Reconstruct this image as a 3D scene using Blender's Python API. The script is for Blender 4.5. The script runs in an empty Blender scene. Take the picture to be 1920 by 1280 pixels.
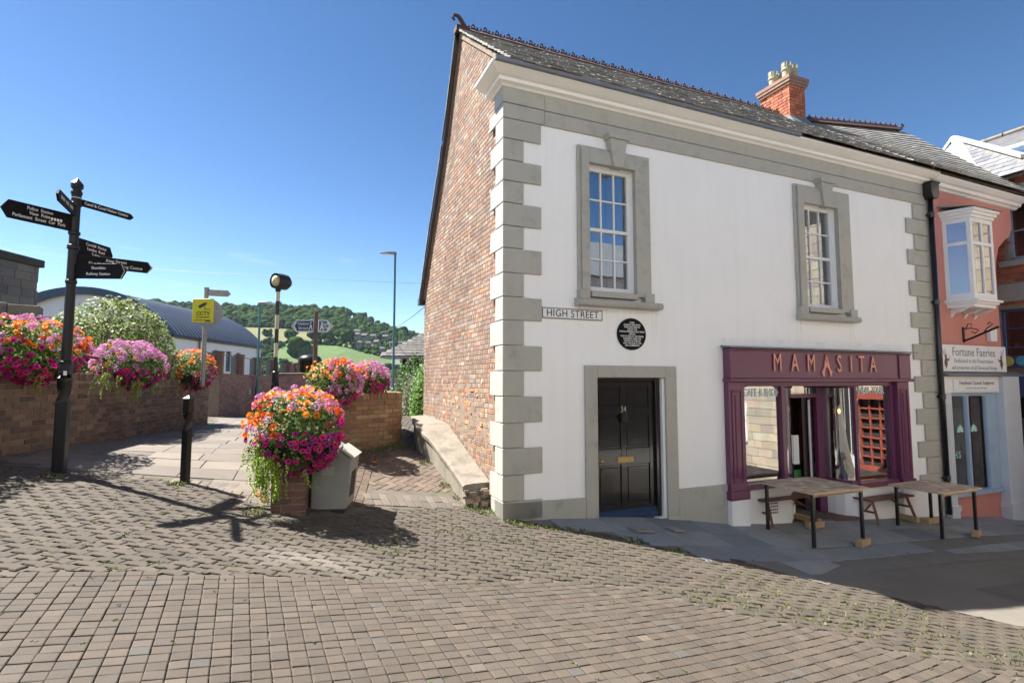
import bpy, bmesh, math, random
import numpy as np
from mathutils import Vector, Matrix
R = math.radians
random.seed(7)
RNG = np.random.default_rng(11)
S = bpy.context.scene

# ------------------------------------------------------------------ camera, sky, sun, exposure
cd = bpy.data.cameras.new('camera'); cam = bpy.data.objects.new('camera', cd); S.collection.objects.link(cam)
cd.sensor_width = 36; cd.lens = 36 * 990 / 1920; cd.clip_end = 6000; cd.clip_start = .05
cam.location = (0, 0, 1.8); cam.rotation_euler = (R(90 + 4.33), 0, 0)
S.camera = cam
SUN_AZ = Vector((-.974, .226)); SUN_EL = 55.3
W = bpy.data.worlds.new('World'); S.world = W; W.use_nodes = True
wn = W.node_tree.nodes; wl = W.node_tree.links; wn.clear()
wo = wn.new('ShaderNodeOutputWorld'); bg = wn.new('ShaderNodeBackground'); sk = wn.new('ShaderNodeTexSky')
sk.sky_type = 'NISHITA'; sk.sun_disc = False; sk.sun_elevation = R(SUN_EL)
sk.sun_rotation = math.atan2(SUN_AZ.x, SUN_AZ.y); sk.air_density = 1.0; sk.dust_density = .25; sk.ozone_density = 4.5; sk.altitude = 1400
bg.inputs[1].default_value = .14
# thin wisps of cloud low in the sky
tc = wn.new('ShaderNodeTexCoord'); mp = wn.new('ShaderNodeMapping'); mp.inputs['Scale'].default_value = (3.0, 3.0, 22.0)
cn = wn.new('ShaderNodeTexNoise'); cn.inputs['Scale'].default_value = 2.6; cn.inputs['Detail'].default_value = 9; cn.inputs['Roughness'].default_value = .62
cr = wn.new('ShaderNodeValToRGB'); cr.color_ramp.elements[0].position = .57; cr.color_ramp.elements[1].position = .78
sx = wn.new('ShaderNodeSeparateXYZ'); lo = wn.new('ShaderNodeMapRange'); lo.inputs[1].default_value = .13; lo.inputs[2].default_value = .17
hi = wn.new('ShaderNodeMapRange'); hi.inputs[1].default_value = .24; hi.inputs[2].default_value = .19
m1 = wn.new('ShaderNodeMath'); m1.operation = 'MULTIPLY'; m2 = wn.new('ShaderNodeMath'); m2.operation = 'MULTIPLY'; m3 = wn.new('ShaderNodeMath'); m3.operation = 'MULTIPLY'; m3.inputs[1].default_value = .55
mx = wn.new('ShaderNodeMixRGB'); mx.inputs[2].default_value = (1.9, 2.1, 2.3, 1)
wl.new(tc.outputs['Generated'], mp.inputs[0]); wl.new(mp.outputs[0], cn.inputs['Vector']); wl.new(cn.outputs[0], cr.inputs[0])
wl.new(tc.outputs['Generated'], sx.inputs[0]); wl.new(sx.outputs['Z'], lo.inputs[0]); wl.new(sx.outputs['Z'], hi.inputs[0])
wl.new(lo.outputs[0], m1.inputs[0]); wl.new(hi.outputs[0], m1.inputs[1]); wl.new(m1.outputs[0], m2.inputs[0]); wl.new(cr.outputs[0], m2.inputs[1])
wl.new(m2.outputs[0], m3.inputs[0]); wl.new(m3.outputs[0], mx.inputs[0])
sc_ = wn.new('ShaderNodeSeparateXYZ'); cc_ = wn.new('ShaderNodeCombineXYZ'); wl.new(sk.outputs[0], sc_.inputs[0])      # a little more contrast in the sky's own blues
for k_, (pw, ml) in enumerate(((1.6, .195), (1.42, .203), (1.38, .182))):
    a_ = wn.new('ShaderNodeMath'); a_.operation = 'POWER'; a_.inputs[1].default_value = pw; b_ = wn.new('ShaderNodeMath'); b_.operation = 'MULTIPLY'; b_.inputs[1].default_value = ml
    wl.new(sc_.outputs[k_], a_.inputs[0]); wl.new(a_.outputs[0], b_.inputs[0]); wl.new(b_.outputs[0], cc_.inputs[k_])
wl.new(cc_.outputs[0], mx.inputs[1]); wl.new(mx.outputs[0], bg.inputs[0]); wl.new(bg.outputs[0], wo.inputs[0])
sd = bpy.data.lights.new('sun', 'SUN'); sun = bpy.data.objects.new('sun', sd); S.collection.objects.link(sun)
sd.energy = 4.4; sd.angle = R(.6); sd.color = (1, .95, .88)
tosun = Vector((SUN_AZ.x * math.cos(R(SUN_EL)), SUN_AZ.y * math.cos(R(SUN_EL)), math.sin(R(SUN_EL)))).normalized()
sun.rotation_euler = tosun.to_track_quat('Z', 'Y').to_euler(); sun.location = (-20, 10, 30)
S.view_settings.view_transform = 'Standard'; S.view_settings.look = 'None'; S.view_settings.gamma = 1
S.view_settings.exposure = 1.96
S.cycles.max_bounces = 8; S.cycles.transparent_max_bounces = 12
try: S.cycles.use_denoising = True
except Exception: pass

# ------------------------------------------------------------------ lie of the land (fitted heights, metres)
CT = np.array([(-0.104,7.03,0),(1.0,7.5,-.09),(2.5,8.12,-.26),(3.4,8.5,-.46),(5.5,9.4,-.62),(7.7,10.33,-.8),(8.37,10.65,-.85),(10.8,11.7,-1.13),(14,13,-1.5),(20,15,-2.2),
(-.75,7.4,.1),(-1.35,8.5,.42),(-1.9,9.6,.68),(-2.3,11.5,.86),(-2.6,13,.9),(-3,17,.7),(-2,25,-.2),
(-5.1,6.1,.775),(-3.85,6.4,.59),(-2.4,5.85,.33),(-5.95,6.3,.91),(-6.9,9.7,.82),(-7.8,13.5,.72),(-10.5,20,.45),(-12,28,.1),(-5,10,.78),(-5,14,.8),(-6,20,.5),
(-12,8,1.1),(-12,2,1.5),(-20,5,2.2),(0,3,0.02),(-2.45,2.55,.38),(3.8,4.1,-.45),(0,5,0),(3,6.3,-.4),(6,7,-.75),
(0,-3,.1),(-5,-3,.8),(5,-3,-.5),(12,-3,-1.3),(12,6,-1.3),(0,-10,.1),(10,-10,-.9),(-10,-10,1.4),(20,2,-2.2),(-20,20,1.6),(20,28,-3),(0,34,-1.2),(-14,36,-.6)], float)
def _tps(d2): return np.where(d2 > 1e-12, d2*np.log(d2+1e-12)*.5, 0)
def _fit():
    n = len(CT); X = CT[:, :2]
    A = _tps(((X[:, None]-X[None])**2).sum(-1)) + np.eye(n)*0.6
    P = np.c_[np.ones(n), X]; Mx = np.block([[A, P], [P.T, np.zeros((3, 3))]])
    return np.linalg.solve(Mx, np.r_[CT[:, 2], 0, 0, 0])
TW = _fit()
def terr(x, y):
    x = np.asarray(x, float); y = np.asarray(y, float)
    xc = np.clip(x, -24, 24); yc = np.clip(y, -14, 38)
    d2 = (xc[..., None]-CT[:, 0])**2 + (yc[..., None]-CT[:, 1])**2
    return (_tps(d2)*TW[:-3]).sum(-1) + TW[-3] + TW[-2]*xc + TW[-1]*yc
def smooth(a, b, t):
    t = np.clip((t-a)/(b-a), 0, 1); return t*t*(3-2*t)
def crest(x, y):
    px = np.asarray(x)/np.maximum(np.asarray(y), 1)*990+960
    py = np.interp(px, [-900, 0, 260, 400, 520, 640, 680, 740, 800, 900, 1300, 2400], [588, 578, 569, 577, 577, 583, 599, 621, 637, 655, 668, 680])
    return 1.8+(715-py)/990*900
def land(x, y):
    x = np.asarray(x, float); y = np.asarray(y, float)
    r = y
    valley = -22 + 0*x
    near = terr(x, y)
    t = smooth(45, 220, r)
    z = near*(1-t)+valley*t
    far = valley + (crest(x, y)-valley)*np.clip((r-400)/500, 0, 1)
    z = np.where(r > 400, far, z)
    z = np.where(r > 900, crest(x, y)-(r-900)*.05, z)
    side = smooth(26, 260, np.abs(x))*(r < 220)
    z = z + (-20-z)*side*smooth(20, 120, np.abs(r)+np.abs(x)*.3)*0
    return z
TH = R(22.93)
U = np.array([math.cos(TH), math.sin(TH)]); V = np.array([-math.sin(TH), math.cos(TH)])
K = np.array([-.104, 7.03])
HM = Matrix.Translation((K[0], K[1], 0)) @ Matrix.Rotation(TH, 4, 'Z')       # house frame: x along the front, y into the house
def hw(s, t): return K + U*s + V*t

# ------------------------------------------------------------------ helpers
def link(o): S.collection.objects.link(o); return o
class MB:
    def __init__(s): s.v = []; s.f = []; s.c = []; s.m = []; s.n = 0
    def add(s, vs, fs, col=(1, 1, 1), m=0):
        vs = np.asarray(vs, float).reshape(-1, 3); b = s.n
        s.v.append(vs); s.n += len(vs)
        for f in fs: s.f.append([i+b for i in f]); s.c.append(col); s.m.append(m)
    def box(s, x0, y0, z0, x1, y1, z1, col=(1, 1, 1), m=0, T=None):
        v = np.array([(x0,y0,z0),(x1,y0,z0),(x1,y1,z0),(x0,y1,z0),(x0,y0,z1),(x1,y0,z1),(x1,y1,z1),(x0,y1,z1)], float)
        if T is not None: v = np.array([T @ Vector(p) for p in v])
        s.add(v, [(0,3,2,1),(4,5,6,7),(0,1,5,4),(1,2,6,5),(2,3,7,6),(3,0,4,7)], col, m)
    def hexa(s, v, col=(1, 1, 1), m=0):
        s.add(v, [(0,3,2,1),(4,5,6,7),(0,1,5,4),(1,2,6,5),(2,3,7,6),(3,0,4,7)], col, m)
    def prism(s, pts, a, b, axis='y', col=(1, 1, 1), m=0, T=None):
        n = len(pts); v = []
        for d in (a, b):
            for p, q in pts:
                v.append({'y': (p, d, q), 'x': (d, p, q), 'z': (p, q, d)}[axis])
        if T is not None: v = [T @ Vector(p) for p in v]
        s.add(v, [tuple(range(n-1, -1, -1)), tuple(range(n, 2*n))]+[(i, (i+1) % n, (i+1) % n+n, i+n) for i in range(n)], col, m)
    def lathe(s, prof, c=(0, 0, 0), seg=20, col=(1, 1, 1), m=0, T=None, rot=0):
        v = []
        for r, z in prof:
            for k in range(seg):
                a = 2*math.pi*k/seg+rot; v.append((c[0]+r*math.cos(a), c[1]+r*math.sin(a), c[2]+z))
        if T is not None: v = [T @ Vector(p) for p in v]
        f = []
        for i in range(len(prof)-1):
            for k in range(seg):
                k2 = (k+1) % seg; f.append((i*seg+k, i*seg+k2, (i+1)*seg+k2, (i+1)*seg+k))
        f.append(tuple(range(seg-1, -1, -1))); n = (len(prof)-1)*seg; f.append(tuple(range(n, n+seg)))
        s.add(v, f, col, m)
    def tube(s, pts, r, seg=8, col=(1, 1, 1), m=0):
        pts = [Vector(p) for p in pts]; v = []; n = len(pts)
        rs = r if isinstance(r, (list, tuple)) else [r]*n
        up = Vector((0, 0, 1))
        for i, p in enumerate(pts):
            d = (pts[min(i+1, n-1)]-pts[max(i-1, 0)]).normalized()
            a = d.cross(up if abs(d.z) < .9 else Vector((1, 0, 0))).normalized(); b = d.cross(a)
            for k in range(seg):
                t = 2*math.pi*k/seg; v.append(p+a*math.cos(t)*rs[i]+b*math.sin(t)*rs[i])
        f = [(i*seg+k, i*seg+(k+1) % seg, (i+1)*seg+(k+1) % seg, (i+1)*seg+k) for i in range(n-1) for k in range(seg)]
        f += [tuple(range(seg-1, -1, -1)), tuple(range((n-1)*seg, n*seg))]
        s.add(v, f, col, m)
    def build(s, name, mats, parent=None, smooth=False, bevel=0, M=None, recalc=False, seg=1):
        me = bpy.data.meshes.new(name)
        V_ = np.concatenate(s.v) if s.v else np.zeros((0, 3))
        me.from_pydata(V_.tolist(), [], s.f)
        if not isinstance(mats, (list, tuple)): mats = [mats]
        for m in mats: me.materials.append(m)
        if len(mats) > 1: me.polygons.foreach_set('material_index', s.m)
        ca = me.color_attributes.new('Col', 'FLOAT_COLOR', 'CORNER')
        ln = np.array([len(f) for f in s.f]); cc = np.repeat(np.array([tuple(c)[:3] for c in s.c], float).reshape(-1, 3), ln, axis=0)
        ca.data.foreach_set('color', np.c_[cc, np.ones(len(cc))].ravel())
        if smooth: me.polygons.foreach_set('use_smooth', [True]*len(s.f))
        me.update()
        if recalc:
            b = bmesh.new(); b.from_mesh(me); bmesh.ops.recalc_face_normals(b, faces=b.faces); b.to_mesh(me); b.free()
        o = link(bpy.data.objects.new(name, me))
        if M is not None: o.matrix_world = M
        if parent is not None: o.parent = parent
        if bevel:
            md = o.modifiers.new('bevel', 'BEVEL'); md.width = bevel; md.segments = seg; md.limit_method = 'ANGLE'; md.angle_limit = R(35)
        return o
def tag(o, label=None, cat=None, group=None, kind=None):
    if label: o['label'] = label
    if cat: o['category'] = cat
    if group: o['group'] = group
    if kind: o['kind'] = kind
    return o
def empty(name, M=None, loc=None, rz=0):
    o = link(bpy.data.objects.new(name, None)); o.empty_display_size = .2
    if M is not None: o.matrix_world = M
    else: o.location = loc or (0, 0, 0); o.rotation_euler = (0, 0, rz)
    return o
def copy_tree(o, parent=None):
    c = o.copy(); link(c)
    if parent is not None: c.parent = parent
    for ch in [x for x in S.collection.objects if x.parent == o]: copy_tree(ch, c)
    return c
def text(name, s, size, mat, parent=None, M=None, align='CENTER', ext=.002, sx=1.0, spacing=1.0, line=1.0, bold=0, shear=0):
    cu = bpy.data.curves.new(name, 'FONT'); cu.body = s; cu.size = size; cu.align_x = align; cu.align_y = 'CENTER'; cu.extrude = ext
    cu.space_character = spacing; cu.space_line = line; cu.offset = bold; cu.shear = shear; cu.resolution_u = 3
    t = bpy.data.objects.new('tmp', cu); link(t)
    dg = bpy.context.evaluated_depsgraph_get(); dg.update()
    me = bpy.data.meshes.new_from_object(t.evaluated_get(dg)); bpy.data.objects.remove(t); bpy.data.curves.remove(cu)
    me.name = name; me.transform(Matrix.Diagonal((sx, 1, 1, 1))); me.materials.clear(); me.materials.append(mat)
    o = link(bpy.data.objects.new(name, me))
    if parent is not None: o.parent = parent
    if M is not None:
        if parent is not None: o.matrix_local = M
        else: o.matrix_world = M
    return o
def face_m(x, y, z, yaw=0):     # text frame: upright, facing -y (yaw turns it about z)
    return Matrix.Translation((x, y, z)) @ Matrix.Rotation(yaw, 4, 'Z') @ Matrix.Rotation(R(90), 4, 'X')

# ------------------------------------------------------------------ materials
MATS = {}
def M_(name, col=(.5, .5, .5), rough=.6, attr=False, var=.12, vs=3.0, fine=0, fs=60, bump=.15, bs=40, bd=.004, metal=0, spec=.5, coat=0, emis=None, sss=0, trans=0, streak=0, drips=None, stain=None, st=(.55, .75), ss=1.2, brickghost=False):
    m = bpy.data.materials.new(name); m.use_nodes = True; n = m.node_tree.nodes; l = m.node_tree.links
    p = n['Principled BSDF']; p.inputs['Roughness'].default_value = rough; p.inputs['Metallic'].default_value = metal
    p.inputs['Specular IOR Level'].default_value = spec; p.inputs['Coat Weight'].default_value = coat
    tc = n.new('ShaderNodeTexCoord'); co = tc.outputs['Object']
    if attr:
        a = n.new('ShaderNodeVertexColor'); a.layer_name = 'Col'; base = a.outputs[0]
    else:
        a = n.new('ShaderNodeRGB'); a.outputs[0].default_value = (*col, 1); base = a.outputs[0]
    def mul(base, scale, amt, det=4):
        no = n.new('ShaderNodeTexNoise'); no.inputs['Scale'].default_value = scale; no.inputs['Detail'].default_value = det; no.inputs['Roughness'].default_value = .6
        l.new(co, no.inputs['Vector'])
        mr = n.new('ShaderNodeMapRange'); mr.inputs[1].default_value = .25; mr.inputs[2].default_value = .75; mr.inputs[3].default_value = 1-amt; mr.inputs[4].default_value = 1+amt
        l.new(no.outputs[0], mr.inputs[0])
        v = n.new('ShaderNodeVectorMath'); v.operation = 'SCALE'; l.new(base, v.inputs[0]); l.new(mr.outputs[0], v.inputs['Scale'])
        return v.outputs[0]
    if var: base = mul(base, vs, var)
    if fine: base = mul(base, fs, fine, 2)
    if streak:
        mpp = n.new('ShaderNodeMapping'); mpp.inputs['Scale'].default_value = (9, 9, .7); l.new(co, mpp.inputs[0]); no = n.new('ShaderNodeTexNoise'); no.inputs['Scale'].default_value = 1; no.inputs['Detail'].default_value = 6; l.new(mpp.outputs[0], no.inputs['Vector'])
        mr = n.new('ShaderNodeMapRange'); mr.inputs[1].default_value = .5; mr.inputs[2].default_value = .8; mr.inputs[3].default_value = 1; mr.inputs[4].default_value = 1-streak; l.new(no.outputs[0], mr.inputs[0])
        v = n.new('ShaderNodeVectorMath'); v.operation = 'SCALE'; l.new(base, v.inputs[0]); l.new(mr.outputs[0], v.inputs['Scale']); base = v.outputs[0]
    if stain:
        no = n.new('ShaderNodeTexNoise'); no.inputs['Scale'].default_value = ss; no.inputs['Detail'].default_value = 7; no.inputs['Roughness'].default_value = .65; l.new(co, no.inputs['Vector'])
        mr = n.new('ShaderNodeMapRange'); mr.inputs[1].default_value = st[0]; mr.inputs[2].default_value = st[1]; l.new(no.outputs[0], mr.inputs[0])
        mi = n.new('ShaderNodeMixRGB'); mi.inputs[2].default_value = (*stain, 1); l.new(mr.outputs[0], mi.inputs[0]); l.new(base, mi.inputs[1]); base = mi.outputs[0]
    if drips:
        sp = n.new('ShaderNodeSeparateXYZ'); l.new(co, sp.inputs[0]); mpp = n.new('ShaderNodeMapping'); mpp.inputs['Scale'].default_value = (17, 1, 1.4); l.new(co, mpp.inputs[0])
        no = n.new('ShaderNodeTexNoise'); no.inputs['Scale'].default_value = 1; no.inputs['Detail'].default_value = 5; l.new(mpp.outputs[0], no.inputs['Vector'])
        ns = n.new('ShaderNodeMapRange'); ns.inputs[1].default_value = .46; ns.inputs[2].default_value = .66; l.new(no.outputs[0], ns.inputs[0])
        def ramp(sock, a, b):
            r = n.new('ShaderNodeMapRange'); r.interpolation_type = 'SMOOTHSTEP'; r.inputs[1].default_value = a; r.inputs[2].default_value = b; l.new(sock, r.inputs[0]); return r.outputs[0]
        def mth(op, a, b):
            q = n.new('ShaderNodeMath'); q.operation = op; q.use_clamp = True
            for i_, v_ in enumerate((a, b)):
                if isinstance(v_, (int, float)): q.inputs[i_].default_value = v_
                else: l.new(v_, q.inputs[i_])
            return q.outputs[0]
        tot = None
        for (x0, x1, z0, z1, am) in drips:
            t = mth('MULTIPLY', mth('MULTIPLY', ramp(sp.outputs[0], x0-.03, x0+.04), ramp(sp.outputs[0], x1+.03, x1-.04)), mth('MULTIPLY', ramp(sp.outputs[2], z0, z1), ramp(sp.outputs[2], z1+.01, z1)))
            t = mth('MULTIPLY', t, am); tot = t if tot is None else mth('ADD', tot, t)
        tot = mth('MULTIPLY', tot, ns.outputs[0])
        mi = n.new('ShaderNodeMixRGB'); mi.inputs[2].default_value = (.42, .41, .34, 1); l.new(tot, mi.inputs[0]); l.new(base, mi.inputs[1]); base = mi.outputs[0]
    l.new(base, p.inputs['Base Color'])
    hgt = None
    if bump:
        no = n.new('ShaderNodeTexNoise'); no.inputs['Scale'].default_value = bs; no.inputs['Detail'].default_value = 5; l.new(co, no.inputs['Vector'])
        b = n.new('ShaderNodeBump'); b.inputs['Strength'].default_value = bump; b.inputs['Distance'].default_value = bd; l.new(no.outputs[0], b.inputs['Height']); l.new(b.outputs[0], p.inputs['Normal'])
        if brickghost:
            bt = n.new('ShaderNodeTexBrick'); bt.inputs['Scale'].default_value = 1; bt.inputs['Brick Width'].default_value = .23; bt.inputs['Row Height'].default_value = .078; bt.inputs['Mortar Size'].default_value = .006; bt.inputs['Mortar Smooth'].default_value = .9
            sp = n.new('ShaderNodeSeparateXYZ'); cb = n.new('ShaderNodeCombineXYZ'); l.new(co, sp.inputs[0]); l.new(sp.outputs[0], cb.inputs[0]); l.new(sp.outputs[2], cb.inputs[1]); l.new(cb.outputs[0], bt.inputs['Vector'])
            b2 = n.new('ShaderNodeBump'); b2.inputs['Strength'].default_value = .22; b2.inputs['Distance'].default_value = .004; b2.invert = True
            l.new(bt.outputs['Fac'], b2.inputs['Height']); l.new(b.outputs[0], b2.inputs['Normal']); l.new(b2.outputs[0], p.inputs['Normal'])
    if emis: p.inputs['Emission Color'].default_value = (*emis[:3], 1); p.inputs['Emission Strength'].default_value = emis[3]
    if trans:      # thin petals and leaves let some light through
        t = n.new('ShaderNodeBsdfTranslucent'); l.new(base, t.inputs[0]); ms = n.new('ShaderNodeMixShader'); ms.inputs[0].default_value = trans
        l.new(p.outputs[0], ms.inputs[1]); l.new(t.outputs[0], ms.inputs[2]); l.new(ms.outputs[0], n['Material Output'].inputs[0])
    MATS[name] = m; return m
def glass(name, tint=(.8, .85, .85), refl=.5, rough=.0, wav=.008):
    m = bpy.data.materials.new(name); m.use_nodes = True; n = m.node_tree.nodes; l = m.node_tree.links; n.clear()
    o = n.new('ShaderNodeOutputMaterial'); g = n.new('ShaderNodeBsdfGlossy'); g.inputs['Roughness'].default_value = rough; g.inputs[0].default_value = (.95, .97, 1, 1)
    t = n.new('ShaderNodeBsdfTransparent'); t.inputs[0].default_value = (*tint, 1); mi = n.new('ShaderNodeMixShader')
    f = n.new('ShaderNodeFresnel'); f.inputs[0].default_value = 1.5; mr = n.new('ShaderNodeMapRange'); mr.inputs[1].default_value = 0; mr.inputs[2].default_value = .3; mr.inputs[3].default_value = refl*.55; mr.inputs[4].default_value = min(1, refl*1.4)
    no = n.new('ShaderNodeTexNoise'); no.inputs['Scale'].default_value = 2.2; b = n.new('ShaderNodeBump'); b.inputs['Strength'].default_value = wav*5; b.inputs['Distance'].default_value = .02
    tc = n.new('ShaderNodeTexCoord'); l.new(tc.outputs['Object'], no.inputs['Vector']); l.new(no.outputs[0], b.inputs['Height']); l.new(b.outputs[0], g.inputs['Normal'])
    l.new(f.outputs[0], mr.inputs[0]); l.new(mr.outputs[0], mi.inputs[0]); l.new(t.outputs[0], mi.inputs[1]); l.new(g.outputs[0], mi.inputs[2]); l.new(mi.outputs[0], o.inputs[0])
    MATS[name] = m; return m
white = M_('white_masonry_paint', (.91, .908, .895), .55, var=.025, vs=1.2, bump=.35, bs=14, bd=.008, brickghost=True, streak=.045, drips=((1.08,1.22,2.3,2.90,.32),(2.38,2.52,2.2,2.90,.38),(1.2,2.4,2.65,2.90,.12),(5.5,5.65,2.3,2.9,.32),(6.88,7.02,2.2,2.9,.38),(5.6,6.9,2.65,2.9,.12),(3.8,8.5,2.39,2.5,.2)), stain=(.70, .69, .64), st=(.66, .9), ss=1.7)
wtrim = M_('white_gloss_paint', (.80, .80, .79), .35, var=.03, bump=.08, bs=30)
cream = M_('cream_cornice_paint', (.86,.845,.80), .45, var=.04, bump=.1, bs=20)
grey = M_('sage_grey_render_paint', (.415, .405, .355), .5, var=.05, vs=2.5, bump=.35, bs=35, bd=.005, streak=.06, stain=(.26, .26, .21), st=(.54, .8), ss=4)
brickm = M_('old_brick', attr=True, rough=.85, var=.22, vs=9, fine=.18, fs=70, bump=.35, bs=55, bd=.004, stain=(.085,.07,.055), st=(.60,.84), ss=2.6)
mortar = M_('lime_mortar', (.22,.165,.12), .95, var=.25, vs=6, bump=.6, bs=60, bd=.008)
mortar2 = M_('grey_mortar', (.25, .20, .155), .95, var=.25, vs=6, bump=.6, bs=60, bd=.008)
slate = M_('stone_slate', attr=True, rough=.75, var=.25, vs=6, fine=.15, fs=40, bump=.5, bs=30, bd=.006, stain=(.22,.215,.17), st=(.55,.8), ss=4)
terra = M_('dark_ridge_tile', (.07, .035, .03), .8, var=.3, bump=.3)
lead = M_('sheet_lead', (.20, .215, .23), .5, var=.2, bump=.3, bs=12, bd=.01, metal=.2)
iron = M_('black_gloss_iron', (.006, .007, .009), .28, var=.1, bump=.1, bs=30, coat=.3)
postm = M_('black_painted_post', (.007,.0075,.009), .38, var=.2, vs=8, bump=.15, bs=40, spec=.35)
doorm = M_('black_gloss_door_paint', (.012, .012, .012), .16, var=.2, bump=.12, bs=9, bd=.01, coat=.4)
brass = M_('aged_brass', (.42, .30, .13), .35, var=.2, metal=.8)
plum = M_('plum_gloss_paint', (.135,.03,.085), .35, var=.06, bump=.08, bs=25, coat=.2)
pinkp = M_('salmon_pink_render', (.58,.235,.195), .7, var=.06, vs=1.2, bump=.3, bs=50, stain=(.48, .2, .17), st=(.6, .8), ss=1.5)
palebl = M_('pale_grey_blue_paint', (.60, .63, .66), .4, var=.05, bump=.1, bs=25)
bluep = M_('slate_blue_paint', (.07, .10, .22), .4, var=.08)
signw = M_('white_sign_face', (.80, .80, .80), .4, var=.03, bump=.03)
signk = M_('black_sign_face', (.006,.006,.007), .6, var=.1, bump=.03, spec=.15)
letk = M_('black_lettering', (.015, .015, .018), .4, var=0, bump=0)
letw = M_('white_lettering', (.78, .78, .76), .4, var=0, bump=0)
letg = M_('grey_lettering', (.22, .23, .25), .5, var=0, bump=0)
letr = M_('rose_copper_lettering', (.70,.30,.23), .35, var=.05, bump=0, metal=.2)
lety = M_('dull_gold_lettering', (.42, .36, .24), .5, var=0, bump=0)
yel = M_('yellow_sign_face', (.70, .62, .01), .45, var=.04, bump=.03)
bluesign = M_('dark_blue_sign_face', (.012, .045, .10), .4, var=.05, bump=.03)
galv = M_('dull_galvanised_steel', (.32, .31, .29), .5, var=.2, vs=6, metal=.3, stain=(.22, .17, .13), st=(.55, .7), ss=6)
brownp = M_('brown_painted_pole', (.11, .065, .05), .45, var=.2)
teal = M_('teal_painted_steel', (.05, .16, .17), .4, var=.1)
wood = M_('stained_bench_timber', (.17, .062, .035), .5, var=.25, vs=8, bump=.2, bs=30)
rawwood = M_('raw_softwood', (.42, .30, .17), .7, var=.25, vs=12, bump=.2, bs=40)
chipb = M_('strand_board', attr=True, rough=.65, var=.2, vs=20, fine=.25, fs=50, bump=.2, bs=60)
stonem = M_('weathered_limestone', (.195,.17,.135), .9, var=.22, vs=3, fine=.15, fs=50, bump=.7, bs=22, bd=.012, stain=(.12,.105,.085), st=(.5,.68), ss=4.5)
ashlar = M_('limestone_block', attr=True, rough=.9, var=.15, vs=2, fine=.1, fs=40, bump=.5, bs=25, bd=.01)
binm = M_('grey_aggregate_concrete', (.24,.245,.225), .7, var=.12, vs=3, fine=.1, fs=90, bump=.2, bs=60, stain=(.24, .26, .19), st=(.5, .75), ss=2.5)
dark = M_('dark_room', (.03, .027, .025), .9, var=.1, bump=0)
roomm = M_('room_wall_plaster', (.22, .20, .18), .9, var=.1, bump=0)
cloth = M_('curtain_cloth', (.62, .62, .62), .8, var=.1, vs=10, bump=0, trans=.3)
paper = M_('paper', (.72, .72, .74), .6, var=0, bump=0)
leafm = M_('leaves', attr=True, rough=.55, var=.25, vs=12, bump=0, trans=.35)
petal = M_('petals', attr=True, rough=.6, var=.08, vs=20, bump=0, trans=.3)
pav = M_('concrete_block_paving', attr=True, rough=.85, var=.13, vs=5, fine=.22, fs=150, bump=.8, bs=170, bd=.003)
flag = M_('paving_flag', attr=True, rough=.8, var=.15, vs=2.2, fine=.12, fs=120, bump=.4, bs=90, bd=.003, stain=(.085,.08,.07), st=(.63,.68), ss=7)
jointm = M_('sandy_joint', (.10,.085,.065), .95, var=.3, vs=7, fine=.2, fs=90, bump=.7, bs=90, stain=(.07, .09, .03), st=(.55, .65), ss=2.2)
tarm = M_('worn_tarmac', (.15,.135,.112), .85, var=.12, vs=2, fine=.25, fs=170, bump=.7, bs=190, bd=.004, stain=(.115,.104,.088), st=(.5,.7), ss=.9)
metalroof = M_('dark_blue_metal_roof', (.10,.12,.155), .42, var=.1, metal=.3)
trunkm = M_('bark', (.12, .09, .07), .9, var=.3, bump=.6)
woodm = M_('distant_foliage', attr=True, rough=.95, var=.3, vs=.25, fine=.4, fs=.9, bump=.7, bs=.8, bd=1.0, spec=.05)
glz = glass('window_glass', (.66, .70, .74), .42)
shopg = glass('shop_window_glass', (.75, .8, .8), .75)
soil = M_('soil', (.06, .045, .03), .95, var=.3, bump=.5)
GB = [(0.2557, 0.1532, 0.1), (0.2373, 0.1484, 0.1024), (0.2741, 0.1412, 0.0801), (0.2143, 0.1412, 0.1049), (0.2695, 0.1919, 0.137), (0.1821, 0.1242, 0.0974), (0.2925, 0.2354, 0.1815), (0.2465, 0.1726, 0.1247), (0.2327, 0.1268, 0.0827), (0.2004, 0.1532, 0.1247), (0.2741, 0.2016, 0.1469)]
LB = [(0.1637, 0.1049, 0.0641), (0.1383, 0.0847, 0.0556), (0.182, 0.1251, 0.0769), (0.1238, 0.0807, 0.0599), (0.1528, 0.1009, 0.0727), (0.2038, 0.1453, 0.094), (0.1092, 0.0727, 0.0556), (0.1711, 0.1009, 0.0684)]
OB = [(.40,.12,.055),(.36,.10,.05),(.44,.15,.07),(.31,.09,.05)]
DB = [(0.124, 0.0651, 0.0527), (0.1054, 0.0589, 0.0496), (0.1426, 0.0744, 0.0558), (0.093, 0.0527, 0.0496), (0.1178, 0.0744, 0.062)]
def pick(P, j=.12):
    c = np.array(P[RNG.integers(len(P))])*(1+RNG.uniform(-j, j))*(1+RNG.uniform(-.04,.04,3)); return tuple(c)

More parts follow.
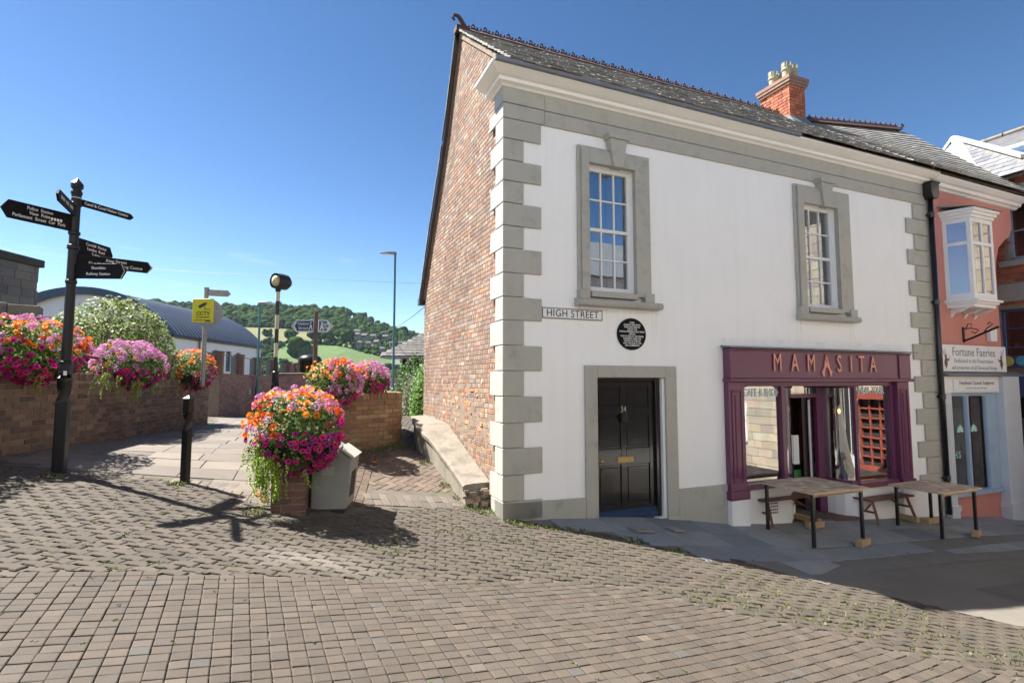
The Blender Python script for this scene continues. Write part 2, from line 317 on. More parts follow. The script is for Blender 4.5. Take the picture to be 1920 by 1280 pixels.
# ------------------------------------------------------------------ brick laying with real bricks
def lay_bricks(mb, L, z0, z1, fmap, inside, pal, bw=.225, bh=.076, gap=.010, proud=.010, jit=.004, header=.5, crumble=None, rough=.003):
    row = 0; z = z0
    while z < z1:
        hd = (row % 2 == 1) if header == .5 else (header == .7 and row % 3 != 0)
        w = bw/2 if hd else bw
        x = -w*RNG.uniform(.1, .6) if header >= .5 else (-w/2 if row % 2 else 0)
        while x < L:
            ww = w
            if header >= .5 and RNG.random() < .15: ww = bw/2 if not hd else bw
            a, b = max(x, 0), min(x+ww-gap, L)
            if b-a > .03 and inside((a+b)/2, z+bh/2):
                pr = proud+RNG.uniform(-jit, jit); col = pick(pal, .16); wv = 1+.13*math.sin(1.9*x+.7*z+1)*math.cos(1.3*z-.6*x)+.07*math.sin(4.1*x+3.3*z); col = tuple(v_*wv for v_ in col)
                er = crumble((a+b)/2, z+bh/2) if crumble else 0
                if RNG.random() >= er: er = 0
                if er > 0:
                    pr += RNG.uniform(-.035, .004); col = pick([(.48,.19,.09),(.40,.22,.13),(.5,.34,.24),(.33,.15,.09),(.45,.24,.14)], .2)
                q = [RNG.uniform(-rough, rough) for _ in range(8)]
                k = .5 if er > 0 else 1
                if er > 0: q = [RNG.uniform(-.018, .018) for _ in range(8)]
                pts = [(a+q[0], z+q[1]), (b+q[2], z+q[3]), (b+q[4], z+bh-gap+q[5]), (a+q[6], z+bh-gap+q[7])]
                ch = .004
                cx = sum(p[0] for p in pts)/4; cz = sum(p[1] for p in pts)/4
                outer = [fmap(p[0], p[1], pr-ch) for p in pts]; back = [fmap(p[0], p[1], -.02) for p in pts]
                inner = [fmap(p[0]+(cx-p[0])*min(1, ch/.04), p[1]+(cz-p[1])*.12, pr+(RNG.uniform(-.012, .008) if er > 0 else 0)) for p in pts]
                mb.add(back+outer+inner, [(0,1,5,4),(1,2,6,5),(2,3,7,6),(3,0,4,7),(4,5,9,8),(5,6,10,9),(6,7,11,10),(7,4,8,11),(8,9,10,11)], col)
            x += ww
        z += bh; row += 1
def inpoly(P, x, y):
    P = np.asarray(P); x = np.asarray(x); y = np.asarray(y); c = np.zeros(x.shape, bool); n = len(P); j = n-1
    for i in range(n):
        xi, yi = P[i]; xj, yj = P[j]
        cond = ((yi > y) != (yj > y)) & (x < (xj-xi)*(y-yi)/((yj-yi) if yj != yi else 1e-9)+xi); c ^= cond; j = i
    return c
# ================================================================== GROUND
def axis_vals(lo, hi, step, far, k=1.25):
    v = list(np.arange(lo, hi+1e-6, step)); d = step; a = hi
    while a < far: d *= k; a += d; v.append(a)
    d = step; a = lo
    while a > -far: d *= k; a -= d; v.insert(0, a)
    return np.array(v)
def build_ground():
    xs = axis_vals(-14, 16, .3, 2600); ys = axis_vals(-3, 20, .3, 2400, 1.12)
    X, Y = np.meshgrid(xs, ys); Z = land(X, Y)
    nx, ny = len(xs), len(ys)
    v = np.c_[X.ravel(), Y.ravel(), Z.ravel()]
    f = [(j*nx+i, j*nx+i+1, (j+1)*nx+i+1, (j+1)*nx+i) for j in range(ny-1) for i in range(nx-1)]
    me = bpy.data.meshes.new('ground'); me.from_pydata(v.tolist(), [], f); me.update()
    me.polygons.foreach_set('use_smooth', [True]*len(f))
    me.materials.append(jointm)
    g = M_('grassland', (.10, .15, .035), .95, var=.3, vs=.02, fine=.2, fs=.2, bump=0)
    me.materials.append(g)
    cy = (Y[:-1, :-1]+Y[1:, 1:])/2; cx = (X[:-1, :-1]+X[1:, 1:])/2
    me.polygons.foreach_set('material_index', ((cy > 55) | (np.abs(cx) > 60)).astype(int).ravel())
    o = link(bpy.data.objects.new('ground', me)); tag(o, kind='structure'); return o
build_ground()

def sheet(name, poly, mat, off=.008, step=.3, kind='structure', fn=terr):
    b = bmesh.new(); vs = [b.verts.new((p[0], p[1], 0)) for p in poly]; b.faces.new(vs)
    P = np.array(poly); lo = P.min(0); hi = P.max(0)
    for ax in (0, 1):
        for c in np.arange(math.floor(lo[ax]/step)*step+step, hi[ax], step):
            co = [0, 0, 0]; no = [0, 0, 0]; co[ax] = c; no[ax] = 1
            bmesh.ops.bisect_plane(b, geom=b.verts[:]+b.edges[:]+b.faces[:], plane_co=co, plane_no=no)
    zz = fn(np.array([v.co.x for v in b.verts]), np.array([v.co.y for v in b.verts]))
    for v, z in zip(b.verts, zz): v.co.z = z+off
    bmesh.ops.recalc_face_normals(b, faces=b.faces)
    if sum(f.normal.z for f in b.faces) < 0: bmesh.ops.reverse_faces(b, faces=b.faces)
    me = bpy.data.meshes.new(name); b.to_mesh(me); b.free(); me.materials.append(mat)
    o = link(bpy.data.objects.new(name, me)); return tag(o, kind=kind)

def lay(name, poly, pal, w, h, gap=.008, ang=TH, orig=K, top=.013, bev=.006, tilt=.004, zj=.003, off=.5, shape=None, warp=None, mat=None, skip=0, herring=False, rot_j=0, tint=None):
    """paving units laid row by row inside a polygon, each a bevelled block of its own colour"""
    ca, sa = math.cos(ang), math.sin(ang); P = np.array(poly)
    d = P-np.array(orig); u = d[:, 0]*ca+d[:, 1]*sa; v = -d[:, 0]*sa+d[:, 1]*ca
    pu, pv = (u.max()-u.min())*.12+1, (v.max()-v.min())*.12+.6
    us = np.arange(math.floor((u.min()-pu)/w), math.ceil((u.max()+pu)/w)); vs = np.arange(math.floor((v.min()-pv)/h), math.ceil((v.max()+pv)/h))
    I, J = np.meshgrid(us, vs); I = I.ravel(); J = J.ravel()
    offs = {int(j): (off*(int(j) % 2) if off != 'r' else RNG.uniform(0, 1)) for j in vs}
    O = np.array([offs[int(j)] for j in J])
    if herring:      # 45 degree herringbone of w x h bricks, w = 2h
        cells = []
        for a in range(-60, 60):
            for b in range(-60, 60):
                cells.append((a*h+ b*2*h*0 , 0, 0))
        cu = []; cv = []; rotd = []
        for a in range(-70, 70):
            for b in range(-18, 18):
                cu.append((a+4*b)*h); cv.append(a*h); rotd.append(0)
                cu.append((a+4*b+2)*h); cv.append((a-1)*h); rotd.append(1)
        cu = np.array(cu, float); cv = np.array(cv, float); rotd = np.array(rotd)
        CU = np.where(rotd == 0, cu+w/2, cu+h/2); CV = np.where(rotd == 0, cv+h/2, cv+w/2)
    else:
        CU = (I+O+.5)*w; CV = (J+.5)*h; rotd = np.zeros(len(CU), int)
    def tow(a, b):
        if warp: a, b = warp(a, b)
        return orig[0]+a*ca-b*sa, orig[1]+a*sa+b*ca
    wx, wy = tow(CU, CV); ok = inpoly(P, wx, wy)
    if skip: ok &= RNG.random(len(ok)) > skip
    CU, CV, rotd = CU[ok], CV[ok], rotd[ok]; n = len(CU)
    if n == 0: return None
    if shape is None:
        a, b = w/2-gap/2, h/2-gap/2; sh = np.array([(-a, -b), (a, -b), (a, b), (-a, b)])
    else: sh = np.array(shape)
    k = len(sh)
    inn = sh.copy(); cen = sh.mean(0); ext = np.abs(sh-cen).max(0); inn = cen+(sh-cen)*(1-bev/ext)
    def place(pts):
        r = rotd[:, None]; px = np.where(r == 0, pts[None, :, 0], -pts[None, :, 1]); py = np.where(r == 0, pts[None, :, 1], pts[None, :, 0])
        px = px+CU[:, None]+jx[:, None]; py = py+CV[:, None]+jy[:, None]
        return tow(px, py)
    jx = RNG.uniform(-1, 1, n)*gap*.35; jy = RNG.uniform(-1, 1, n)*gap*.35
    xi, yi = place(inn); xo, yo = place(sh); zc = RNG.uniform(-zj, zj, n); tx = RNG.normal(0, tilt, (n, 2))
    def zz(x, y, dz):
        mx_, my_ = x.mean(1, keepdims=True), y.mean(1, keepdims=True)
        return terr(x, y)+dz+zc[:, None]+((x-mx_)*tx[:, :1]+(y-my_)*tx[:, 1:])*1.5
    zi = zz(xi, yi, top); zo = zz(xo, yo, top-bev*.6); zb = terr(xo, yo)-.01
    vts = np.concatenate([np.stack([xi, yi, zi], -1), np.stack([xo, yo, zo], -1), np.stack([xo, yo, zb], -1)], 1).reshape(-1, 3)
    base = np.arange(n)[:, None]*(3*k)
    faces = (base+np.arange(k)).tolist()
    for i in range(k):
        j = (i+1) % k
        faces += np.concatenate([base+k+i, base+k+j, base+j, base+i], 1).tolist()
        faces += np.concatenate([base+2*k+i, base+2*k+j, base+k+j, base+k+i], 1).tolist()
    pal = np.array(pal); col = pal[RNG.integers(len(pal), size=n)]*(1+RNG.uniform(-.13, .13, (n, 1)))
    if tint is not None: col = tint(col, (xi.mean(1)), (yi.mean(1)))
    me = bpy.data.meshes.new(name); me.from_pydata(vts.tolist(), [], faces)
    me.materials.append(mat or pav)
    ca_ = me.color_attributes.new('Col', 'FLOAT_COLOR', 'CORNER')
    ln = np.concatenate([np.full(n, k)]+[np.full(n, 4)]*(2*k)); cc = np.concatenate([np.repeat(col, k, 0)]+[np.repeat(col, 4, 0)]*(2*k))
    ca_.data.foreach_set('color', np.c_[cc, np.ones(len(cc))].ravel()); me.update()
    o = link(bpy.data.objects.new(name, me)); tag(o, kind='structure'); return o

PG = [(0.0726, 0.0577, 0.0439), (0.0726, 0.0572, 0.0431), (0.0803, 0.0636, 0.0482), (0.0692, 0.0545, 0.0422), (0.0764, 0.0596, 0.0452), (0.0716, 0.0591, 0.0465), (0.0653, 0.0532, 0.0422)]
PZ = [(0.0692, 0.0546, 0.0412), (0.0626, 0.05, 0.0381), (0.0731, 0.0579, 0.0438), (0.0654, 0.0516, 0.0396), (0.0575, 0.0468, 0.0361)]
PF = [(0.1525, 0.1266, 0.1006), (0.1331, 0.1136, 0.0942), (0.1623, 0.1363, 0.1071), (0.1233, 0.1071, 0.0876), (0.1428, 0.1201, 0.0974)]
PB = [(0.2333, 0.2469, 0.2512), (0.1925, 0.2098, 0.2221), (0.2624, 0.2715, 0.271), (0.2216, 0.2296, 0.2353), (0.1808, 0.1975, 0.2115), (0.2449, 0.2531, 0.2512)]
PH = [(0.1232, 0.0909, 0.0649), (0.1136, 0.0831, 0.0597), (0.133, 0.096, 0.0681), (0.107, 0.0811, 0.0617), (0.12, 0.0941, 0.0727)]
gridedge = [(-9,.2),(-6,2.35),(-3.45,3.67),(-2.9,3.92),(-1.92,4.27),(-1.4,4.455),(0,4.93),(.71,5.16),(1.36,5.145),(1.55,4.97),(2.11,4.79),(2.75,4.635),(3.1,4.44),(3.46,4.36),(3.88,4.18),(5.5,3.5),(8,2.2)]
def worn(col, x, y):
    n = sum(np.sin(x*a+y*b+c)*w for a, b, c, w in ((1.3,2.1,0,.5),(2.9,-1.7,1,.35),(5.1,3.3,2,.25),(-7.3,4.9,3,.2)))
    c = col*(1+.07*n)[:, None]; r = RNG.random(len(x)); c[r < .015] = np.array([.072,.067,.059]); c[r > .985] *= 1.25
    return c
def gw(a, b):      # the courses swing slowly round with the street
    return a, b+.012*np.maximum(a+1.5, 0)**2
lay('paving', [(-9,.2)]+gridedge[1:]+[(8,.8),(5,.9),(-6,.5)], PG, .100, .088, gap=.0065, ang=R(27), warp=gw, off=0, tilt=.008, zj=.0022, bev=.0045, tint=worn)
w, h = .195, .094
def zig():
    g = .0042; up = [(-.5,0),(-.30,0),(-.20,.20),(.20,.20),(.30,0),(.5,0)]
    top_ = [(x*w*.97, h*.5-g+(y-.1)*h) for x, y in up]; bot = [(x*w*.97, -h*.5+g+(y-.1)*h) for x, y in up]
    s = [(x+(.025 if y > 0 else -.012)*1, y) for x, y in bot]+[(x+.012, y) for x, y in top_[::-1]]
    return s
outer = [(8,3.6),(5.08,5.44),(4.29,5.835),(3.865,6.05),(3.3,6.22),(2.95,6.45),(2.715,6.56),(2.16,6.46),(1.6,6.75),(1.16,6.93),(.62,6.92),(-.103,6.98)]
zz_poly = gridedge+outer+[(-.2,7.2),(-.585,7.38),(-1.72,6.68),(-2.25,5.88),(-2.62,5.84),(-2.76,6.05),(-3.67,6.36),(-4.27,6.42),(-5.0,5.86),(-5.35,5.58),(-9,3.4)]
def mossy(col, x, y):
    t = (.5+.5*np.sin(x*2.1+1)*np.cos(y*3.3))[:, None]*.25
    pale = np.exp(-(((x+1.75)/.5)**2+((y-4.75)/.22)**2))[:, None]*.6*RNG.uniform(.4,1.2,(len(x),1))
    c = col*(1-t)+np.array([.07,.068,.042])*t
    return c*(1-pale)+np.array([.21,.185,.165])*pale
lay('paving', zz_poly, PZ, w, h, ang=R(8), shape=zig(), off=.5, tilt=.018, zj=.004, bev=.010, tint=mossy, warp=lambda a, b: (a, b-.02*np.maximum(a-.5, 0)**1.6))
lay('paving', [(-5.0,5.9),(-4.27,6.48),(-3.52,6.56),(-2.92,6.53),(-2.72,6.1),(-2.76,6.0),(-3.67,6.33),(-4.27,6.38),(-5.0,5.82)], PF, .105, .21, ang=R(14), off=.0, gap=.009, tilt=.01)
lay('paving', [(-6.2,5.0),(-5.3,5.62),(-5.0,5.9),(-4.9,6.05),(-5.9,6.2),(-6.3,5.6)], PZ, .21, .105, ang=R(30), off=.5, gap=.009, tilt=.01)
lay('pavement', [(-6.0,6.2),(-4.95,6.05),(-4.3,6.5),(-3.52,6.58),(-2.92,6.55),(-2.68,6.1),(-2.6,6.6),(-3.2,8.5),(-3.6,9),(-5.3,12.5),(-6,19.5),(-11,19.5),(-7.75,13.5),(-6.95,10.4),(-6.45,8.5),(-6.15,7.1)], PF, .62, .46, ang=R(20), off='r', gap=.009, tilt=.003, zj=.003, bev=.005, mat=flag)
lay('path', [(-1.72,6.68),(-.585,7.38),(-.69,7.76),(-1.9,7.25),(-1.96,7.0)], PF, .105, .21, ang=R(24), off=0, gap=.009, tilt=.01, tint=lambda c, x, y: c*.8)
lay('path', [(-2.3,6.0),(-1.75,6.7),(-2.0,7.3),(-2.15,8.1),(-2.05,8.8),(-2.0,9.3),(-2.5,9.0),(-2.9,8.6),(-2.7,7.0)], PZ, .21, .105, ang=R(100), off=.5, gap=.008, tilt=.01, tint=lambda c, x, y: c*np.array([1.3,1.12,1.05]))
lay('path', [(-1.95,7.32),(-.66,7.83),(-.9,8.1),(-1.35,8.9),(-1.78,9.3),(-2.02,9.1),(-2.1,8.1)], PH, .2, .1, ang=R(-22), orig=(-1.3,8.2), herring=True, gap=.006, tilt=.005, top=.009)
lay('path', [(-2.05,9.2),(-1.7,9.3),(-1.75,9.6),(-2.0,12),(-1.6,16.5),(-4.5,19),(-4.0,14),(-2.4,11.6),(-2.02,10.4)], PZ, .21, .105, ang=R(95), off=.5, gap=.008, tilt=.01)
lay('pavement', [(-.05,7.03),(.62,6.95),(1.16,6.95),(1.6,6.78),(2.16,6.5),(2.72,6.58),(2.98,6.5),(4.19,7.48),(6.08,8.36),(7.63,8.9),(9.02,9.54),(15,12.0),(14,13.2)], PB, .78, .52, ang=TH, off='r', gap=.007, tilt=.002, zj=.002, bev=.003, mat=flag)
kerbl = [(3.15,6.45),(4.25,7.33),(6.15,8.2),(7.7,8.74),(9.1,9.37),(15,11.85),(15,11.5),(9.25,9.0),(7.85,8.38),(6.3,7.85),(4.45,7.0),(3.3,6.2)]
lay('pavement', [(2.98,6.48)]+[(4.19,7.48),(6.08,8.36),(7.63,8.9),(9.02,9.54),(15,12.0),(15,11.6),(9.2,9.1),(7.8,8.5),(6.25,7.95),(4.4,7.1),(3.3,6.15)], PB, .9, .42, ang=R(25), off='r', gap=.006, tilt=.002, zj=.001, bev=.003, mat=flag, top=.011)
flagbed = M_('flag_bedding', (.15,.145,.13), .9, var=.15, bump=.3)
sheet('pavement', [(-.05,7.03),(.62,6.97),(1.16,6.97),(1.6,6.8),(2.16,6.52),(2.72,6.6),(2.98,6.45),(3.3,6.15),(4.45,7.02),(6.3,7.87),(7.85,8.42),(9.25,9.02),(15,11.6),(14,13.2)], flagbed, off=.004)
sheet('road', [(3.0,6.42),(3.4,6.2),(4.4,7.15),(6.25,8.0),(7.8,8.55),(9.2,9.15),(15,11.7),(22,14),(26,6),(12,0),(8,3.5),(5.08,5.42),(4.29,5.82),(3.865,6.03),(3.3,6.2)], tarm, off=.012)
tarp = M_('tarmac_patch', (.11,.10,.085), .88, var=.15, vs=2, fine=.3, fs=150, bump=.7, bs=170, bd=.004)
sheet('road', [(5.6,6.6),(7.6,7.5),(8.1,6.7),(6.1,5.8)], tarp, off=.016)
sheet('road', [(3.35,6.17),(4.45,7.08),(6.28,7.93),(7.83,8.48),(9.23,9.08),(15,11.66),(15,11.45),(9.3,8.87),(7.9,8.28),(6.36,7.73),(4.56,6.9),(3.5,6.05)], M_('gutter_channel', (.15,.14,.125), .85, var=.15, vs=4, fine=.2, bump=.5), off=.0165)
sheet('road', [(-12,19.6),(-2,18.5),(2,24),(-2,31),(-13,31)], tarm, off=.01)
sheet('path', [(-4.6,18.8),(-1.6,16.4),(.5,18),(-2,22)], tarm, off=.014)

# ================================================================== moss and weeds in the joints
def tuft_mesh(spots, name):
    mb = MB()
    for (x, y, n, r, hh, kind) in spots:
        for _ in range(n):
            a = RNG.uniform(0, 6.28); d = r*math.sqrt(RNG.random()); px, py = x+math.cos(a)*d, y+math.sin(a)*d; z = float(terr(px, py))+.012
            b = RNG.uniform(0, 6.28); hgt = hh*RNG.uniform(.4, 1.2); ln = hgt*RNG.uniform(.3, .9); wd = .004 if kind == 0 else .010
            c = np.array([(.10,.14,.028),(.14,.165,.04),(.07,.11,.025),(.18,.18,.07)][RNG.integers(4)])*RNG.uniform(.7, 1.2)
            dx, dy = math.cos(b), math.sin(b)
            mb.add([(px-dy*wd, py+dx*wd, z), (px+dy*wd, py-dx*wd, z), (px+dx*ln*.5+dy*wd, py+dy*ln*.5-dx*wd, z+hgt*.7), (px+dx*ln*.5-dy*wd, py+dy*ln*.5+dx*wd, z+hgt*.7), (px+dx*ln, py+dy*ln, z+hgt*(.9 if kind == 0 else .6))], [(0,1,2,3),(3,2,4)], c)
    o = mb.build(name, leafm); tag(o, 'low weeds and moss growing in the joints of the paving', 'weeds', kind='stuff'); return o
sp = []
for x, y, r, n in [(-.02,6.93,.07,50),(.1,6.9,.12,80),(.25,6.88,.12,60),(.5,6.86,.12,60),(.72,6.86,.1,60),(.95,6.87,.1,40),(1.5,6.75,.15,60),(2.0,6.55,.15,50),(-.55,7.3,.12,60),(-.35,7.25,.15,90),(-.75,7.62,.1,40),(-1.0,7.97,.1,40),(-1.4,8.75,.12,60),(-3.9,6.25,.1,90),(-5.02,5.85,.12,40),(-2.75,5.75,.12,50),(-2.2,9.25,.3,150),(-2.4,9.0,.25,100),(-1.9,9.4,.15,60),
                   (2.6,5.0,.25,25),(3.0,4.85,.3,28),(3.4,4.75,.3,25),(3.9,4.6,.35,28),(2.2,5.15,.2,20),(1.8,5.1,.2,30),(4.3,4.5,.35,60),(3.3,5.2,.35,50),(3.8,5.2,.4,50),(2.5,5.7,.4,40),(-1.2,5.4,.25,40),(-.6,6.2,.3,40),(0,6.3,.3,50)]:
    sp.append((x, y, n, r, .028, 1)); sp.append((x, y, n//3, r, .05, 0))
for _ in range(130):
    x = RNG.uniform(-4.5, 5); y = 4.2+RNG.random()*2.6-.12*abs(x)
    if inpoly(zz_poly, np.array([x]), np.array([y]))[0]: sp.append((x, y, 7, .05, .016, 1))
for _ in range(170):
    x = RNG.uniform(-3.5, 4); y = RNG.uniform(2.6, 5); sp.append((x, y, 4, .02, .010, 1))
tuft_mesh(sp, 'joint_weeds')
# ================================================================== CORNER HOUSE (frame: x along front, y inwards, z up)
def wall_holes(mb, x0, x1, z0, z1, holes, y=0, depth=.14, col=(1, 1, 1), m=0):
    xs = sorted({x0, x1, *[h[0] for h in holes], *[h[1] for h in holes]}); zs = sorted({z0, z1, *[h[2] for h in holes], *[h[3] for h in holes]})
    for i in range(len(xs)-1):
        for j in range(len(zs)-1):
            cx, cz = (xs[i]+xs[i+1])/2, (zs[j]+zs[j+1])/2
            if any(h[0] < cx < h[1] and h[2] < cz < h[3] for h in holes): continue
            mb.add([(xs[i],y,zs[j]),(xs[i+1],y,zs[j]),(xs[i+1],y,zs[j+1]),(xs[i],y,zs[j+1])], [(0,1,2,3)], col, m)
    for a, b, c, d in holes:
        e = y+depth
        for q in ([(a,y,c),(a,e,c),(a,e,d),(a,y,d)], [(b,y,c),(b,y,d),(b,e,d),(b,e,c)], [(a,y,d),(a,e,d),(b,e,d),(b,y,d)], [(a,y,c),(b,y,c),(b,e,c),(a,e,c)]): mb.add(q, [(0,1,2,3)], col, m)
house = empty('corner_house', M=HM)
tag(house, 'two-storey white corner house with grey quoins, brick gable and plum shopfront', 'house')
def hp(mb, name, mat, parent=None, **k): return mb.build(name, mat, parent or house, **k)
WIN1 = (1.30, 2.10, 3.09, 4.98); WIN2 = (5.72, 6.60, 3.10, 4.98)
mb = MB(); wall_holes(mb, 0, 9.46, -1.7, 6.0, [WIN1, WIN2, (1.42, 2.58, -.21, 1.855), (4.13, 8.02, -1.7, 1.80)]); hp(mb, 'front_wall', white)
# gable: mortar core with real bricks
VERGE = [(0,6.24),(2.08,7.97),(2.25,7.66),(2.47,7.22),(2.73,6.64),(3.22,5.80),(3.835,4.90),(4.466,3.90),(4.62,3.58)]
gpoly = [(0,-.6)]+VERGE+[(4.62,-.6)]
mb = MB(); mb.prism([(.02,-.6)]+[(min(t,4.60), h_-.03) for t, h_ in VERGE]+[(4.60,-.6)], 0.020, .25, 'x'); hp(mb, 'gable_core', mortar)
mb = MB()
def crumb(t, h_): return max(0, .75*math.exp(-(((t-1.6)/1.25)**2+((h_-1.25-.12*(t-1.6))/.42)**2)**1.5)) + .35*math.exp(-(((t-2.6)/.9)**2+((h_-1.7)/.3)**2)) + (.25 if t < .5 and .4 < h_ < 1.0 else 0) + .02
gp = np.array(gpoly)
def gcol(): pass
lay_bricks(mb, 4.61, -.3, 8.0, lambda u, z, d: (-d+.012, u, z), lambda u, z: bool(inpoly([(0.0,-1)]+[(t, h_-.05) for t, h_ in VERGE]+[(4.62,-1)], np.array([u]), np.array([z]))[0]), GB, bw=.205, bh=.0715, header=.7, gap=.009, crumble=crumb, jit=.0012, rough=.0012, proud=-.003)
hp(mb, 'gable_brickwork', brickm)
mb = MB(); mb.box(9.3, .26, -1.7, 9.46, 4.6, 3.5); mb.box(.26, 4.4, -1.7, 9.3, 4.6, 3.5); mb.prism([(.26,3.501),(.26,6),(2.06,7.8),(4.5,3.501)], 9.3, 9.46, 'x'); hp(mb, 'rear_wall', mortar)
# dark room behind the glass
mb = MB(); mb.box(.3, 1.6, 2.62, 9.2, 1.7, 6.0); mb.box(.3, .2, 2.5, 9.2, 1.7, 2.6); mb.box(3.6, .2, 2.6, 3.7, 1.6, 6); hp(mb, 'upper_room', roomm)
# quoins
ZQ = [5.416,5.128,4.826,4.533,4.227,3.909,3.6,3.263,2.937,2.619,2.283,1.941,1.603,1.252,.925,.573,.238,-.02]
for i in range(len(ZQ)-1):
    wide = (i % 2 == 0); a, b = ZQ[i+1]+.006, ZQ[i]-.006
    mb = MB(); sx_ = .545 if wide else .275; ty = .25 if wide else .45
    mb.prism([(-.035,-.035),(sx_,-.035),(sx_,.0),(0.0,.0),(0.0,ty),(-.035,ty)], a, b, 'z', m=0)
    hp(mb, 'quoin', grey, bevel=.006, recalc=True)
mb = MB(); mb.prism([(-.035,-.035),(.60,-.035),(.60,0),(0,0),(0,.3),(-.035,.3)], 5.64, 5.86, 'z'); hp(mb, 'quoin', grey, bevel=.006, recalc=True)
mb = MB(); mb.prism([(-.035,-.035),(.60,-.035),(.60,0),(0,0),(0,.5),(-.035,.5)], 5.42, 5.628, 'z'); hp(mb, 'quoin', grey, bevel=.006, recalc=True)
for i in range(18):
    b = 5.40-i*.318; a = b-.306; wide = i % 2 == 1
    if a < -.95: break
    mb = MB(); mb.box(8.94 if not wide else 8.70, -.035, a, 9.42, 0, b); hp(mb, 'quoin', grey, bevel=.006)
mb = MB(); mb.box(.602, -.03, 5.64, 9.44, 0, 5.87); mb.box(.602, -.03, 5.42, 9.44, 0, 5.628); hp(mb, 'frieze', grey, bevel=.008)
# plinth stepping down with the street, door surround
mb = MB(); mb.prism([(-.03,-.6),(1.22,-.6),(1.22,.192),(.276,.215),(-.03,.235)], -.035, 0, 'y'); mb.box(-.035, -.034, -.6, 0, .4, .235)
hp(mb, 'plinth', grey, bevel=.006)
mb = MB(); mb.prism([(2.83,-1.0),(3.80,-1.2),(3.80,.185),(2.83,.185)], -.035, 0, 'y'); hp(mb, 'plinth', grey, bevel=.006)
mb = MB(); mb.box(1.22, -.045, -.9, 1.42, 0, 2.03); mb.box(2.62, -.045, -.9, 2.83, 0, 2.03); mb.box(1.42, -.045, 1.855, 2.62, 0, 2.03); hp(mb, 'door_surround', grey, bevel=.008)
# cornice (profile swept along the front, returning round the corner)
prof = [(0,5.855),(.05,5.855),(.07,5.875),(.095,5.885),(.125,5.895),(.13,5.945),(.175,5.95),(.225,5.975),(.29,6.015),(.29,6.045),(0,6.27)]
mb = MB(); n = len(prof)
rings = []
for kind in ('ret', 'corner', 'end'):
    rings.append([(-d if kind != 'end' else 9.44, (-d if kind != 'ret' else .42), z) for d, z in prof])
v = [p for r in rings for p in r]
f = [(r*n+i, r*n+(i+1) % n, (r+1)*n+(i+1) % n, (r+1)*n+i) for r in range(2) for i in range(n)]+[tuple(range(n-1, -1, -1)), tuple(range(2*n, 3*n))]
mb.add(v, f); hp(mb, 'cornice', cream, recalc=True)
mb = MB(); mb.box(-.26, -.335, 6.045, 5.4, -.27, 6.085); mb.box(-.26, -.345, 6.02, 5.4, -.292, 6.07); hp(mb, 'gutter', lead)
# roof of real stone slates
RIDGE_Z = 7.98; ET = -.30; EZ = 6.05; RT = 2.08
def slates(name, x0, x1, eave, ridge, parent, pal, wd=.27, rows=17, clip=None, lift=.03, x1r=None):
    mb = MB(); (t0, z0), (t1, z1) = eave, ridge; L = math.hypot(t1-t0, z1-z0); dt, dz = (t1-t0)/L, (z1-z0)/L; nt, nz = -dz, dt
    if t1 < t0: nt, nz = dz, -dt
    step = L/rows
    for r in range(rows):
        x = x0-RNG.uniform(0, .2); s0 = r*step; s1 = min(s0+step*1.7, L)
        e = x1 if x1r is None else x1+(x1r-x1)*(r+.5)/rows
        while x < e:
            w_ = wd*RNG.uniform(.6, 1.3); a, b = max(x, x0), min(x+w_-.006, e); x += w_
            if b-a < .03: continue
            th = RNG.uniform(.014, .026); o0 = lift+.030+RNG.uniform(-.004, .006); o1 = lift+.004; j = RNG.uniform(-.012, .012)
            P = lambda s, o: (t0+dt*s+nt*o, z0+dz*s+nz*o)
            q = []
            for (s, o) in ((s0+j, o0), (s0+j+RNG.uniform(-.01, .01), o0), (s1, o1), (s1, o1)):
                q.append(P(s, o))
            qb = [P(s0+j, o0-th), P(s0+j, o0-th), P(s1, o1-th), P(s1, o1-th)]
            X = [a, b, b, a]
            if clip and not clip((a+b)/2, (s0+s1)/2): continue
            mb.add([(X[k], q[k][0], q[k][1]) for k in range(4)]+[(X[k], qb[k][0], qb[k][1]) for k in range(4)], [(0,1,2,3),(4,5,1,0),(5,6,2,1),(7,4,0,3),(6,7,3,2)], pick(pal, .2))
    o = mb.build(name, slate, parent); return o
SL = [(.215,.21,.195),(.185,.185,.18),(.245,.235,.21),(.165,.165,.16),(.205,.20,.18),(.26,.25,.225),(.15,.148,.14)]
mb = MB()
mb.prism([(ET,EZ),(RT,RIDGE_Z)]+[(t+.03,z+.02) for t, z in VERGE[2:]]+[(4.60,3.55)]+[(t-.07,z-.02) for t, z in VERGE[7:1:-1]]+[(RT-.02,RIDGE_Z-.12),(0,6.2),(ET+.04,EZ-.03)], -.012, 9.46, 'x')
roof = hp(mb, 'roof', mortar)
s1_ = slates('slate_covering', -.06, 9.46, (ET-.03,EZ-.01), (RT,RIDGE_Z), roof, SL, rows=19, clip=lambda x, s_: x < 8.5)
for a, b in (((4.70,3.5),(3.86,4.96)),((3.88,4.88),(3.24,5.86)),((3.26,5.78),(2.74,6.72)),((2.76,6.62),(2.10,7.98))):
    slates('slate_covering', -.09, 9.46, a, b, roof, SL, rows=max(3, int(math.hypot(a[0]-b[0], a[1]-b[1])/.19)), lift=.02)
mb = MB()
for (t, z), (t2, z2) in zip(VERGE[1:-1], VERGE[2:]): mb.hexa([(-.075,t+.03,z-.13),(0.0,t+.03,z-.13),(0.0,t+.03,z+.02),(-.075,t+.03,z+.02),(-.075,t2+.03,z2-.13),(0,t2+.03,z2-.13),(0,t2+.03,z2+.02),(-.075,t2+.03,z2+.02)])
mb.box(-.10, 4.60, 3.44, .02, 4.76, 3.58); hp(mb, 'bargeboard', iron)
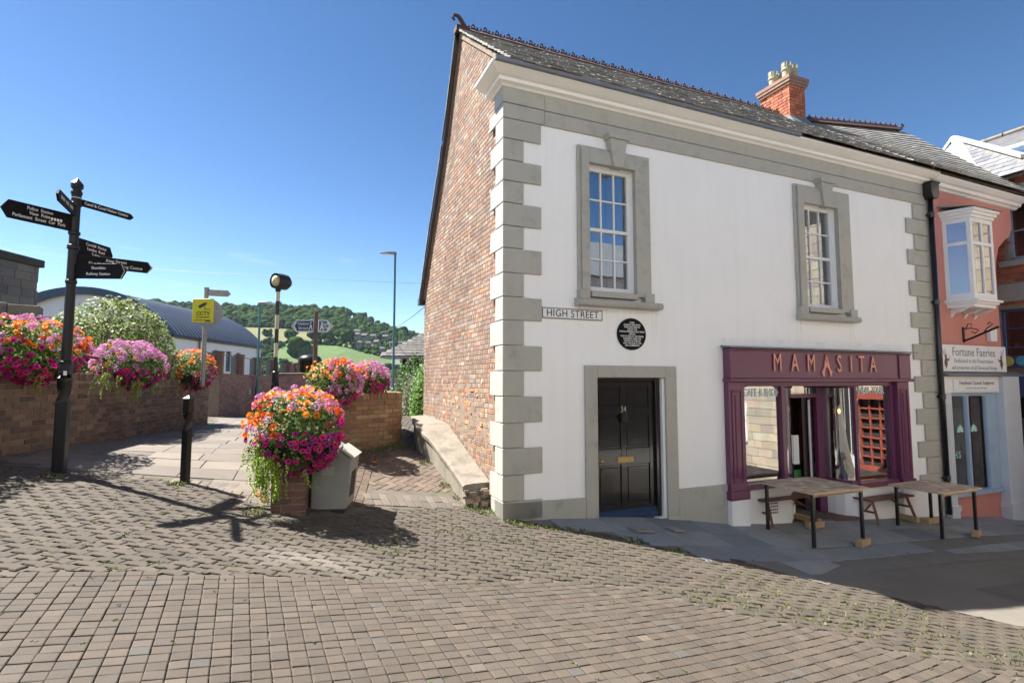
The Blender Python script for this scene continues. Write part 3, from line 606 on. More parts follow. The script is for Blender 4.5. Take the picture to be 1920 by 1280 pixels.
# crested ridge tiles
def crest_mesh():
    mb = MB()
    mb.prism([(-.11,-.07),(-.09,-.09),(0,.01),(.09,-.09),(.11,-.07),(.02,.05),(-.02,.05)], 0, .29, 'x')
    mb.box(0, -.014, .03, .29, .014, .065)
    for cx, r, w_ in ((.145,.050,.018),(.045,.026,.014),(.245,.026,.014)):
        k = 14; zc = .065+r+.012; 
        for i in range(k):
            a0, a1 = 2*math.pi*i/k, 2*math.pi*(i+1)/k
            p = [(cx+rr*math.cos(a), zc+rr*math.sin(a)) for rr in (r, r-w_) for a in (a0, a1)]
            mb.prism([p[0], p[1], p[3], p[2]], -.012, .012, 'y')
    for cx in (.095, .195): mb.prism([(cx-.012,.06),(cx+.012,.06),(cx+.006,.115),(cx-.006,.115)], -.012, .012, 'y')
    mb.prism([(.125,.165),(.165,.165),(.145,.205)], -.012, .012, 'y')
    return mb
cm = crest_mesh().build('ridge_tile', terra, house, M=None)
NR = 34; first = True
def place_crest(x0, z0, x1, z1, t, cnt, par):
    global first
    for i in range(cnt):
        if first: o = cm; first = False
        else: o = cm.copy(); link(o)
        o.parent = par
        f_ = i/cnt; o.location = (x0+(x1-x0)*f_, t, z0+(z1-z0)*f_); o.rotation_euler = (0, -math.atan2(z1-z0, x1-x0), RNG.uniform(-.02, .02)); o.scale = (math.hypot(x1-x0, z1-z0)/cnt/.29, 1, .78)
place_crest(.12, RIDGE_Z+.07, 7.85, RIDGE_Z+.06, RT, NR, house)
mb = MB(); pts = [(.15,.06),(.02,.13),(-.06,.25),(-.13,.33),(-.21,.33),(-.24,.26),(-.20,.22)]
mb.tube([(x*.85+.06, RT, RIDGE_Z+z*.9) for x, z in pts], [.05,.045,.04,.036,.03,.026,.02], 8); mb.box(-.1, RT-.09, RIDGE_Z-.02, .13, RT+.09, RIDGE_Z+.08); hp(mb, 'ridge_finial', terra)
# chimney
chim = MB(); cx0, cx1, cy0, cy1 = 7.90, 8.42, 1.85, 2.66
cz0, cz1 = 7.5, 8.76
chim.box(cx0+.015, cy0+.015, cz0, cx1-.015, cy1-.015, cz1)
ch = hp(chim, 'chimney', mortar)
mb = MB()
CHB = [(.44,.13,.06),(.38,.11,.055),(.48,.16,.07),(.33,.10,.06),(.42,.15,.08)]
lay_bricks(mb, cx1-cx0, cz0, cz1, lambda u, z, d: (cx0+u, cy0-d+.01, z), lambda u, z: True, CHB, header=.5, jit=.003)
lay_bricks(mb, cy1-cy0, cz0, cz1, lambda u, z, d: (cx0-d+.01, cy1-u, z), lambda u, z: True, CHB, header=.5, jit=.003)
lay_bricks(mb, cy1-cy0, cz0, cz1, lambda u, z, d: (cx1+d-.01, cy0+u, z), lambda u, z: True, CHB, header=.5, jit=.003)
for e, za, zb in ((.03, 8.70, 8.76),(.055, 8.76, 8.83),(.07, 8.83, 8.91)): mb.box(cx0-e, cy0-e, za, cx1+e, cy1+e, zb, (.24,.14,.10))
mb.build('chimney_brickwork', brickm, ch)
mb = MB(); mb.prism([(cy0-.22,7.60),(cy0-.20,7.68),(cy0+.0,7.97),(cy0+.0,7.80)], cx0-.07, cx1+.05, 'x'); mb.prism([(cy0-.05,7.70),(cy0-.05,7.88),(cy0+.3,8.12),(cy0+.3,7.9)], cx0-.035, cx0-.001, 'x'); mb.build('lead_flashing', lead, ch)
potm = M_('buff_clay_pot', (.40,.36,.24), .85, var=.25, vs=10, bump=.4, stain=(.18,.16,.1), st=(.5,.7), ss=5)
mb = MB(); mb.box(cx0+.02, cy0+.02, 8.91, cx1-.02, cy1-.02, 8.96); mb.build('mortar_flaunching', stonem, ch)
for px_, py_ in ((8.05,2.02),(8.29,2.04),(8.08,2.42),(8.30,2.44)):
    mb = MB(); prf = [(.10,0),(.105,.04),(.09,.06),(.10,.20),(.12,.215),(.12,.24),(.10,.25),(.105,.30)]
    mb.lathe(prf, (px_, py_, 8.94), 14)
    for k in range(6):
        a = k*math.pi/3; mb.box(-.035, -.012, 0, .035, .012, .09, T=Matrix.Translation((px_+.095*math.cos(a), py_+.095*math.sin(a), 9.24)) @ Matrix.Rotation(a+math.pi/2, 4, 'Z'))
    mb.build('chimney_pot', potm, ch)
# sash windows
def sash(W_, full, parent, sill, surr, key, depth=.09):
    a, b, c, d = W_; w_ = b-a; h_ = d-c; bars = MB(); y0, y1 = depth-.03, depth+.03
    for q in ((a,a+.055,c,d),(b-.055,b,c,d),(a+.055,b-.055,d-.06,d),(a+.055,b-.055,c,c+.09)): bars.box(q[0], y0, q[2], q[1], y1, q[3])
    mid = (c+d)/2+.0; bars.box(a+.055, y0-.006, mid-.025, b-.055, y1, mid+.025)
    iw = w_-.11
    for k in (1, 2): x = a+.055+iw*k/3; bars.box(x-.012, y0+.008, c+.09, x+.012, y1-.01, d-.06)
    for z in ((c+.09+mid-.025)/2, (mid+.025+d-.06)/2): bars.box(a+.055, y0+.010, z-.012, b-.055, y1-.012, z+.012)
    wnd = hp(bars, 'window', wtrim, bevel=.004)
    mb = MB(); mb.box(a+.03, depth, c+.03, b-.03, depth+.006, d-.03); mb.build('pane', glz, wnd)
    sa, sb, sz = surr; mb = MB(); t = a-sa-.0
    for o0, e in ((0, .05), (.045, .085)):      # two-step architrave
        mb.box(sa+o0, -e, sill[2]+.08, a-.0, 0 if o0 == 0 else -.051, sz-o0); mb.box(b+.0, -e, sill[2]+.08, sb-o0, 0 if o0 == 0 else -.051, sz-o0); mb.box(a, -e, d, b, 0 if o0 == 0 else -.051, sz-o0)
    for x in (sa-.01, sb-(a-sa)*.95+.01): mb.box(x, -.11, sill[2]+.0, x+(a-sa)*.95, 0, sill[2]+.14)
    mb.build('architrave', grey, wnd, bevel=.006)
    mb = MB(); mb.prism([(0,sill[2]-.10),(-.15,sill[2]-.095),(-.17,sill[2]-.055),(-.15,sill[2]-.005),(0,sill[2]+.015)], sill[0], sill[1], 'x'); mb.box(a, -.12, c-.085, b, .08, c-.0); mb.build('sill', grey, wnd, bevel=.005)
    kx0, kx1, kz = key; kc = (kx0+kx1)/2; mb = MB(); mb.prism([(kc-.085,d-.02),(kc+.085,d-.02),(kx1-.06,kz-.06),(kx0+.06,kz-.06)], -.135, 0, 'y'); mb.prism([(kx0+.04,kz-.07),(kx1-.04,kz-.07),(kx1,kz),(kx0,kz)], -.17, 0, 'y'); mb.build('keystone', grey, wnd, bevel=.008, recalc=True)
    # curtains with folds
    mb = MB()
    for x0, x1 in full:
        k = 26; top = d; vs = []
        for i in range(k+1):
            x = x0+(x1-x0)*i/k; y = .24+.03*math.sin(i*1.35)+.01*math.sin(i*.6); vs += [(x, y, c+.02), (x, y, top)]
        mb.add(vs, [(2*i, 2*i+2, 2*i+3, 2*i+1) for i in range(k)])
    mb.build('curtain', cloth, wnd, smooth=True)
    return wnd
w1 = sash(WIN1, [(1.33,1.75),(1.80,2.08)], house, (1.07,2.52,2.97), (1.125,2.39,5.235), (1.57,1.99,5.45))
mb = MB(); mb.lathe([(.01,0),(.05,.01),(.06,.05),(.045,.10),(.02,.12)], (1.95,.2,3.20), 12); mb.lathe([(.02,0),(.035,.03),(.01,.06)], (1.90,.2,3.18), 10); mb.build('ornament', signw, w1, smooth=True)
w2 = sash(WIN2, [(5.74,5.86),(6.33,6.58)], house, (5.50,7.0,2.97), (5.53,6.97,5.31), (6.06,6.50,5.46))
# entrance door
door = MB(); dx0, dx1, dz0, dz1 = 1.42, 2.50, -.13, 1.83
door.box(dx0, .12, dz0, dx1, .17, dz1)
door.box(2.50, .05, -.2, 2.58, .17, 1.855); door.box(dx0, .06, 1.80, 2.5, .17, 1.853)
def stile(a, b, c, d): door.box(a, .098, c, b, .12, d)
for a, b in ((dx0,dx0+.09),(1.90,1.99),(dx1-.09,dx1)): stile(a, b, dz0, 1.80)
for c, d in ((dz0,dz0+.13),(.58,.82),(1.30,1.42),(1.71,1.80)): stile(dx0+.09, 1.90, c, d); stile(1.99, dx1-.09, c, d)
for a, b in ((dx0+.09,1.90),(1.99,dx1-.09)):
    for c, d in ((dz0+.13,.58),(.82,1.30),(1.42,1.71)): door.box(a+.035, .108, c+.035, b-.035, .12, d-.035)
dr = hp(door, 'door', doorm, bevel=.005)
weather = M_('blue_black_weatherboard_paint', (.02,.035,.075), .25, var=.1, bump=.05)
mb = MB(); mb.prism([(.098,-.06),(.04,-.15),(.04,-.19),(.12,-.19),(.12,-.06)], dx0, dx1, 'x'); mb.build('weatherboard', weather, dr)
mb = MB(); mb.box(1.83, .088, .615, 2.11, .098, .70); mb.box(1.86, .082, .635, 2.08, .088, .68); mb.build('letterbox', brass, dr, bevel=.003)
mb = MB(); mb.lathe([(.028,0),(.028,.01),(.012,.012),(.012,.03),(.03,.045),(.033,.06),(.02,.075)], (0,0,0), 14, T=Matrix.Translation((1.53,.098,.655)) @ Matrix.Rotation(R(90), 4, 'X')); mb.build('door_knob', brass, dr, smooth=True)
mb = MB(); mb.box(1.885, .06, 1.20, 2.005, .098, 1.335); mb.box(1.90, .05, 1.215, 1.99, .06, 1.32); mb.box(1.925, .046, 1.235, 1.965, .05, 1.245); mb.build('door_viewer_box', iron, dr, bevel=.006)
text('house_number', '34', .13, lety, dr, face_m(1.945, .094, 1.385), sx=.8)
mb = MB(); mb.box(1.43, .07, 1.235, 1.46, .12, 1.31); mb.build('doorbell', signw, house)
mb = MB(); mb.prism([(1.40,-.42),(2.62,-.50),(2.62,-.225),(1.40,-.20)], -.06, .2, 'y'); hp(mb, 'doorstep', stonem, bevel=.01)

# ------------------------------------------------------------------ plum shopfront
shop = empty('shopfront'); shop.parent = house
def sp_(mb, name, mat, **k): return mb.build(name, mat, shop, **k)
mb = MB(); mb.box(3.80, -.13, 1.85, 8.36, 0, 2.33); mb.box(3.78, -.17, 1.795, 8.42, 0, 1.85); mb.box(3.79, -.15, 2.30, 8.40, 0, 2.335)
mb.box(3.80, -.155, 1.85, 4.10, -.13, 2.30); mb.box(8.02, -.155, 1.85, 8.36, -.13, 2.30); sp_(mb, 'fascia', plum, bevel=.008)
mb = MB(); mb.prism([(-.22,2.337),(-.22,2.352),(0,2.385),(0,2.36)], 3.76, 8.50, 'x'); sp_(mb, 'lead_canopy', lead)
for a, b, zb in ((3.80,4.14,-.04),(8.02,8.36,-.15)):
    mb = MB(); mb.box(a, -.10, zb, b, 0, 1.795); mb.box(a-.03, -.13, zb-.02, b+.03, 0, zb+.12)
    for q in ((a+.06,a+.09,zb+.24,1.66),(b-.09,b-.06,zb+.24,1.66)): mb.box(q[0], -.115, q[2], q[1], -.10, q[3])
    mb.box(a+.09, -.115, 1.63, b-.09, -.10, 1.66); mb.box(a+.09, -.115, zb+.24, b-.09, -.10, zb+.27); mb.box(a+.13, -.112, zb+.32, b-.13, -.10, 1.58)
    sp_(mb, 'pilaster', plum, bevel=.006)
    mb = MB(); mb.box(a-.015, -.12, -1.5, b+.02, 0, zb-.022); sp_(mb, 'plinth_block', white)
mb = MB()      # frames, mullions, sills
mb.box(4.14, -.02, 1.72, 8.02, .10, 1.795)
mb.box(4.14, .0, .14, 4.20, .08, 1.72); mb.box(5.06, -.02, .05, 5.15, .08, 1.72); mb.box(6.90, -.02, -.1, 6.97, .08, 1.72); mb.box(7.93, -.02, -.1, 8.02, .10, 1.72)
mb.box(4.14, -.07, .06, 5.15, .09, .15); mb.box(6.90, -.07, -.12, 8.02, .09, -.03)
mb.box(5.79, .45, -.75, 5.86, .53, 1.795); mb.box(6.52, .45, -.75, 6.71, .53, 1.795); mb.box(5.86, .45, 1.50, 6.52, .53, 1.57); mb.box(5.86, .45, 1.74, 6.52, .53, 1.795)
for x0, x1, zt in ((4.20,5.06,1.72),(6.97,7.93,1.72)):      # arched corners
    for s_, xc in ((1, x0), (-1, x1)):
        pts = [(xc, zt)]+[(xc+s_*(.16-.16*math.sin(a)), zt-.16+.16*math.cos(a)) for a in np.linspace(0, math.pi/2, 7)]
        mb.prism(pts, .02, .06, 'y')
sp_(mb, 'window_frame', plum, bevel=.004, recalc=True)
mb = MB(); mb.box(4.14, -.02, -1.6, 5.2, .10, .055); sp_(mb, 'stallriser', white); mb = MB(); mb.box(6.90, -.02, -1.6, 8.02, .10, -.125); sp_(mb, 'stallriser', white)
def curve_r(): return [(6.71,.47),(6.72,.30),(6.76,.16),(6.83,.07),(6.91,.03)]
for pts in ([(5.13,.04),(5.35,.10),(5.6,.24),(5.79,.47)], curve_r()):
    z1 = .05 if pts[0][0] < 5.5 else -.06
    mb = MB()
    for (ax, ay), (bx, by) in zip(pts, pts[1:]): mb.add([(ax,ay,-1.6),(bx,by,-1.6),(bx,by,z1),(ax,ay,z1)], [(0,1,2,3)])
    sp_(mb, 'stallriser', white)
vent = MB()
for i in range(6):
    for j in range(4): vent.box(4.62+i*.045, -.026, -.36+j*.05, 4.645+i*.045, -.02, -.335+j*.05)
sp_(vent, 'air_vent', iron)
mb = MB()
for pts in ([(5.13,.04),(5.35,.10),(5.6,.24),(5.79,.47)], curve_r()):
    z1 = .05 if pts[0][0] < 5.5 else -.06
    for (ax, ay), (bx, by) in zip(pts, pts[1:]):
        for za, zb in ((z1, z1+.07), (1.68, 1.795)): mb.hexa([(ax-.01,ay-.04,za),(bx-.01,by-.04,za),(bx+.02,by,za),(ax+.02,ay,za),(ax-.01,ay-.04,zb),(bx-.01,by-.04,zb),(bx+.02,by,zb),(ax+.02,ay,zb)])
sp_(mb, 'curved_rail', plum)
mb = MB(); mb.box(4.20, .04, .15, 5.06, .048, 1.72); sp_(mb, 'pane', shopg)
mb = MB(); mb.box(6.97, .04, -.03, 7.93, .048, 1.72); sp_(mb, 'pane', shopg)
for pts in ([(5.13,.04),(5.35,.10),(5.6,.24),(5.79,.47)], curve_r()):
    z1 = .12 if pts[0][0] < 5.5 else .01; mb = MB(); v = [(x, y, z) for x, y in pts for z in (z1, 1.68)]
    mb.add(v, [(2*i, 2*i+2, 2*i+3, 2*i+1) for i in range(len(pts)-1)]); sp_(mb, 'curved_pane', shopg, smooth=True)
mb = MB(); mb.box(5.86, .49, 1.57, 6.52, .496, 1.74); sp_(mb, 'fanlight', shopg)
mb = MB(); mb.box(5.25, -.06, -1.4, 6.88, .47, -.62); sp_(mb, 'doorstep', M_('red_tile_step', (.16,.065,.045), .6, var=.2, bump=.2), bevel=.01)
mb = MB(); mb.box(6.25, .55, -.6, 6.52, .59, 1.50); mb.box(6.40, .51, -.6, 6.45, .55, 1.50); sp_(mb, 'door', M_('dark_door_paint', (.03,.015,.025), .4), bevel=.004)
mb = MB(); mb.box(6.36, .50, -.5, 6.40, .52, 1.46); sp_(mb, 'door_glass_edge', palebl)
mb = MB(); mb.box(5.88, .46, .30, 6.02, .464, .82); sp_(mb, 'notice', paper)
mb = MB(); mb.box(6.0, .62, .02, 6.25, .64, .16); sp_(mb, 'green_display', M_('green_display', (.015,.16,.03), .5))
# interior: floor, back wall, shelves and stock seen through the glass
mb = MB(); mb.box(4.0, 3.4, -1.2, 8.2, 3.5, 2.6); mb.box(4.0, .55, -.74, 8.2, 3.4, -.64); mb.box(3.95, .1, -1.2, 4.05, 3.4, 2.6); mb.box(8.1, .1, -1.2, 8.2, 3.4, 2.6); mb.box(4.0, .12, 2.0, 8.2, 3.4, 2.1); sp_(mb, 'shop_room', roomm)
mb = MB(); mb.box(4.16, .10, .02, 5.05, .7, .10); mb.box(6.8, .10, -.15, 7.92, .85, -.08); sp_(mb, 'window_shelf', rawwood)
stock = M_('shop_stock', attr=True, rough=.7, var=.1, bump=0)
CN = [('pink',(.5,.2,.3)),('blue',(.3,.35,.5)),('cream',(.55,.5,.45)),('green',(.15,.3,.28)),('mustard',(.5,.4,.15)),('purple',(.45,.25,.4)),('white',(.6,.6,.62))]
def stock_item(k, cn, c, x, y, z, where):
    mb = MB(); nm = ('vase','bowl','box')[k]
    if k == 0: mb.lathe([(.03,0),(.06,.03),(.05,.12),(.02,.16),(.025,.2)], (0,0,0), 12, c)
    elif k == 1: mb.lathe([(.03,0),(.07,.02),(.11,.07),(.12,.09),(.10,.085),(.05,.03),(.0,.025)], (0,0,0), 14, c)
    else: mb.box(0,0,0,.10,.07,.13,c); mb.box(-.004,-.004,.13,.104,.074,.155,tuple(v*.7 for v in c))
    o = mb.build(nm, stock, M=HM @ Matrix.Translation((x,y,z)), smooth=(k < 2)); tag(o, cn+' '+nm+' standing in the '+where+' window of the plum shop', nm, 'stock in the '+where+' shop window')
for i, x in enumerate(np.linspace(4.30,4.98,6)): stock_item((0,1,2,0,1,0)[i], *CN[i], x, .25+.15*(i % 2), .10, 'left')
for i, x in enumerate(np.linspace(7.05,7.85,7)): stock_item((1,0,2,1,0,2,0)[i], *CN[(i*3) % 7], x, .25+.2*(i % 2), -.08, 'right')
for (x, y, z, c, cn) in ((6.80,.75,-.30,(.50,.38,.45),'lilac'),(6.98,.95,-.12,(.30,.42,.48),'blue-green'),(6.86,.62,-.12,(.58,.48,.52),'pale pink')):
    mb = MB(); v = []; k = 12
    for a in range(7):
        for b in range(k):
            p_, q_ = math.pi*a/6, 2*math.pi*b/k; cx_, cy_ = math.sin(p_)*math.cos(q_), math.sin(p_)*math.sin(q_); v.append((np.sign(cx_)*abs(cx_)**.6*.20, math.cos(p_)*.08, np.sign(cy_)*abs(cy_)**.6*.17+.17))
    mb.add(v, [(a*k+b,a*k+(b+1) % k,(a+1)*k+(b+1) % k,(a+1)*k+b) for a in range(6) for b in range(k)], c)
    o = mb.build('cushion', stock, M=HM @ Matrix.Translation((x,y,z)) @ Matrix.Rotation(.3, 4, 'Y'), smooth=True); tag(o, cn+' cushion piled behind the curved pane of the shop', 'cushion', 'cushions in the shop window')
mb = MB(); mb.box(4.72, .5, -.3, 4.86, .56, 1.7, (.62,.64,.68)); sp_(mb, 'reflection_strip', stock)  # pale upright strips behind the glass stand in for reflections
mb = MB(); mb.box(6.98, .6, -.3, 7.08, .66, 1.7, (.55,.62,.70)); sp_(mb, 'reflection_strip', stock)

mb = MB()      # pigeon-hole shelving in the right window
for i in range(7): mb.box(6.85+i*.145, .95, .3, 6.865+i*.145, 1.1, 1.5)
for j in range(6): mb.box(6.85, .95, .3+j*.24, 7.735, 1.1, .32+j*.24)
sp_(mb, 'pigeon_hole_shelf', M_('red_shelf_paint', (.42,.10,.06), .5))
lamp = M_('warm_lamp_glow', (.9,.5,.15), .5, emis=(1,.45,.12,2.0))
for x, z in ((4.63,1.13),(7.2,1.20)):
    mb = MB(); mb.lathe([(.006,-.02),(.02,.0),(.028,.03),(.02,.06),(.006,.075)], (x,.5,z), 10); sp_(mb, 'hanging_lamp', lamp, smooth=True)
# lettering and the praying hands
lets = [(4.84,'M'),(5.245,'A'),(5.64,'M'),(6.35,'S'),(6.665,'I'),(6.945,'T'),(7.265,'A')]
for x, ch_ in lets: text('letter', ch_, .425, letr, shop, face_m(x, -.150, 2.10), sx=.62, bold=.0, ext=.006)
mb = MB()
for s_ in (1, -1):
    T = Matrix.Translation((6.03,0,0)) @ Matrix.Diagonal((s_, 1, 1, 1))
    def q(pts): mb.prism([(6.03+s_*x, z) for x, z in pts], -.155, -.133, 'y')
    q([(.004,2.27),(.018,2.24),(.055,2.10),(.075,2.02),(.062,2.015),(.035,2.09),(.012,2.16)])
    q([(.004,2.13),(.018,2.14),(.045,2.06),(.075,2.0),(.06,1.98),(.03,2.03),(.006,2.06)])
    q([(.07,2.0),(.085,2.03),(.10,1.995),(.125,1.99),(.13,1.96),(.11,1.955),(.115,1.90),(.10,1.885),(.09,1.93),(.08,1.885),(.065,1.895),(.07,1.95),(.06,1.975)])
sp_(mb, 'praying_hands_emblem', letr, recalc=True)
wl_ = M_('window_lettering', (.62,.78,.80), .5, var=0, bump=0)
text('window_lettering', 'CAFE & SHOP', .18, wl_, shop, face_m(4.66, .034, 1.61), sx=.74, bold=.003)
text('window_lettering', 'INDIA TOUR', .18, wl_, shop, face_m(7.45, .034, 1.63), sx=.72, bold=.003)

# street name plate, plaque
sg = empty('street_name_plate', M=HM @ Matrix.Translation((1.04, 0, 2.745))); tag(sg, 'white HIGH STREET name plate with black border on the white wall', 'street sign')
mb = MB(); mb.box(-.49, -.022, -.075, .49, -.001, .085); mb.build('plate', signw, sg, bevel=.005)
mb = MB()
for q in ((-.485,.485,.068,.078),(-.485,.485,-.069,-.059),(-.485,-.475,-.059,.068),(.475,.485,-.059,.068)): mb.box(q[0], -.026, q[2], q[1], -.0225, q[3])
mb.build('border', letk, sg)
text('lettering', 'HIGH STREET', .142, letk, sg, face_m(0, -.024, .002), sx=.93, spacing=1.08)
pq = empty('wall_plaque', M=HM @ Matrix.Translation((2.035, 0, 2.50))); tag(pq, 'oval black plaque with small white lines of text above the black door', 'plaque')
mb = MB(); mb.lathe([(.24,0),(.255,.008),(.255,.02),(.245,.028)], (0,0,0), 40, T=Matrix.Rotation(R(90), 4, 'X') @ Matrix.Diagonal((1,.93,1,1))); mb.build('disc', signk, pq)
lines = ['THESE', 'ANCIENT BUILDINGS', 'WERE RESTORED IN', '1983 BY THE', 'STROUD PRESERVATION TRUST', 'LIMITED', 'THEY STAND AT THE CROSS,', 'FOR MANY YEARS THE', 'CENTRE OF STROUD', 'AND THE HUB OF THE', 'OLD COMMUNITY']
text('inscription', '\n'.join(lines), .034, letw, pq, face_m(0, -.030, 0), sx=.92, line=1.0, bold=.0005)
ORD = ['first','second','third','fourth','fifth','sixth','seventh']
# ------------------------------------------------------------------ rainwater pipe between the two houses
dp = empty('rainwater_pipe', M=HM @ Matrix.Translation((9.42, 0, 0))); tag(dp, 'black rainwater pipe and hopper between the white house and the pink house', 'drainpipe')
mb = MB(); mb.tube([(0,-.09,5.55),(0,-.09,-.80)], .048, 12); 
mb.build('pipe', iron, dp, smooth=True)
for z in (5.2, 3.4, 1.5, -.1):
    mb = MB(); mb.tube([(0,-.09,z-.05),(0,-.09,z+.05)], .062, 12); mb.box(-.09,-.1,z-.015,.09,0,z+.015); mb.build('collar', iron, dp)
mb = MB(); mb.prism([(-.08,5.53),(.08,5.53),(.13,5.62),(.13,5.86),(-.13,5.86),(-.13,5.62)], -.20, -.01, 'y'); mb.box(-.15,-.22,5.84,.15,0,5.88); mb.build('hopper', iron, dp, bevel=.01)
mb = MB(); mb.tube([(0,-.2,6.26),(0,-.15,6.1),(0,-.12,5.9)], .04, 10); mb.build('gutter_outlet', galv, dp)

# ================================================================== PINK HOUSE
ph = empty('pink_house', M=HM); tag(ph, 'salmon pink rendered house with white oriel window and pale blue shopfront', 'house')
mb = MB()
prf = [(9.47,-1.9),(11.86,-1.9),(11.86,4.25),(11.90,4.5),(12.02,4.80),(12.28,5.0),(12.52,5.12),(12.62,5.3),(12.62,5.95),(9.47,5.95)]
def strip(mb, x0, x1, z0, z1, m=0): mb.add([(x0,0,z0),(x1,0,z0),(x1,0,z1),(x0,0,z1)], [(0,1,2,3)], (1,1,1), m)
strip(mb, 9.47, 9.74, -1.9, 1.9); strip(mb, 11.12, 11.86, -1.9, 1.9); strip(mb, 9.74, 11.12, -1.9, -.50); strip(mb, 9.74, 11.12, 1.55, 1.9)
mb.add([(x, 0, z) for x, z in [(9.47,1.9),(11.86,1.9)]+prf[2:]], [tuple(range(10))])
for (ax, az), (bx, bz) in zip(prf[1:], prf[2:9]): mb.add([(ax,0,az),(ax,4.5,az),(bx,4.5,bz),(bx,0,bz)], [(0,1,2,3)])
mb.build('front_wall', pinkp, ph)
mb = MB(); mb.box(9.47, 4.4, -1.9, 11.86, 4.5, 5.9); mb.build('rear_wall', pinkp, ph)
mb = MB(); prof2 = [(0,5.80),(.05,5.805),(.08,5.84),(.13,5.85),(.15,5.91),(.20,5.93),(.27,5.985),(.27,6.02),(0,6.2)]
v = [(9.44,-d,z) for d, z in prof2]+[(12.78,-d,z-.05) for d, z in prof2]; n = len(prof2)
mb.add(v, [(i, (i+1) % n, (i+1) % n+n, i+n) for i in range(n)]+[tuple(range(n-1,-1,-1)), tuple(range(n,2*n))]); mb.build('cornice', wtrim, ph, recalc=True)
mb = MB(); mb.prism([(-.28,6.03),(2.06,7.9),(4.5,6.0),(4.4,5.9),(2.06,7.8),(0,6.1)], 9.47, 12.55, 'x'); rf2 = mb.build('roof', mortar, ph)
mb = MB(); gv = []
for i in range(13):
    for k in range(7):
        t, f_ = i/12, k/6; xx = 8.46+(12.80-.35*f_-8.46)*t; z0, z1 = 6.045-.05*t, 7.97+.54*t; gv.append((xx, -.31+2.39*f_, z0+(z1-z0)*f_-.01))
mb.add(gv, [(i*7+k, (i+1)*7+k, (i+1)*7+k+1, i*7+k+1) for i in range(12) for k in range(6)]); mb.add([(12.80,-.31,6.0),(13.3,4.5,5.9),(12.45,2.08,8.5)], [(0,1,2)]); mb.add([(12.45,2.08,8.5),(13.3,4.5,5.9),(9.46,4.6,5.9),(8.46,2.08,7.97)], [(0,1,2,3)]); mb.build('roof_boarding', mortar, rf2)
# slates of the rising front slope, trimmed along the hip
SL2 = [(.235,.225,.205),(.20,.20,.19),(.26,.245,.22),(.18,.18,.175),(.22,.21,.185)]
mb = MB(); rows = 17
for r in range(rows):
    f0, f1 = r/rows, min((r+1.7)/rows, 1); x = 8.46-RNG.uniform(0,.2); ex = 12.80-.35*f0
    while x < ex:
        w_ = .27*RNG.uniform(.7,1.3); a, b = max(x, 8.46), min(x+w_-.006, ex); x += w_
        if b-a < .04: continue
        def P(xx, f_, o):
            t = (xx-8.46)/4.34; z0 = 6.075-.05*t; z1 = 8.0+.54*t; return (xx, -.34+2.42*f_-o*.6, z0+(z1-z0)*f_+o*.8)
        j = RNG.uniform(-.006, .006)
        mb.add([P(a,f0+j,.045),P(b,f0+j,.045),P(b,f1,.012),P(a,f1,.012),P(a,f0+j,.022),P(b,f0+j,.022),P(b,f1,0),P(a,f1,0)], [(0,1,2,3),(4,5,1,0),(5,6,2,1),(7,4,0,3),(6,7,3,2)], pick(SL2,.15))
mb.build('slate_covering', slate, rf2)
place_crest(8.55, 8.07, 12.25, 8.56, RT, 18, ph)
mb = MB(); mb.tube([(12.25,RT,8.54),(12.38,RT,8.60),(12.47,RT,8.67),(12.43,RT,8.74)], [.06,.055,.04,.02], 8); mb.build('ridge_finial', terra, ph)
# oriel
ori = MB(); P0 = [(9.93,0),(10.10,-.42),(10.90,-.42),(11.07,0)]
z0, z1 = 3.47, 5.16
def seg(mb, a, b, za, zb, th=.05, off=0):
    ax, ay = a; bx, by = b; L = math.hypot(bx-ax, by-ay); nx, ny = (by-ay)/L*-th, (bx-ax)/L*th
    mb.hexa([(ax,ay,za),(bx,by,za),(bx+nx,by+ny,za),(ax+nx,ay+ny,za),(ax,ay,zb),(bx,by,zb),(bx+nx,by+ny,zb),(ax+nx,ay+ny,zb)])
def lerp(a, b, t): return (a[0]+(b[0]-a[0])*t, a[1]+(b[1]-a[1])*t)
for a, b, mull in ((P0[0],P0[1],[]),(P0[1],P0[2],[.5]),(P0[2],P0[3],[])):
    wide = .12 if a == P0[1] else .17
    L = math.hypot(b[0]-a[0], b[1]-a[1]); e = (.075 if a == P0[1] else .07)/L
    seg(ori, a, lerp(a,b,e), z0, z1); seg(ori, lerp(a,b,1-e), b, z0, z1)
    seg(ori, lerp(a,b,e), lerp(a,b,1-e), z0, z0+.13); seg(ori, lerp(a,b,e), lerp(a,b,1-e), z1-.09, z1); seg(ori, lerp(a,b,e), lerp(a,b,1-e), 4.60, 4.67)
    for m_ in mull: seg(ori, lerp(a,b,m_-.03), lerp(a,b,m_+.03), z0+.13, 4.60, .045); seg(ori, lerp(a,b,m_-.03), lerp(a,b,m_+.03), 4.67, z1-.09, .045)
ow = ori.build('oriel_window', wtrim, ph, recalc=True, bevel=.004)
mb = MB()
for a, b in zip(P0, P0[1:]):
    a2 = (a[0]*1, a[1]+.025); b2 = (b[0], b[1]+.025); mb.add([(a2[0],a2[1],z0+.1),(b2[0],b2[1],z0+.1),(b2[0],b2[1],z1-.05),(a2[0],a2[1],z1-.05)], [(0,1,2,3)])
mb.build('pane', glz, ow)
def plate(mb, e, za, zb):
    mb.prism([(9.93-e,0),(10.10-e*.6,-.42-e),(10.90+e*.6,-.42-e),(11.07+e,0)], za, zb, 'z')
mb = MB(); plate(mb, .03, z1, z1+.06); plate(mb, .07, z1+.06, z1+.12); plate(mb, .11, z1+.12, z1+.18)
mb.build('oriel_cornice', wtrim, ow, bevel=.004, recalc=True)
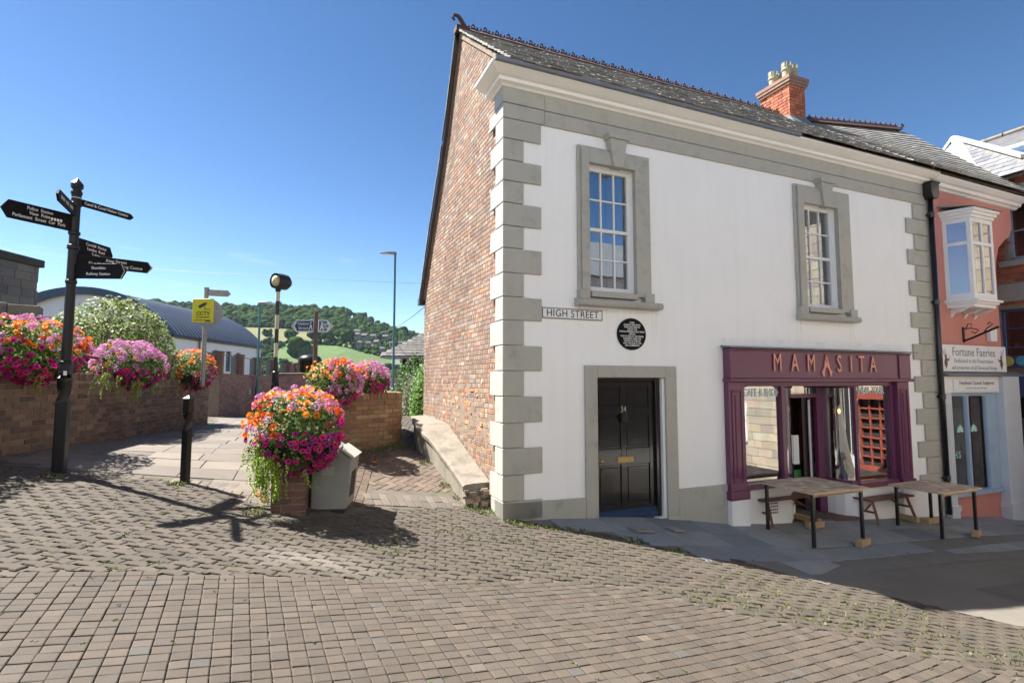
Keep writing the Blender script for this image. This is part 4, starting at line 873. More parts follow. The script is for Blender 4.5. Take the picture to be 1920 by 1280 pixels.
mb = MB(); plate(mb, .08, z0-.05, z0); plate(mb, .03, z0-.09, z0-.05); plate(mb, -.02, z0-.16, z0-.09); mb.build('oriel_base', wtrim, ow, bevel=.004, recalc=True)
for x in (10.05, 10.52, 10.88):
    mb = MB(); mb.prism([(0,z0-.161),(-.33,z0-.161),(-.2,z0-.24),(-.06,z0-.26),(0,z0-.34)], x, x+.06, 'x'); mb.build('bracket', wtrim, ow, bevel=.004, recalc=True)
mb = MB(); mb.add([(9.8,.0,z1+.30),(11.18,0,z1+.30),(11.03,-.56,z1+.185),(10.0,-.56,z1+.185),(9.8,0,z1+.27),(11.18,0,z1+.27),(11.03,-.56,z1+.18),(10.0,-.56,z1+.18)], [(3,2,1,0),(4,5,6,7),(0,1,5,4),(1,2,6,5),(2,3,7,6),(3,0,4,7)]); mb.build('lead_roof', lead, ow, recalc=True)
mb = MB(); mb.box(9.9, .5, 3.3, 11.3, .52, 5.3); mb.build('room', roomm, ow)
mb = MB()
for i in range(9):
    x = 10.15+i*.09; c = [(.5,.12,.15),(.12,.3,.4),(.5,.4,.1)][i % 3]; mb.add([(x,-.30,4.35-.04*math.sin(i)),(x+.07,-.30,4.35-.04*math.sin(i)),(x+.035,-.30,4.23)], [(0,1,2)], c)
mb.build('bunting', stock, ow)
# shopfront of the pink house
sh2 = empty('shopfront'); sh2.parent = ph
mb = MB(); mb.box(9.50,-.10,1.57,11.46,0,1.91); mb.box(9.78,-.115,1.60,11.40,-.10,1.86); mb.build('fascia', wtrim, sh2, bevel=.005)
mb = MB(); mb.prism([(-.20,1.915),(-.20,1.94),(0,2.01),(0,1.98)], 9.47, 12.35, 'x'); mb.build('lead_canopy', lead, sh2)
for a, b, zb, pj in ((9.50,9.72,-.75,.10),(11.44,12.06,-.85,.18)):
    mb = MB(); mb.box(a,-pj,zb,b,0,1.91 if a > 11 else 1.57); 
    for q in ((a+.05,a+.065),(b-.065,b-.05)): mb.box(q[0],-pj-.01,zb+.2,q[1],-pj,1.35)
    mb.box(a+.065,-pj-.01,1.335,b-.065,-pj,1.35)
    mb.box(a-.04,-pj-.04,zb-.01,b+.03,0,zb+.10); mb.box(a-.02,-pj-.025,-1.6,b+.015,0,zb-.01); mb.box(a+.06,-pj-.035,zb-.30,b-.06,-pj-.025,zb-.07); mb.build('pilaster', palebl, sh2, bevel=.006)
mb = MB(); mb.box(9.72,-.03,-.50,9.78,.05,1.57); mb.box(11.08,-.03,-.50,11.44,.05,1.57); mb.box(10.37,-.03,-.44,10.43,.04,1.52); mb.box(9.70,-.08,-.52,11.44,.05,-.44); mb.box(9.78,-.02,1.50,11.08,.05,1.57)
for xc, s_ in ((9.78,1),(10.37,-1),(10.43,1),(11.08,-1)): mb.prism([(xc,1.5)]+[(xc+s_*(.10-.10*math.sin(a)), 1.40+.10*math.cos(a)) for a in np.linspace(0, math.pi/2, 6)], -.01, .03, 'y')
mb.build('window_frame', M_('powder_blue_frame', (.36,.46,.58), .4), sh2, bevel=.004, recalc=True)
mb = MB(); mb.box(9.78,.01,-.44,11.08,.016,1.5); mb.build('pane', shopg, sh2)
mb = MB(); mb.box(9.7,1.5,-1.5,11.4,1.6,2.2); mb.box(9.6,.05,-1.5,9.66,1.6,2.2); mb.box(11.5,.05,-1.5,11.56,1.6,2.2); mb.box(9.7,.1,-.6,11.4,1.5,-.5); mb.box(9.7,.1,1.9,11.4,1.5,2.0); mb.build('shop_room', roomm, sh2)
mint = M_('mint_reflection_paint', (.45,.72,.62), .5, var=0, bump=0)  # colour of a reflected lotus logo and letters, painted on the pane
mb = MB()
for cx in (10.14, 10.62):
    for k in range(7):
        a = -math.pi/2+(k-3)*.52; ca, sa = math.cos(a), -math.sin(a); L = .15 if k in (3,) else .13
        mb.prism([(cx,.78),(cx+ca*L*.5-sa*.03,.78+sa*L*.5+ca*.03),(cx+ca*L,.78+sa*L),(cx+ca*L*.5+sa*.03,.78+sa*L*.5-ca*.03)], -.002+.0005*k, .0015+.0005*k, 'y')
mb.build('lotus_reflection', mint, sh2, recalc=True)
mb = MB(); mb.box(9.80,.12,1.02,11.06,.40,1.05); mb.box(9.80,.12,1.26,11.06,.40,1.29); mb.build('white_shelf', wtrim, sh2)
text('window_lettering', 'H S', .20, mint, sh2, face_m(9.98, -.004, .30), sx=.8)  # letters reflected from across the street, painted on the pane
mb = MB()
for k in range(14):
    if k % 2: continue
    x = 9.85+k*.085; h_ = .12+.02*k; mb = MB(); mb.lathe([(.015,0),(.04,.02),(.035,h_*.6),(.015,h_*.8),(.02,h_)], (0,0,0), 10, [(.5,.5,.45),(.3,.4,.25),(.45,.3,.3),(.3,.35,.5)][(k//2) % 4]); o = mb.build('figurine', stock, M=HM @ Matrix.Translation((x, .3+.1*(k % 3), -.5)), smooth=True); tag(o, ORD[k//2]+' ceramic figurine from the left in the pale blue shop window', 'figurine', 'figurines in the pale blue shop window')
pass
text('lettering', 'Handmade Ceramic Sculptures', .105, letg, sh2, face_m(10.6, -.118, 1.77), sx=.95)
mb = MB(); [mb.box(10.22+i*.125,-.117,1.655,10.32+i*.125,-.1155,1.672) for i in range(6)]; mb.build('faded_small_print', letg, sh2)
# sign board over the pink shop
sb = empty('shop_sign_board', M=HM @ Matrix.Translation((10.65, 0, 2.28))); tag(sb, 'white board reading Fortune Faeries with two fairies on the pink wall', 'shop sign')
mb = MB(); mb.box(-1.20,-.075,-.275,1.20,-.045,.275); mb.box(-1.1,-.045,-.2,-1.0,0,.2); mb.box(1.0,-.045,-.2,1.1,0,.2); mb.build('board', signw, sb, bevel=.003)
text('lettering', 'Fortune Faeries', .25, letg, sb, face_m(0, -.0775, .125), sx=.93, spacing=1.05)
text('lettering', 'Dedicated to the Preservation', .125, M_('faded_lettering', (.36,.38,.42), .5, var=0, bump=0), sb, face_m(-.02, -.0775, -.055), sx=.92)
text('lettering', 'and protection of all Elemental Beings', .115, MATS['faded_lettering'], sb, face_m(0, -.0775, -.195), sx=.93)
bro = M_('brown_figure_paint', (.13,.07,.05), .5, var=0, bump=0); lil = M_('lilac_wing_paint', (.48,.44,.58), .5, var=0, bump=0)
for s_ in (1, -1):
    T = Matrix.Translation((s_*-1.0,0,-.04)) @ Matrix.Diagonal((s_,1,1,1))
    mb = MB(); mb.prism([(-.03,.02),(-.12,.22),(-.14,.28),(-.10,.24),(.0,.05)], -.078, -.076, 'y', T=T); mb.prism([(0,.03),(-.04,.2),(-.03,.24),(.03,.08)], -.0785, -.0765, 'y', T=T); mb.build('wing_emblem', lil, sb, recalc=True)
    mb = MB(); mb.lathe([(.0,-.001),(.032,-.001),(.032,.001),(0,.001)], (0,0,0), 12, T=T @ Matrix.Translation((.0,-.079,.075)) @ Matrix.Rotation(R(90), 4, 'X')); mb.prism([(-.02,.05),(.03,.04),(.09,.01),(.12,.06),(.13,.05),(.10,-.02),(.04,-.02),(.05,-.08),(.02,-.14),(-.005,-.19),(-.02,-.14),(-.05,-.10),(-.06,-.04)], -.079, -.077, 'y', T=T); mb.build('fairy_emblem', bro, sb, recalc=True)
# bracket and alarm box
br = empty('hanging_sign_bracket', M=HM @ Matrix.Translation((10.45, 0, 2.80))); tag(br, 'empty black wrought iron sign bracket on the pink wall', 'bracket')
mb = MB(); mb.box(-.03,-.02,-.18,.03,0,.14); mb.tube([(0,0,-.15),(0,-.15,-.10),(0,-.62,.10)], .022, 8); mb.tube([(0,0,.10),(0,-.16,.11),(0,-.28,.06),(0,-.22,.0),(0,-.16,.03)], .012, 6); mb.tube([(0,-.36,.0),(0,-.44,.10),(0,-.52,.16),(0,-.47,.20),(0,-.43,.16)], .010, 6); mb.tube([(0,-.05,.1),(0,-.1,.2),(0,-.16,.2),(0,-.15,.14)], .01, 6); mb.build('scroll_arm', iron, br)
al = MB(); al.prism([(-.12,-.14),(.12,-.14),(.13,.14),(-.13,.14)], -.09, 0, 'y'); al = al.build('alarm_box', signw, bevel=.012, M=HM @ Matrix.Translation((11.42, -.001, 2.80))); tag(al, 'small white alarm box on the pink wall above the sign board', 'alarm box')

# ================================================================== BRICK BUILDING beyond, facing up the street
bb = empty('brick_building', M=HM @ Matrix.Translation((13.0, 0, 0))); tag(bb, 'red brick building with blue windows and slate roof at the right edge', 'building')
RBR = [(.34,.10,.06),(.30,.085,.055),(.38,.12,.07),(.27,.08,.055),(.33,.11,.075)]
holes = [(-1.05,.25,4.65,6.05),(-1.0,.52,2.15,3.56)]
mb = MB()     # wall plane at x=0 facing -x : build in (y,z) then swap
tmp = MB(); wall_holes(tmp, -1.2, 5, -1.9, 6.55, [(-1.05,.25,4.65,6.05),(-1.0,.52,2.15,3.50),(-1.0,.55,-1.3,1.45)], depth=.2)
vv = np.concatenate(tmp.v); vv = np.c_[vv[:, 1], vv[:, 0], vv[:, 2]]
mb.add(vv, tmp.f); mb.box(.01,5,-1.9,6,5.1,6.5); mb.box(.2,-1.2,-1.9,7,-1.12,6.5); mb.build('wall', mortar2, bb)
mb = MB(); BH = [(-1.1,.30,4.5,6.2),(-1.06,.57,2.0,3.62),(-1.2,.8,-2,1.55),(-1.2,.9,3.66,4.12)]
lay_bricks(mb, 6, 1.4, 6.5, lambda u, z, d: (-d, -1.2+u, z), lambda u, z: not any(a < -1.2+u < b and c < z < e for a, b, c, e in BH), RBR, jit=.003)
mb.build('brickwork', brickm, bb)
lint = M_('grey_stone_lintel', (.34,.33,.31), .85, var=.12, bump=.3)
for q in ((-.03,-1.2,6.06,0,.6,6.42),(-.03,-1.2,3.68,0,.95,4.10)): mb = MB(); mb.box(*q); mb.build('stone_band', lint, bb, bevel=.008)
mb = MB(); mb.box(-.09,-1.1,4.50,0,.42,4.64); mb.build('window_sill', lint, bb, bevel=.008)
mb = MB()
for i in range(16):
    y = -1.2+i*.27; mb.box(-.10,y,6.50,0,y+.12,6.60,[(.30,.10,.06),(.42,.38,.28)][i % 2])
mb.box(-.14,-1.3,6.63,0,5,6.70,(.26,.09,.055)); mb.build('dentil_course', brickm, bb)
for (y0, y1, za, zb, nm, cols, rows_) in ((-1.05,.25,4.65,6.05,'window',3,2),(-1.0,.52,2.15,3.50,'window',3,3)):
    mb = MB()
    for q in ((y0,y0+.06,za,zb),(y1-.06,y1,za,zb),(y0,y1,za,za+.08),(y0,y1,zb-.06,zb)): mb.box(.10,q[0],q[2],.16,q[1],q[3])
    for k in range(1, cols): y = y0+(y1-y0)*k/cols; mb.box(.11,y-.015,za,.15,y+.015,zb)
    for k in range(1, rows_): z = za+(zb-za)*k/rows_; mb.box(.11,y0,z-.015,.15,y1,z+.015)
    wo_ = mb.build(nm, bluep if za < 4 else M_('pale_window_paint', (.30,.36,.50), .4), bb)
    mb = MB(); mb.box(.13,y0,za,.135,y1,zb); mb.build('pane', glz, wo_)
    mb = MB(); mb.box(.9,y0-.2,za-.3,.95,y1+.2,zb+.3); mb.box(.2,y0-.3,za-.3,.95,y1+.3,za-.2); mb.build('room', dark, wo_)
    if za < 4:
        for k in range(5):
            mb = MB(); mb.lathe([(.03,0),(.05,.02),(.06,.08),(.05,.09)], (0,0,0), 10, (.5,.5,.52)); o = mb.build('cup', stock, M=HM @ Matrix.Translation((13.22, y0+.35+k*.24, 2.62)), smooth=True); tag(o, ORD[k]+' white cup from the left on the shelf inside the blue window', 'cup', 'white cups in the blue window')
            mb = MB(); mb.lathe([(.0,-.012),(.10,-.012),(.13,0),(.10,.012),(0,.012)], (0,0,0), 16, [(.1,.35,.5),(.5,.45,.1),(.12,.2,.4)][k % 3], T=Matrix.Rotation(R(90), 4, 'Y')); o = mb.build('plate', stock, M=HM @ Matrix.Translation((12.91, y0+.3+k*.27, 2.27)), smooth=True); tag(o, ORD[k]+' round plate from the left on the blue panel under the window', 'plate', 'coloured plates under the blue window')
        mb = MB(); mb.box(.18,y0,2.59,.32,y1,2.61); mb.build('shelf', bluep, wo_)
mb = MB(); mb.box(-.06,-1.2,2.12,.0,.6,2.4); mb.build('blue_panel', bluep, bb)
mb = MB(); mb.box(-.08,-1.2,1.50,.0,.85,1.98); mb.box(-.12,-1.2,1.44,0,.9,1.50); mb.box(-.06,.56,-1.9,0,.85,1.44); mb.build('shop_fascia', bluep, bb, bevel=.005)
mb = MB(); mb.box(.1,-1.0,-1.3,.16,.55,1.45); sdr = mb.build('shop_door', M_('dark_brown_door', (.022,.012,.010), .35), bb)
mb = MB(); mb.box(.08,-.75,-.15,.1,.25,.95); mb.build('pane', shopg, sdr); mb = MB(); [mb.box(.074,-.45+.03*(i % 2),.20+i*.07,.078,.05-.05*(i % 3),.225+i*.07) for i in range(7)]; mb.build('faded_small_print', letw, sdr)
mb = MB(); mb.box(.06,.44,.0,.1,.50,.14); mb.build('handle', brass, sdr)
mb = MB(); mb.box(-.1,-1.2,-1.7,.1,.9,-1.3); mb.build('doorstep', stonem, bb)
# its slate roof with white hips, and the gablet
def slope_pt(y, s): return (-.2+s*math.cos(R(42)), y, 6.72+s*math.sin(R(42)))
rfp = [(-.30,6.62),(0.17,6.97),(.0,0)]
mb = MB(); pts = [(-.33,6.60,-1.3),(-.33,6.60,.25),(.0,6.90,.80),(2.17,8.86,2.25),(.07,6.97,-.13),(-.05,6.86,-1.3)]
pts = [(-.33,6.60,-1.3),(-.33,6.60,.22),(.0,6.90,.80),(2.17,8.86,2.25),(.10,7.0,-.13)]
mb.add([(x, y, z) for x, z, y in pts], [tuple(range(4, -1, -1))]); mb.add([(x+.05, y, z-.08) for x, z, y in pts], [tuple(range(5))]); rf3 = mb.build('roof', mortar2, bb)
mb = MB(); BS = [(.15,.155,.17),(.125,.13,.15),(.175,.175,.185),(.14,.145,.155)]
PP = np.array([(.22,-1.3),(.80,0),(2.25,0)])
for r in range(14):
    s0 = r*.235; s1 = s0+.26; y = -1.5
    while y < 3:
        a, b = y, y+.24; y += .25; yc = (a+b)/2; sc = s0+.12; X_ = -.33+sc*.743; 
        poly = [(p[2], (p[0]+.33)/.743) for p in pts]
        if inpoly(poly, np.array([yc]), np.array([sc]))[0]:
            q = [(-.33+s*.743-.67*o, yy, 6.60+s*.669+.743*o) for s, yy, o in ((s0,a,.018),(s0,b,.018),(s1,b,.006),(s1,a,.006),(s0,a,.008),(s0,b,.008))]
            mb.add(q, [(3,2,1,0),(4,0,1,5)], pick(BS,.12))
mb.build('slate_covering', slate, rf3)
wz = M_('weathered_white_lead', (.33,.35,.36), .5, var=.15, bump=.2)
mb = MB()
def bar(a, b, w_, h_): 
    a, b = Vector(a), Vector(b); d = (b-a).normalized(); s_ = d.cross(Vector((0,0,1))).normalized()*w_; u = Vector((0,0,h_)); mb.hexa([a-s_, a+s_, b+s_, b-s_, a-s_+u, a+s_+u, b+s_+u, b-s_+u])
A_ = (2.17,2.25,8.90); bar((.0,.80,6.95), A_, .11, .05); bar((.10,-.13,7.02), A_, .07, .09); bar((1.62,2.32,8.36), (2.12,2.26,8.92), .05, .06)
mb.add([(.0,.82,6.93),(2.15,2.27,8.90),(1.60,2.34,8.38),(.43,1.19,7.28)], [(0,1,2,3),(3,2,1,0)]); mb.build('white_hip_flashing', wz, rf3)
mb = MB(); mb.add([(2.17,2.25,8.88),(.1,-.13,7.0),(3,-.13,7.0),(5,2.25,8.88)], [(0,1,2,3)]); mb.add([(2.17,2.25,8.86),(5,2.25,8.86),(3,4,6.6),(.0,4,6.6),(0,.8,6.9)], [(0,1,2,3,4)]); mb.build('rear_slope', slate, rf3)
# farther roof behind
fb = empty('slate_roofed_building', M=HM); tag(fb, 'grey slate roof with a strip of windows rising behind the brick building', 'building')
mb = MB(); q = [(16.35,1.2,8.04),(17.1,2.3,8.6),(18.94,3.49,9.86),(18.9,.2,9.83),(18.2,-2.0,9.3),(16.35,-1.0,8.04)]
def sl35(x): return 9.2+(x-18)*math.tan(R(35))
corners = [(16.35,4.2),(19.2,4.2),(19.2,-3),(16.35,-3)]
mb.add([(x, y, sl35(x)) for x, y in ((16.2,3.2),(18.95,3.5),(18.95,-4),(16.2,-4))]+[(x, y, sl35(x)-.12) for x, y in ((16.2,3.2),(18.95,3.5),(18.95,-4),(16.2,-4))], [(0,1,2,3),(7,6,5,4),(0,3,7,4),(1,0,4,5),(2,1,5,6)])
mb.add([(18.95,3.5,sl35(18.95)),(18.95,-4,sl35(18.95)),(21.5,-4,8),(21.5,3.5,8)], [(0,1,2,3)]); fbr = mb.build('roof', lead, fb)
mb = MB()
for r in range(12):
    s0 = 16.2+r*.23; y = 3.4
    while y > -4:
        mb.add([(s0-.01,y,sl35(s0)+.035),(s0-.01,y-.28,sl35(s0)+.035),(s0+.24,y-.28,sl35(s0+.24)+.012),(s0+.24,y,sl35(s0+.24)+.012)], [(0,1,2,3)], pick(BS,.12)); y -= .29
mb.build('slate_covering', slate, fbr)
mb = MB(); 
for i in range(9): mb.tube([(18.95,3.5-i*.8,sl35(18.95)+.06),(18.95,3.5-i*.8-.76,sl35(18.95)+.06)], .09, 8)
mb.build('ridge_tiles', stonem, fbr)
mb = MB(); mb.box(16.9,-3,8.25,17.0,2.0,8.68); mb.build('window', glz, fb)
mb = MB()
for y in np.arange(-3, 2.1, .62): mb.box(16.86,y-.03,8.2,16.92,y+.03,8.72)
mb.box(16.86,-3,8.68,16.92,2.03,8.75); mb.build('window_frame', wtrim, fb)
mb = MB(); mb.box(16.6,-4,-2,21,3.2,8.1); mb.build('wall', mortar2, fb)

# stone terrace farther down the same side, seen mirrored in the shop windows
st = empty('limestone_terrace', M=HM @ Matrix.Translation((13.0, 0, 0))); tag(st, 'sunlit limestone building with red bow window reflected in the shop glass', 'building')
mb = MB()
LS = [(.42,.36,.27),(.46,.40,.30),(.38,.33,.25),(.44,.37,.27),(.35,.31,.25)]
mb.box(0,-12,-2.4,6,-1.35,7.6,(.4,.35,.27))
z = -2
while z < 7.4:
    y = -12-RNG.uniform(0,.4)
    while y < -1.5:
        w_ = RNG.uniform(.3,.7); mb.box(-.02-RNG.uniform(0,.012),max(y,-12),z,.05,min(y+w_-.012,-1.36),z+.27,pick(LS,.12)); y += w_
    z += .285
mb.build('wall', ashlar, st)
mb = MB(); mb.prism([(-.4,7.55),(3,9.9),(6.4,7.55)], -12.1, -1.3, 'y'); mb.build('roof', lead, st)
for y0, z0_ in ((-4.2,3.0),(-6.6,3.0),(-9,3.0),(-4.2,5.3),(-6.6,5.3),(-9,5.3),(-9,-.4)):
    mb = MB()
    for q in ((0,.06,0,1.5),(.84,.9,0,1.5),(0,.9,0,.06),(0,.9,1.44,1.5),(.43,.47,0,1.5),(0,.9,.73,.77)): mb.box(-.09,y0+q[0],z0_+q[2],-.03,y0+q[1],z0_+q[3])
    wo2 = mb.build('window', wtrim, st); mb = MB(); mb.box(-.05,y0,z0_,-.045,y0+.9,z0_+1.5); mb.build('pane', dark, wo2)
redp = M_('orange_red_paint', (.27,.065,.04), .45)
mb = MB()
for i in range(7): mb.box(-.5,-3.6+i*.28,-.6,-.44,-3.56+i*.28,1.3)
for j in range(8): mb.box(-.5,-3.6,-.6+j*.27,-.44,-1.9,-.56+j*.27)
mb.box(-.55,-3.75,-1.9,0,-1.8,-.6); mb.box(-.6,-3.8,1.3,0,-1.75,1.55); bw = mb.build('bow_window', redp, st); mb = MB(); mb.box(-.43,-3.6,-.6,-.42,-1.9,1.3); mb.build('pane', dark, bw)

# ================================================================== TABLES AND BENCHES on the pavement
def P3(x, y, z): return Vector((x, y, z))
def table(c, lab, size, ztop, legs, blocks, rz):
    o = empty('cafe_table', loc=(c[0], c[1], ztop), rz=rz); tag(o, lab, 'table', 'tables outside the plum shop')
    w_, d_ = size; mb = MB(); nb = 11
    cols = [(.60,.45,.31),(.50,.36,.24),(.68,.54,.39),(.40,.28,.19),(.56,.41,.27),(.48,.37,.28)]
    for i in range(nb):
        for j in range(9):
            a = -w_/2+w_*i/nb; b = -d_/2+d_*j/9; mb.add([(a,b,.0),(a+w_/nb,b,.0),(a+w_/nb,b+d_/9,.0),(a,b+d_/9,.0)], [(0,1,2,3)], pick(cols,.15))
    mb.box(-w_/2,-d_/2,-.03,w_/2,d_/2,-.001,(.60,.44,.27)); mb.build('tabletop', chipb, o)
    mb = MB(); 
    for s_ in (1,-1): mb.box(-w_/2+.06,s_*(d_/2-.08)-.02,-.075,w_/2-.06,s_*(d_/2-.08)+.02,-.031)
    mb.build('rail', rawwood, o)
    for i, ((sx_, sy_), blk) in enumerate(zip(((-1,1),(-1,-1),(1,1),(1,-1)), blocks)):
        lx, ly = sx_*(w_/2-.07), sy_*(d_/2-.09); wx = c[0]+lx*math.cos(rz)-ly*math.sin(rz); wy = c[1]+lx*math.sin(rz)+ly*math.cos(rz); g = float(terr(wx, wy))+.02-ztop
        mb = MB(); mb.box(lx-.022,ly-.022,g+(.105 if blk else 0),lx+.022,ly+.022,-.03); lg = mb.build('leg', iron, o, bevel=.004)
        if blk:
            b = MB(); b.box(-.16,-.05,0,.16,.05,.10); t = b.build('timber_block', rawwood, bevel=.005); t.location = (wx, wy, g+ztop+.002); t.rotation_euler = (0, 0, rz+RNG.uniform(-.2,.2)+(.3 if i > 2 else 0)); tag(t, blk, 'wood block', 'timber blocks under the legs')
table((4.64,8.30), 'strand-board topped table nearer the black door, on black legs', (1.16,.98), .22, None, [None,None,'timber block under the back right leg of the table nearer the black door','timber block under the front right leg of the table nearer the black door'], TH-.02)
table((7.40,9.42), 'strand-board topped table nearer the pink house, on black legs', (1.14,.86), -.02, None, [None,None,'timber block under the back right leg of the table nearer the pink house','timber block under the front right leg of the table nearer the pink house'], TH+.02)
def bench(c, lab, z, rz):
    o = empty('wooden_bench', loc=(c[0], c[1], z), rz=rz); tag(o, lab, 'bench', 'brown wooden benches')
    mb = MB()
    for k in range(4): mb.box(-.60,-.20+k*.10,-.03,.60,-.105+k*.10,0)
    mb.build('seat', wood, o, bevel=.004)
    g = [0, 0]
    for i, sx_ in enumerate((-.48,.48)):
        for sy_ in (-1, 1):
            wx = c[0]+sx_*math.cos(rz)-sy_*.26*math.sin(rz); wy = c[1]+sx_*math.sin(rz)+sy_*.26*math.cos(rz); gz = float(terr(wx, wy))+.022-z + (.09 if sx_ > 0 else 0)
            mb = MB(); mb.tube([(sx_,sy_*.13,-.03),(sx_*1.06,sy_*.25,gz)], .028, 4); mb.build('leg', wood, o)
        mb = MB(); mb.tube([(sx_*1.04,-.21,gz+.14),(sx_*1.04,.21,gz+.14)], .02, 4); mb.tube([(sx_*1.02,0,gz+.14),(sx_*.35,0,-.04)], .02, 4); mb.build('brace', wood, o)
    wx = c[0]+.5*math.cos(rz); wy = c[1]+.5*math.sin(rz)
    b = MB(); b.box(-.045,-.30,0,.045,.30,.085); t = b.build('timber_block', rawwood, bevel=.005); t.location = (wx, wy, float(terr(wx, wy))+.024); t.rotation_euler = (0, 0, rz)
    tag(t, 'long timber under the right end of the '+('left' if c[0] < 5.5 else 'right')+' bench', 'wood block', 'timber blocks under the legs')
bench((4.52,9.02), 'brown slatted bench under the air vent, left of the shop door', -.10, TH)
bench((6.78,9.86), 'brown slatted bench right of the shop door, below the right window', -.28, TH)
# iron drain covers
for x, y, a, nm in ((1.72,7.25,.28,'iron coal-hole cover in the flags by the black door'),(2.25,7.5,.18,'small iron cover in the flags right of the doorstep'),(7.9,7.9,.28,'iron gully grate by the kerb at right')):
    mb = MB(); T = Matrix.Translation((x, y, float(terr(x, y))+.0265)) @ Matrix.Rotation(TH, 4, 'Z') @ Matrix.Rotation(math.atan(.107), 4, 'Y'); mb.box(-a/2,-.12,-.01,a/2,.12,.004)
    for i in range(6):
        for j in range(5): mb.box(-a/2+.02+i*(a-.04)/6,-.10+j*.042,.004,-a/2+.02+(i+.6)*(a-.04)/6,-.075+j*.042,.008)
    o = mb.build('drain_cover', galv, M=T); tag(o, nm, 'drain cover')

# ================================================================== STONE BENCH along the gable
B = empty('stone_bench', M=HM); tag(B, 'long weathered stone bench running along the brick gable', 'bench')
mb = MB(); NB = 26; rg = []
for i in range(NB+1):
    t = .52+(4.3-.52)*i/NB; w_ = float(np.interp(t, [.5,1.28,2.1,2.65,3.5,4.3],[.36,.385,.44,.55,.42,.27]))
    zt = float(np.interp(t, [.5,1.28,2.1,2.7,4.3], [.385,.61,.86,1.05,1.10]))+RNG.uniform(-.004,.004); n_ = RNG.uniform(-.003,.003)
    rg.append((t, w_+n_, zt))
v = []
for t, w_, zt in rg: v += [(-w_-.03,t,zt-.075),(-w_-.035,t,zt-.02),(-w_,t,zt),(-.25,t,zt+.006+RNG.uniform(-.006,.006)),(.0,t,zt+.012),(0,t,zt-.075)]
mb.add(v, [(6*i+k, 6*i+(k+1) % 6, 6*i+6+(k+1) % 6, 6*i+6+k) for i in range(NB) for k in range(6)]+[tuple(range(6)), tuple(range(6*NB+5, 6*NB-1, -1))])
mb.build('seat_slab', stonem, B, recalc=True)
mb = MB()
for (t, w_, zt), (t2, w2_, zt2) in zip(rg, rg[1:]):
    g = min(float(terr(*hw(-w_, t))), float(terr(*hw(-w2_, t2))))-.1
    mb.hexa([(-w_+.01,t,g),(0,t,g),(0,t2,g),(-w2_+.01,t2,g),(-w_+.01,t,zt-.074),(0,t,zt-.074),(0,t2,zt2-.074),(-w2_+.01,t2,zt2-.074)])
mb.build('base', M_('streaked_render', (.21,.19,.145), .9, var=.2, vs=4, fine=.1, bump=.4, bs=30, streak=.4, stain=(.20,.18,.13), st=(.55,.72), ss=5), B)
mb = MB()
for i in range(26):
    x = -.42+RNG.uniform(0,.36); z = RNG.uniform(.06,.28); s_ = RNG.uniform(.03,.07)
    mb.box(x,.48+RNG.uniform(-.02,.01),z,x+s_*1.5,.53,z+s_,pick([(.30,.20,.15),(.38,.30,.22),(.22,.15,.12),(.16,.13,.11)],.2))
mb.build('broken_brick_end', brickm, B, bevel=.006)

# ================================================================== LEFT GARDEN WALL
LW = [(-6.3,-1.0),(-6.05,3.0),(-5.98,5.0),(-6.01,6.28),(-6.13,7.15),(-6.43,8.48),(-6.91,10.47),(-7.72,13.5)]
def path_fn(P):
    P = np.array(P, float); d = np.r_[0, np.cumsum(np.hypot(*np.diff(P, axis=0).T))]
    def at(u):
        u = np.clip(u, 0, d[-1]-1e-6); i = int(np.searchsorted(d, u, side='right')-1); i = min(i, len(P)-2); f_ = (u-d[i])/(d[i+1]-d[i]); p = P[i]+(P[i+1]-P[i])*f_
        a = max(i-1, 0) if f_ < .5 else i; b = a+1 if a+2 > len(P)-1 else a+1
        tg = (P[i+1]-P[i])/(d[i+1]-d[i]); j = i-1 if f_ < .5 else i+1
        if 0 <= j < len(P)-1:
            t2 = (P[j+1]-P[j])/(d[j+1]-d[j]); k = abs(f_-.5); tg = tg*(1-k)+t2*k; tg /= np.hypot(*tg)
        return p, tg
    return at, d[-1], d
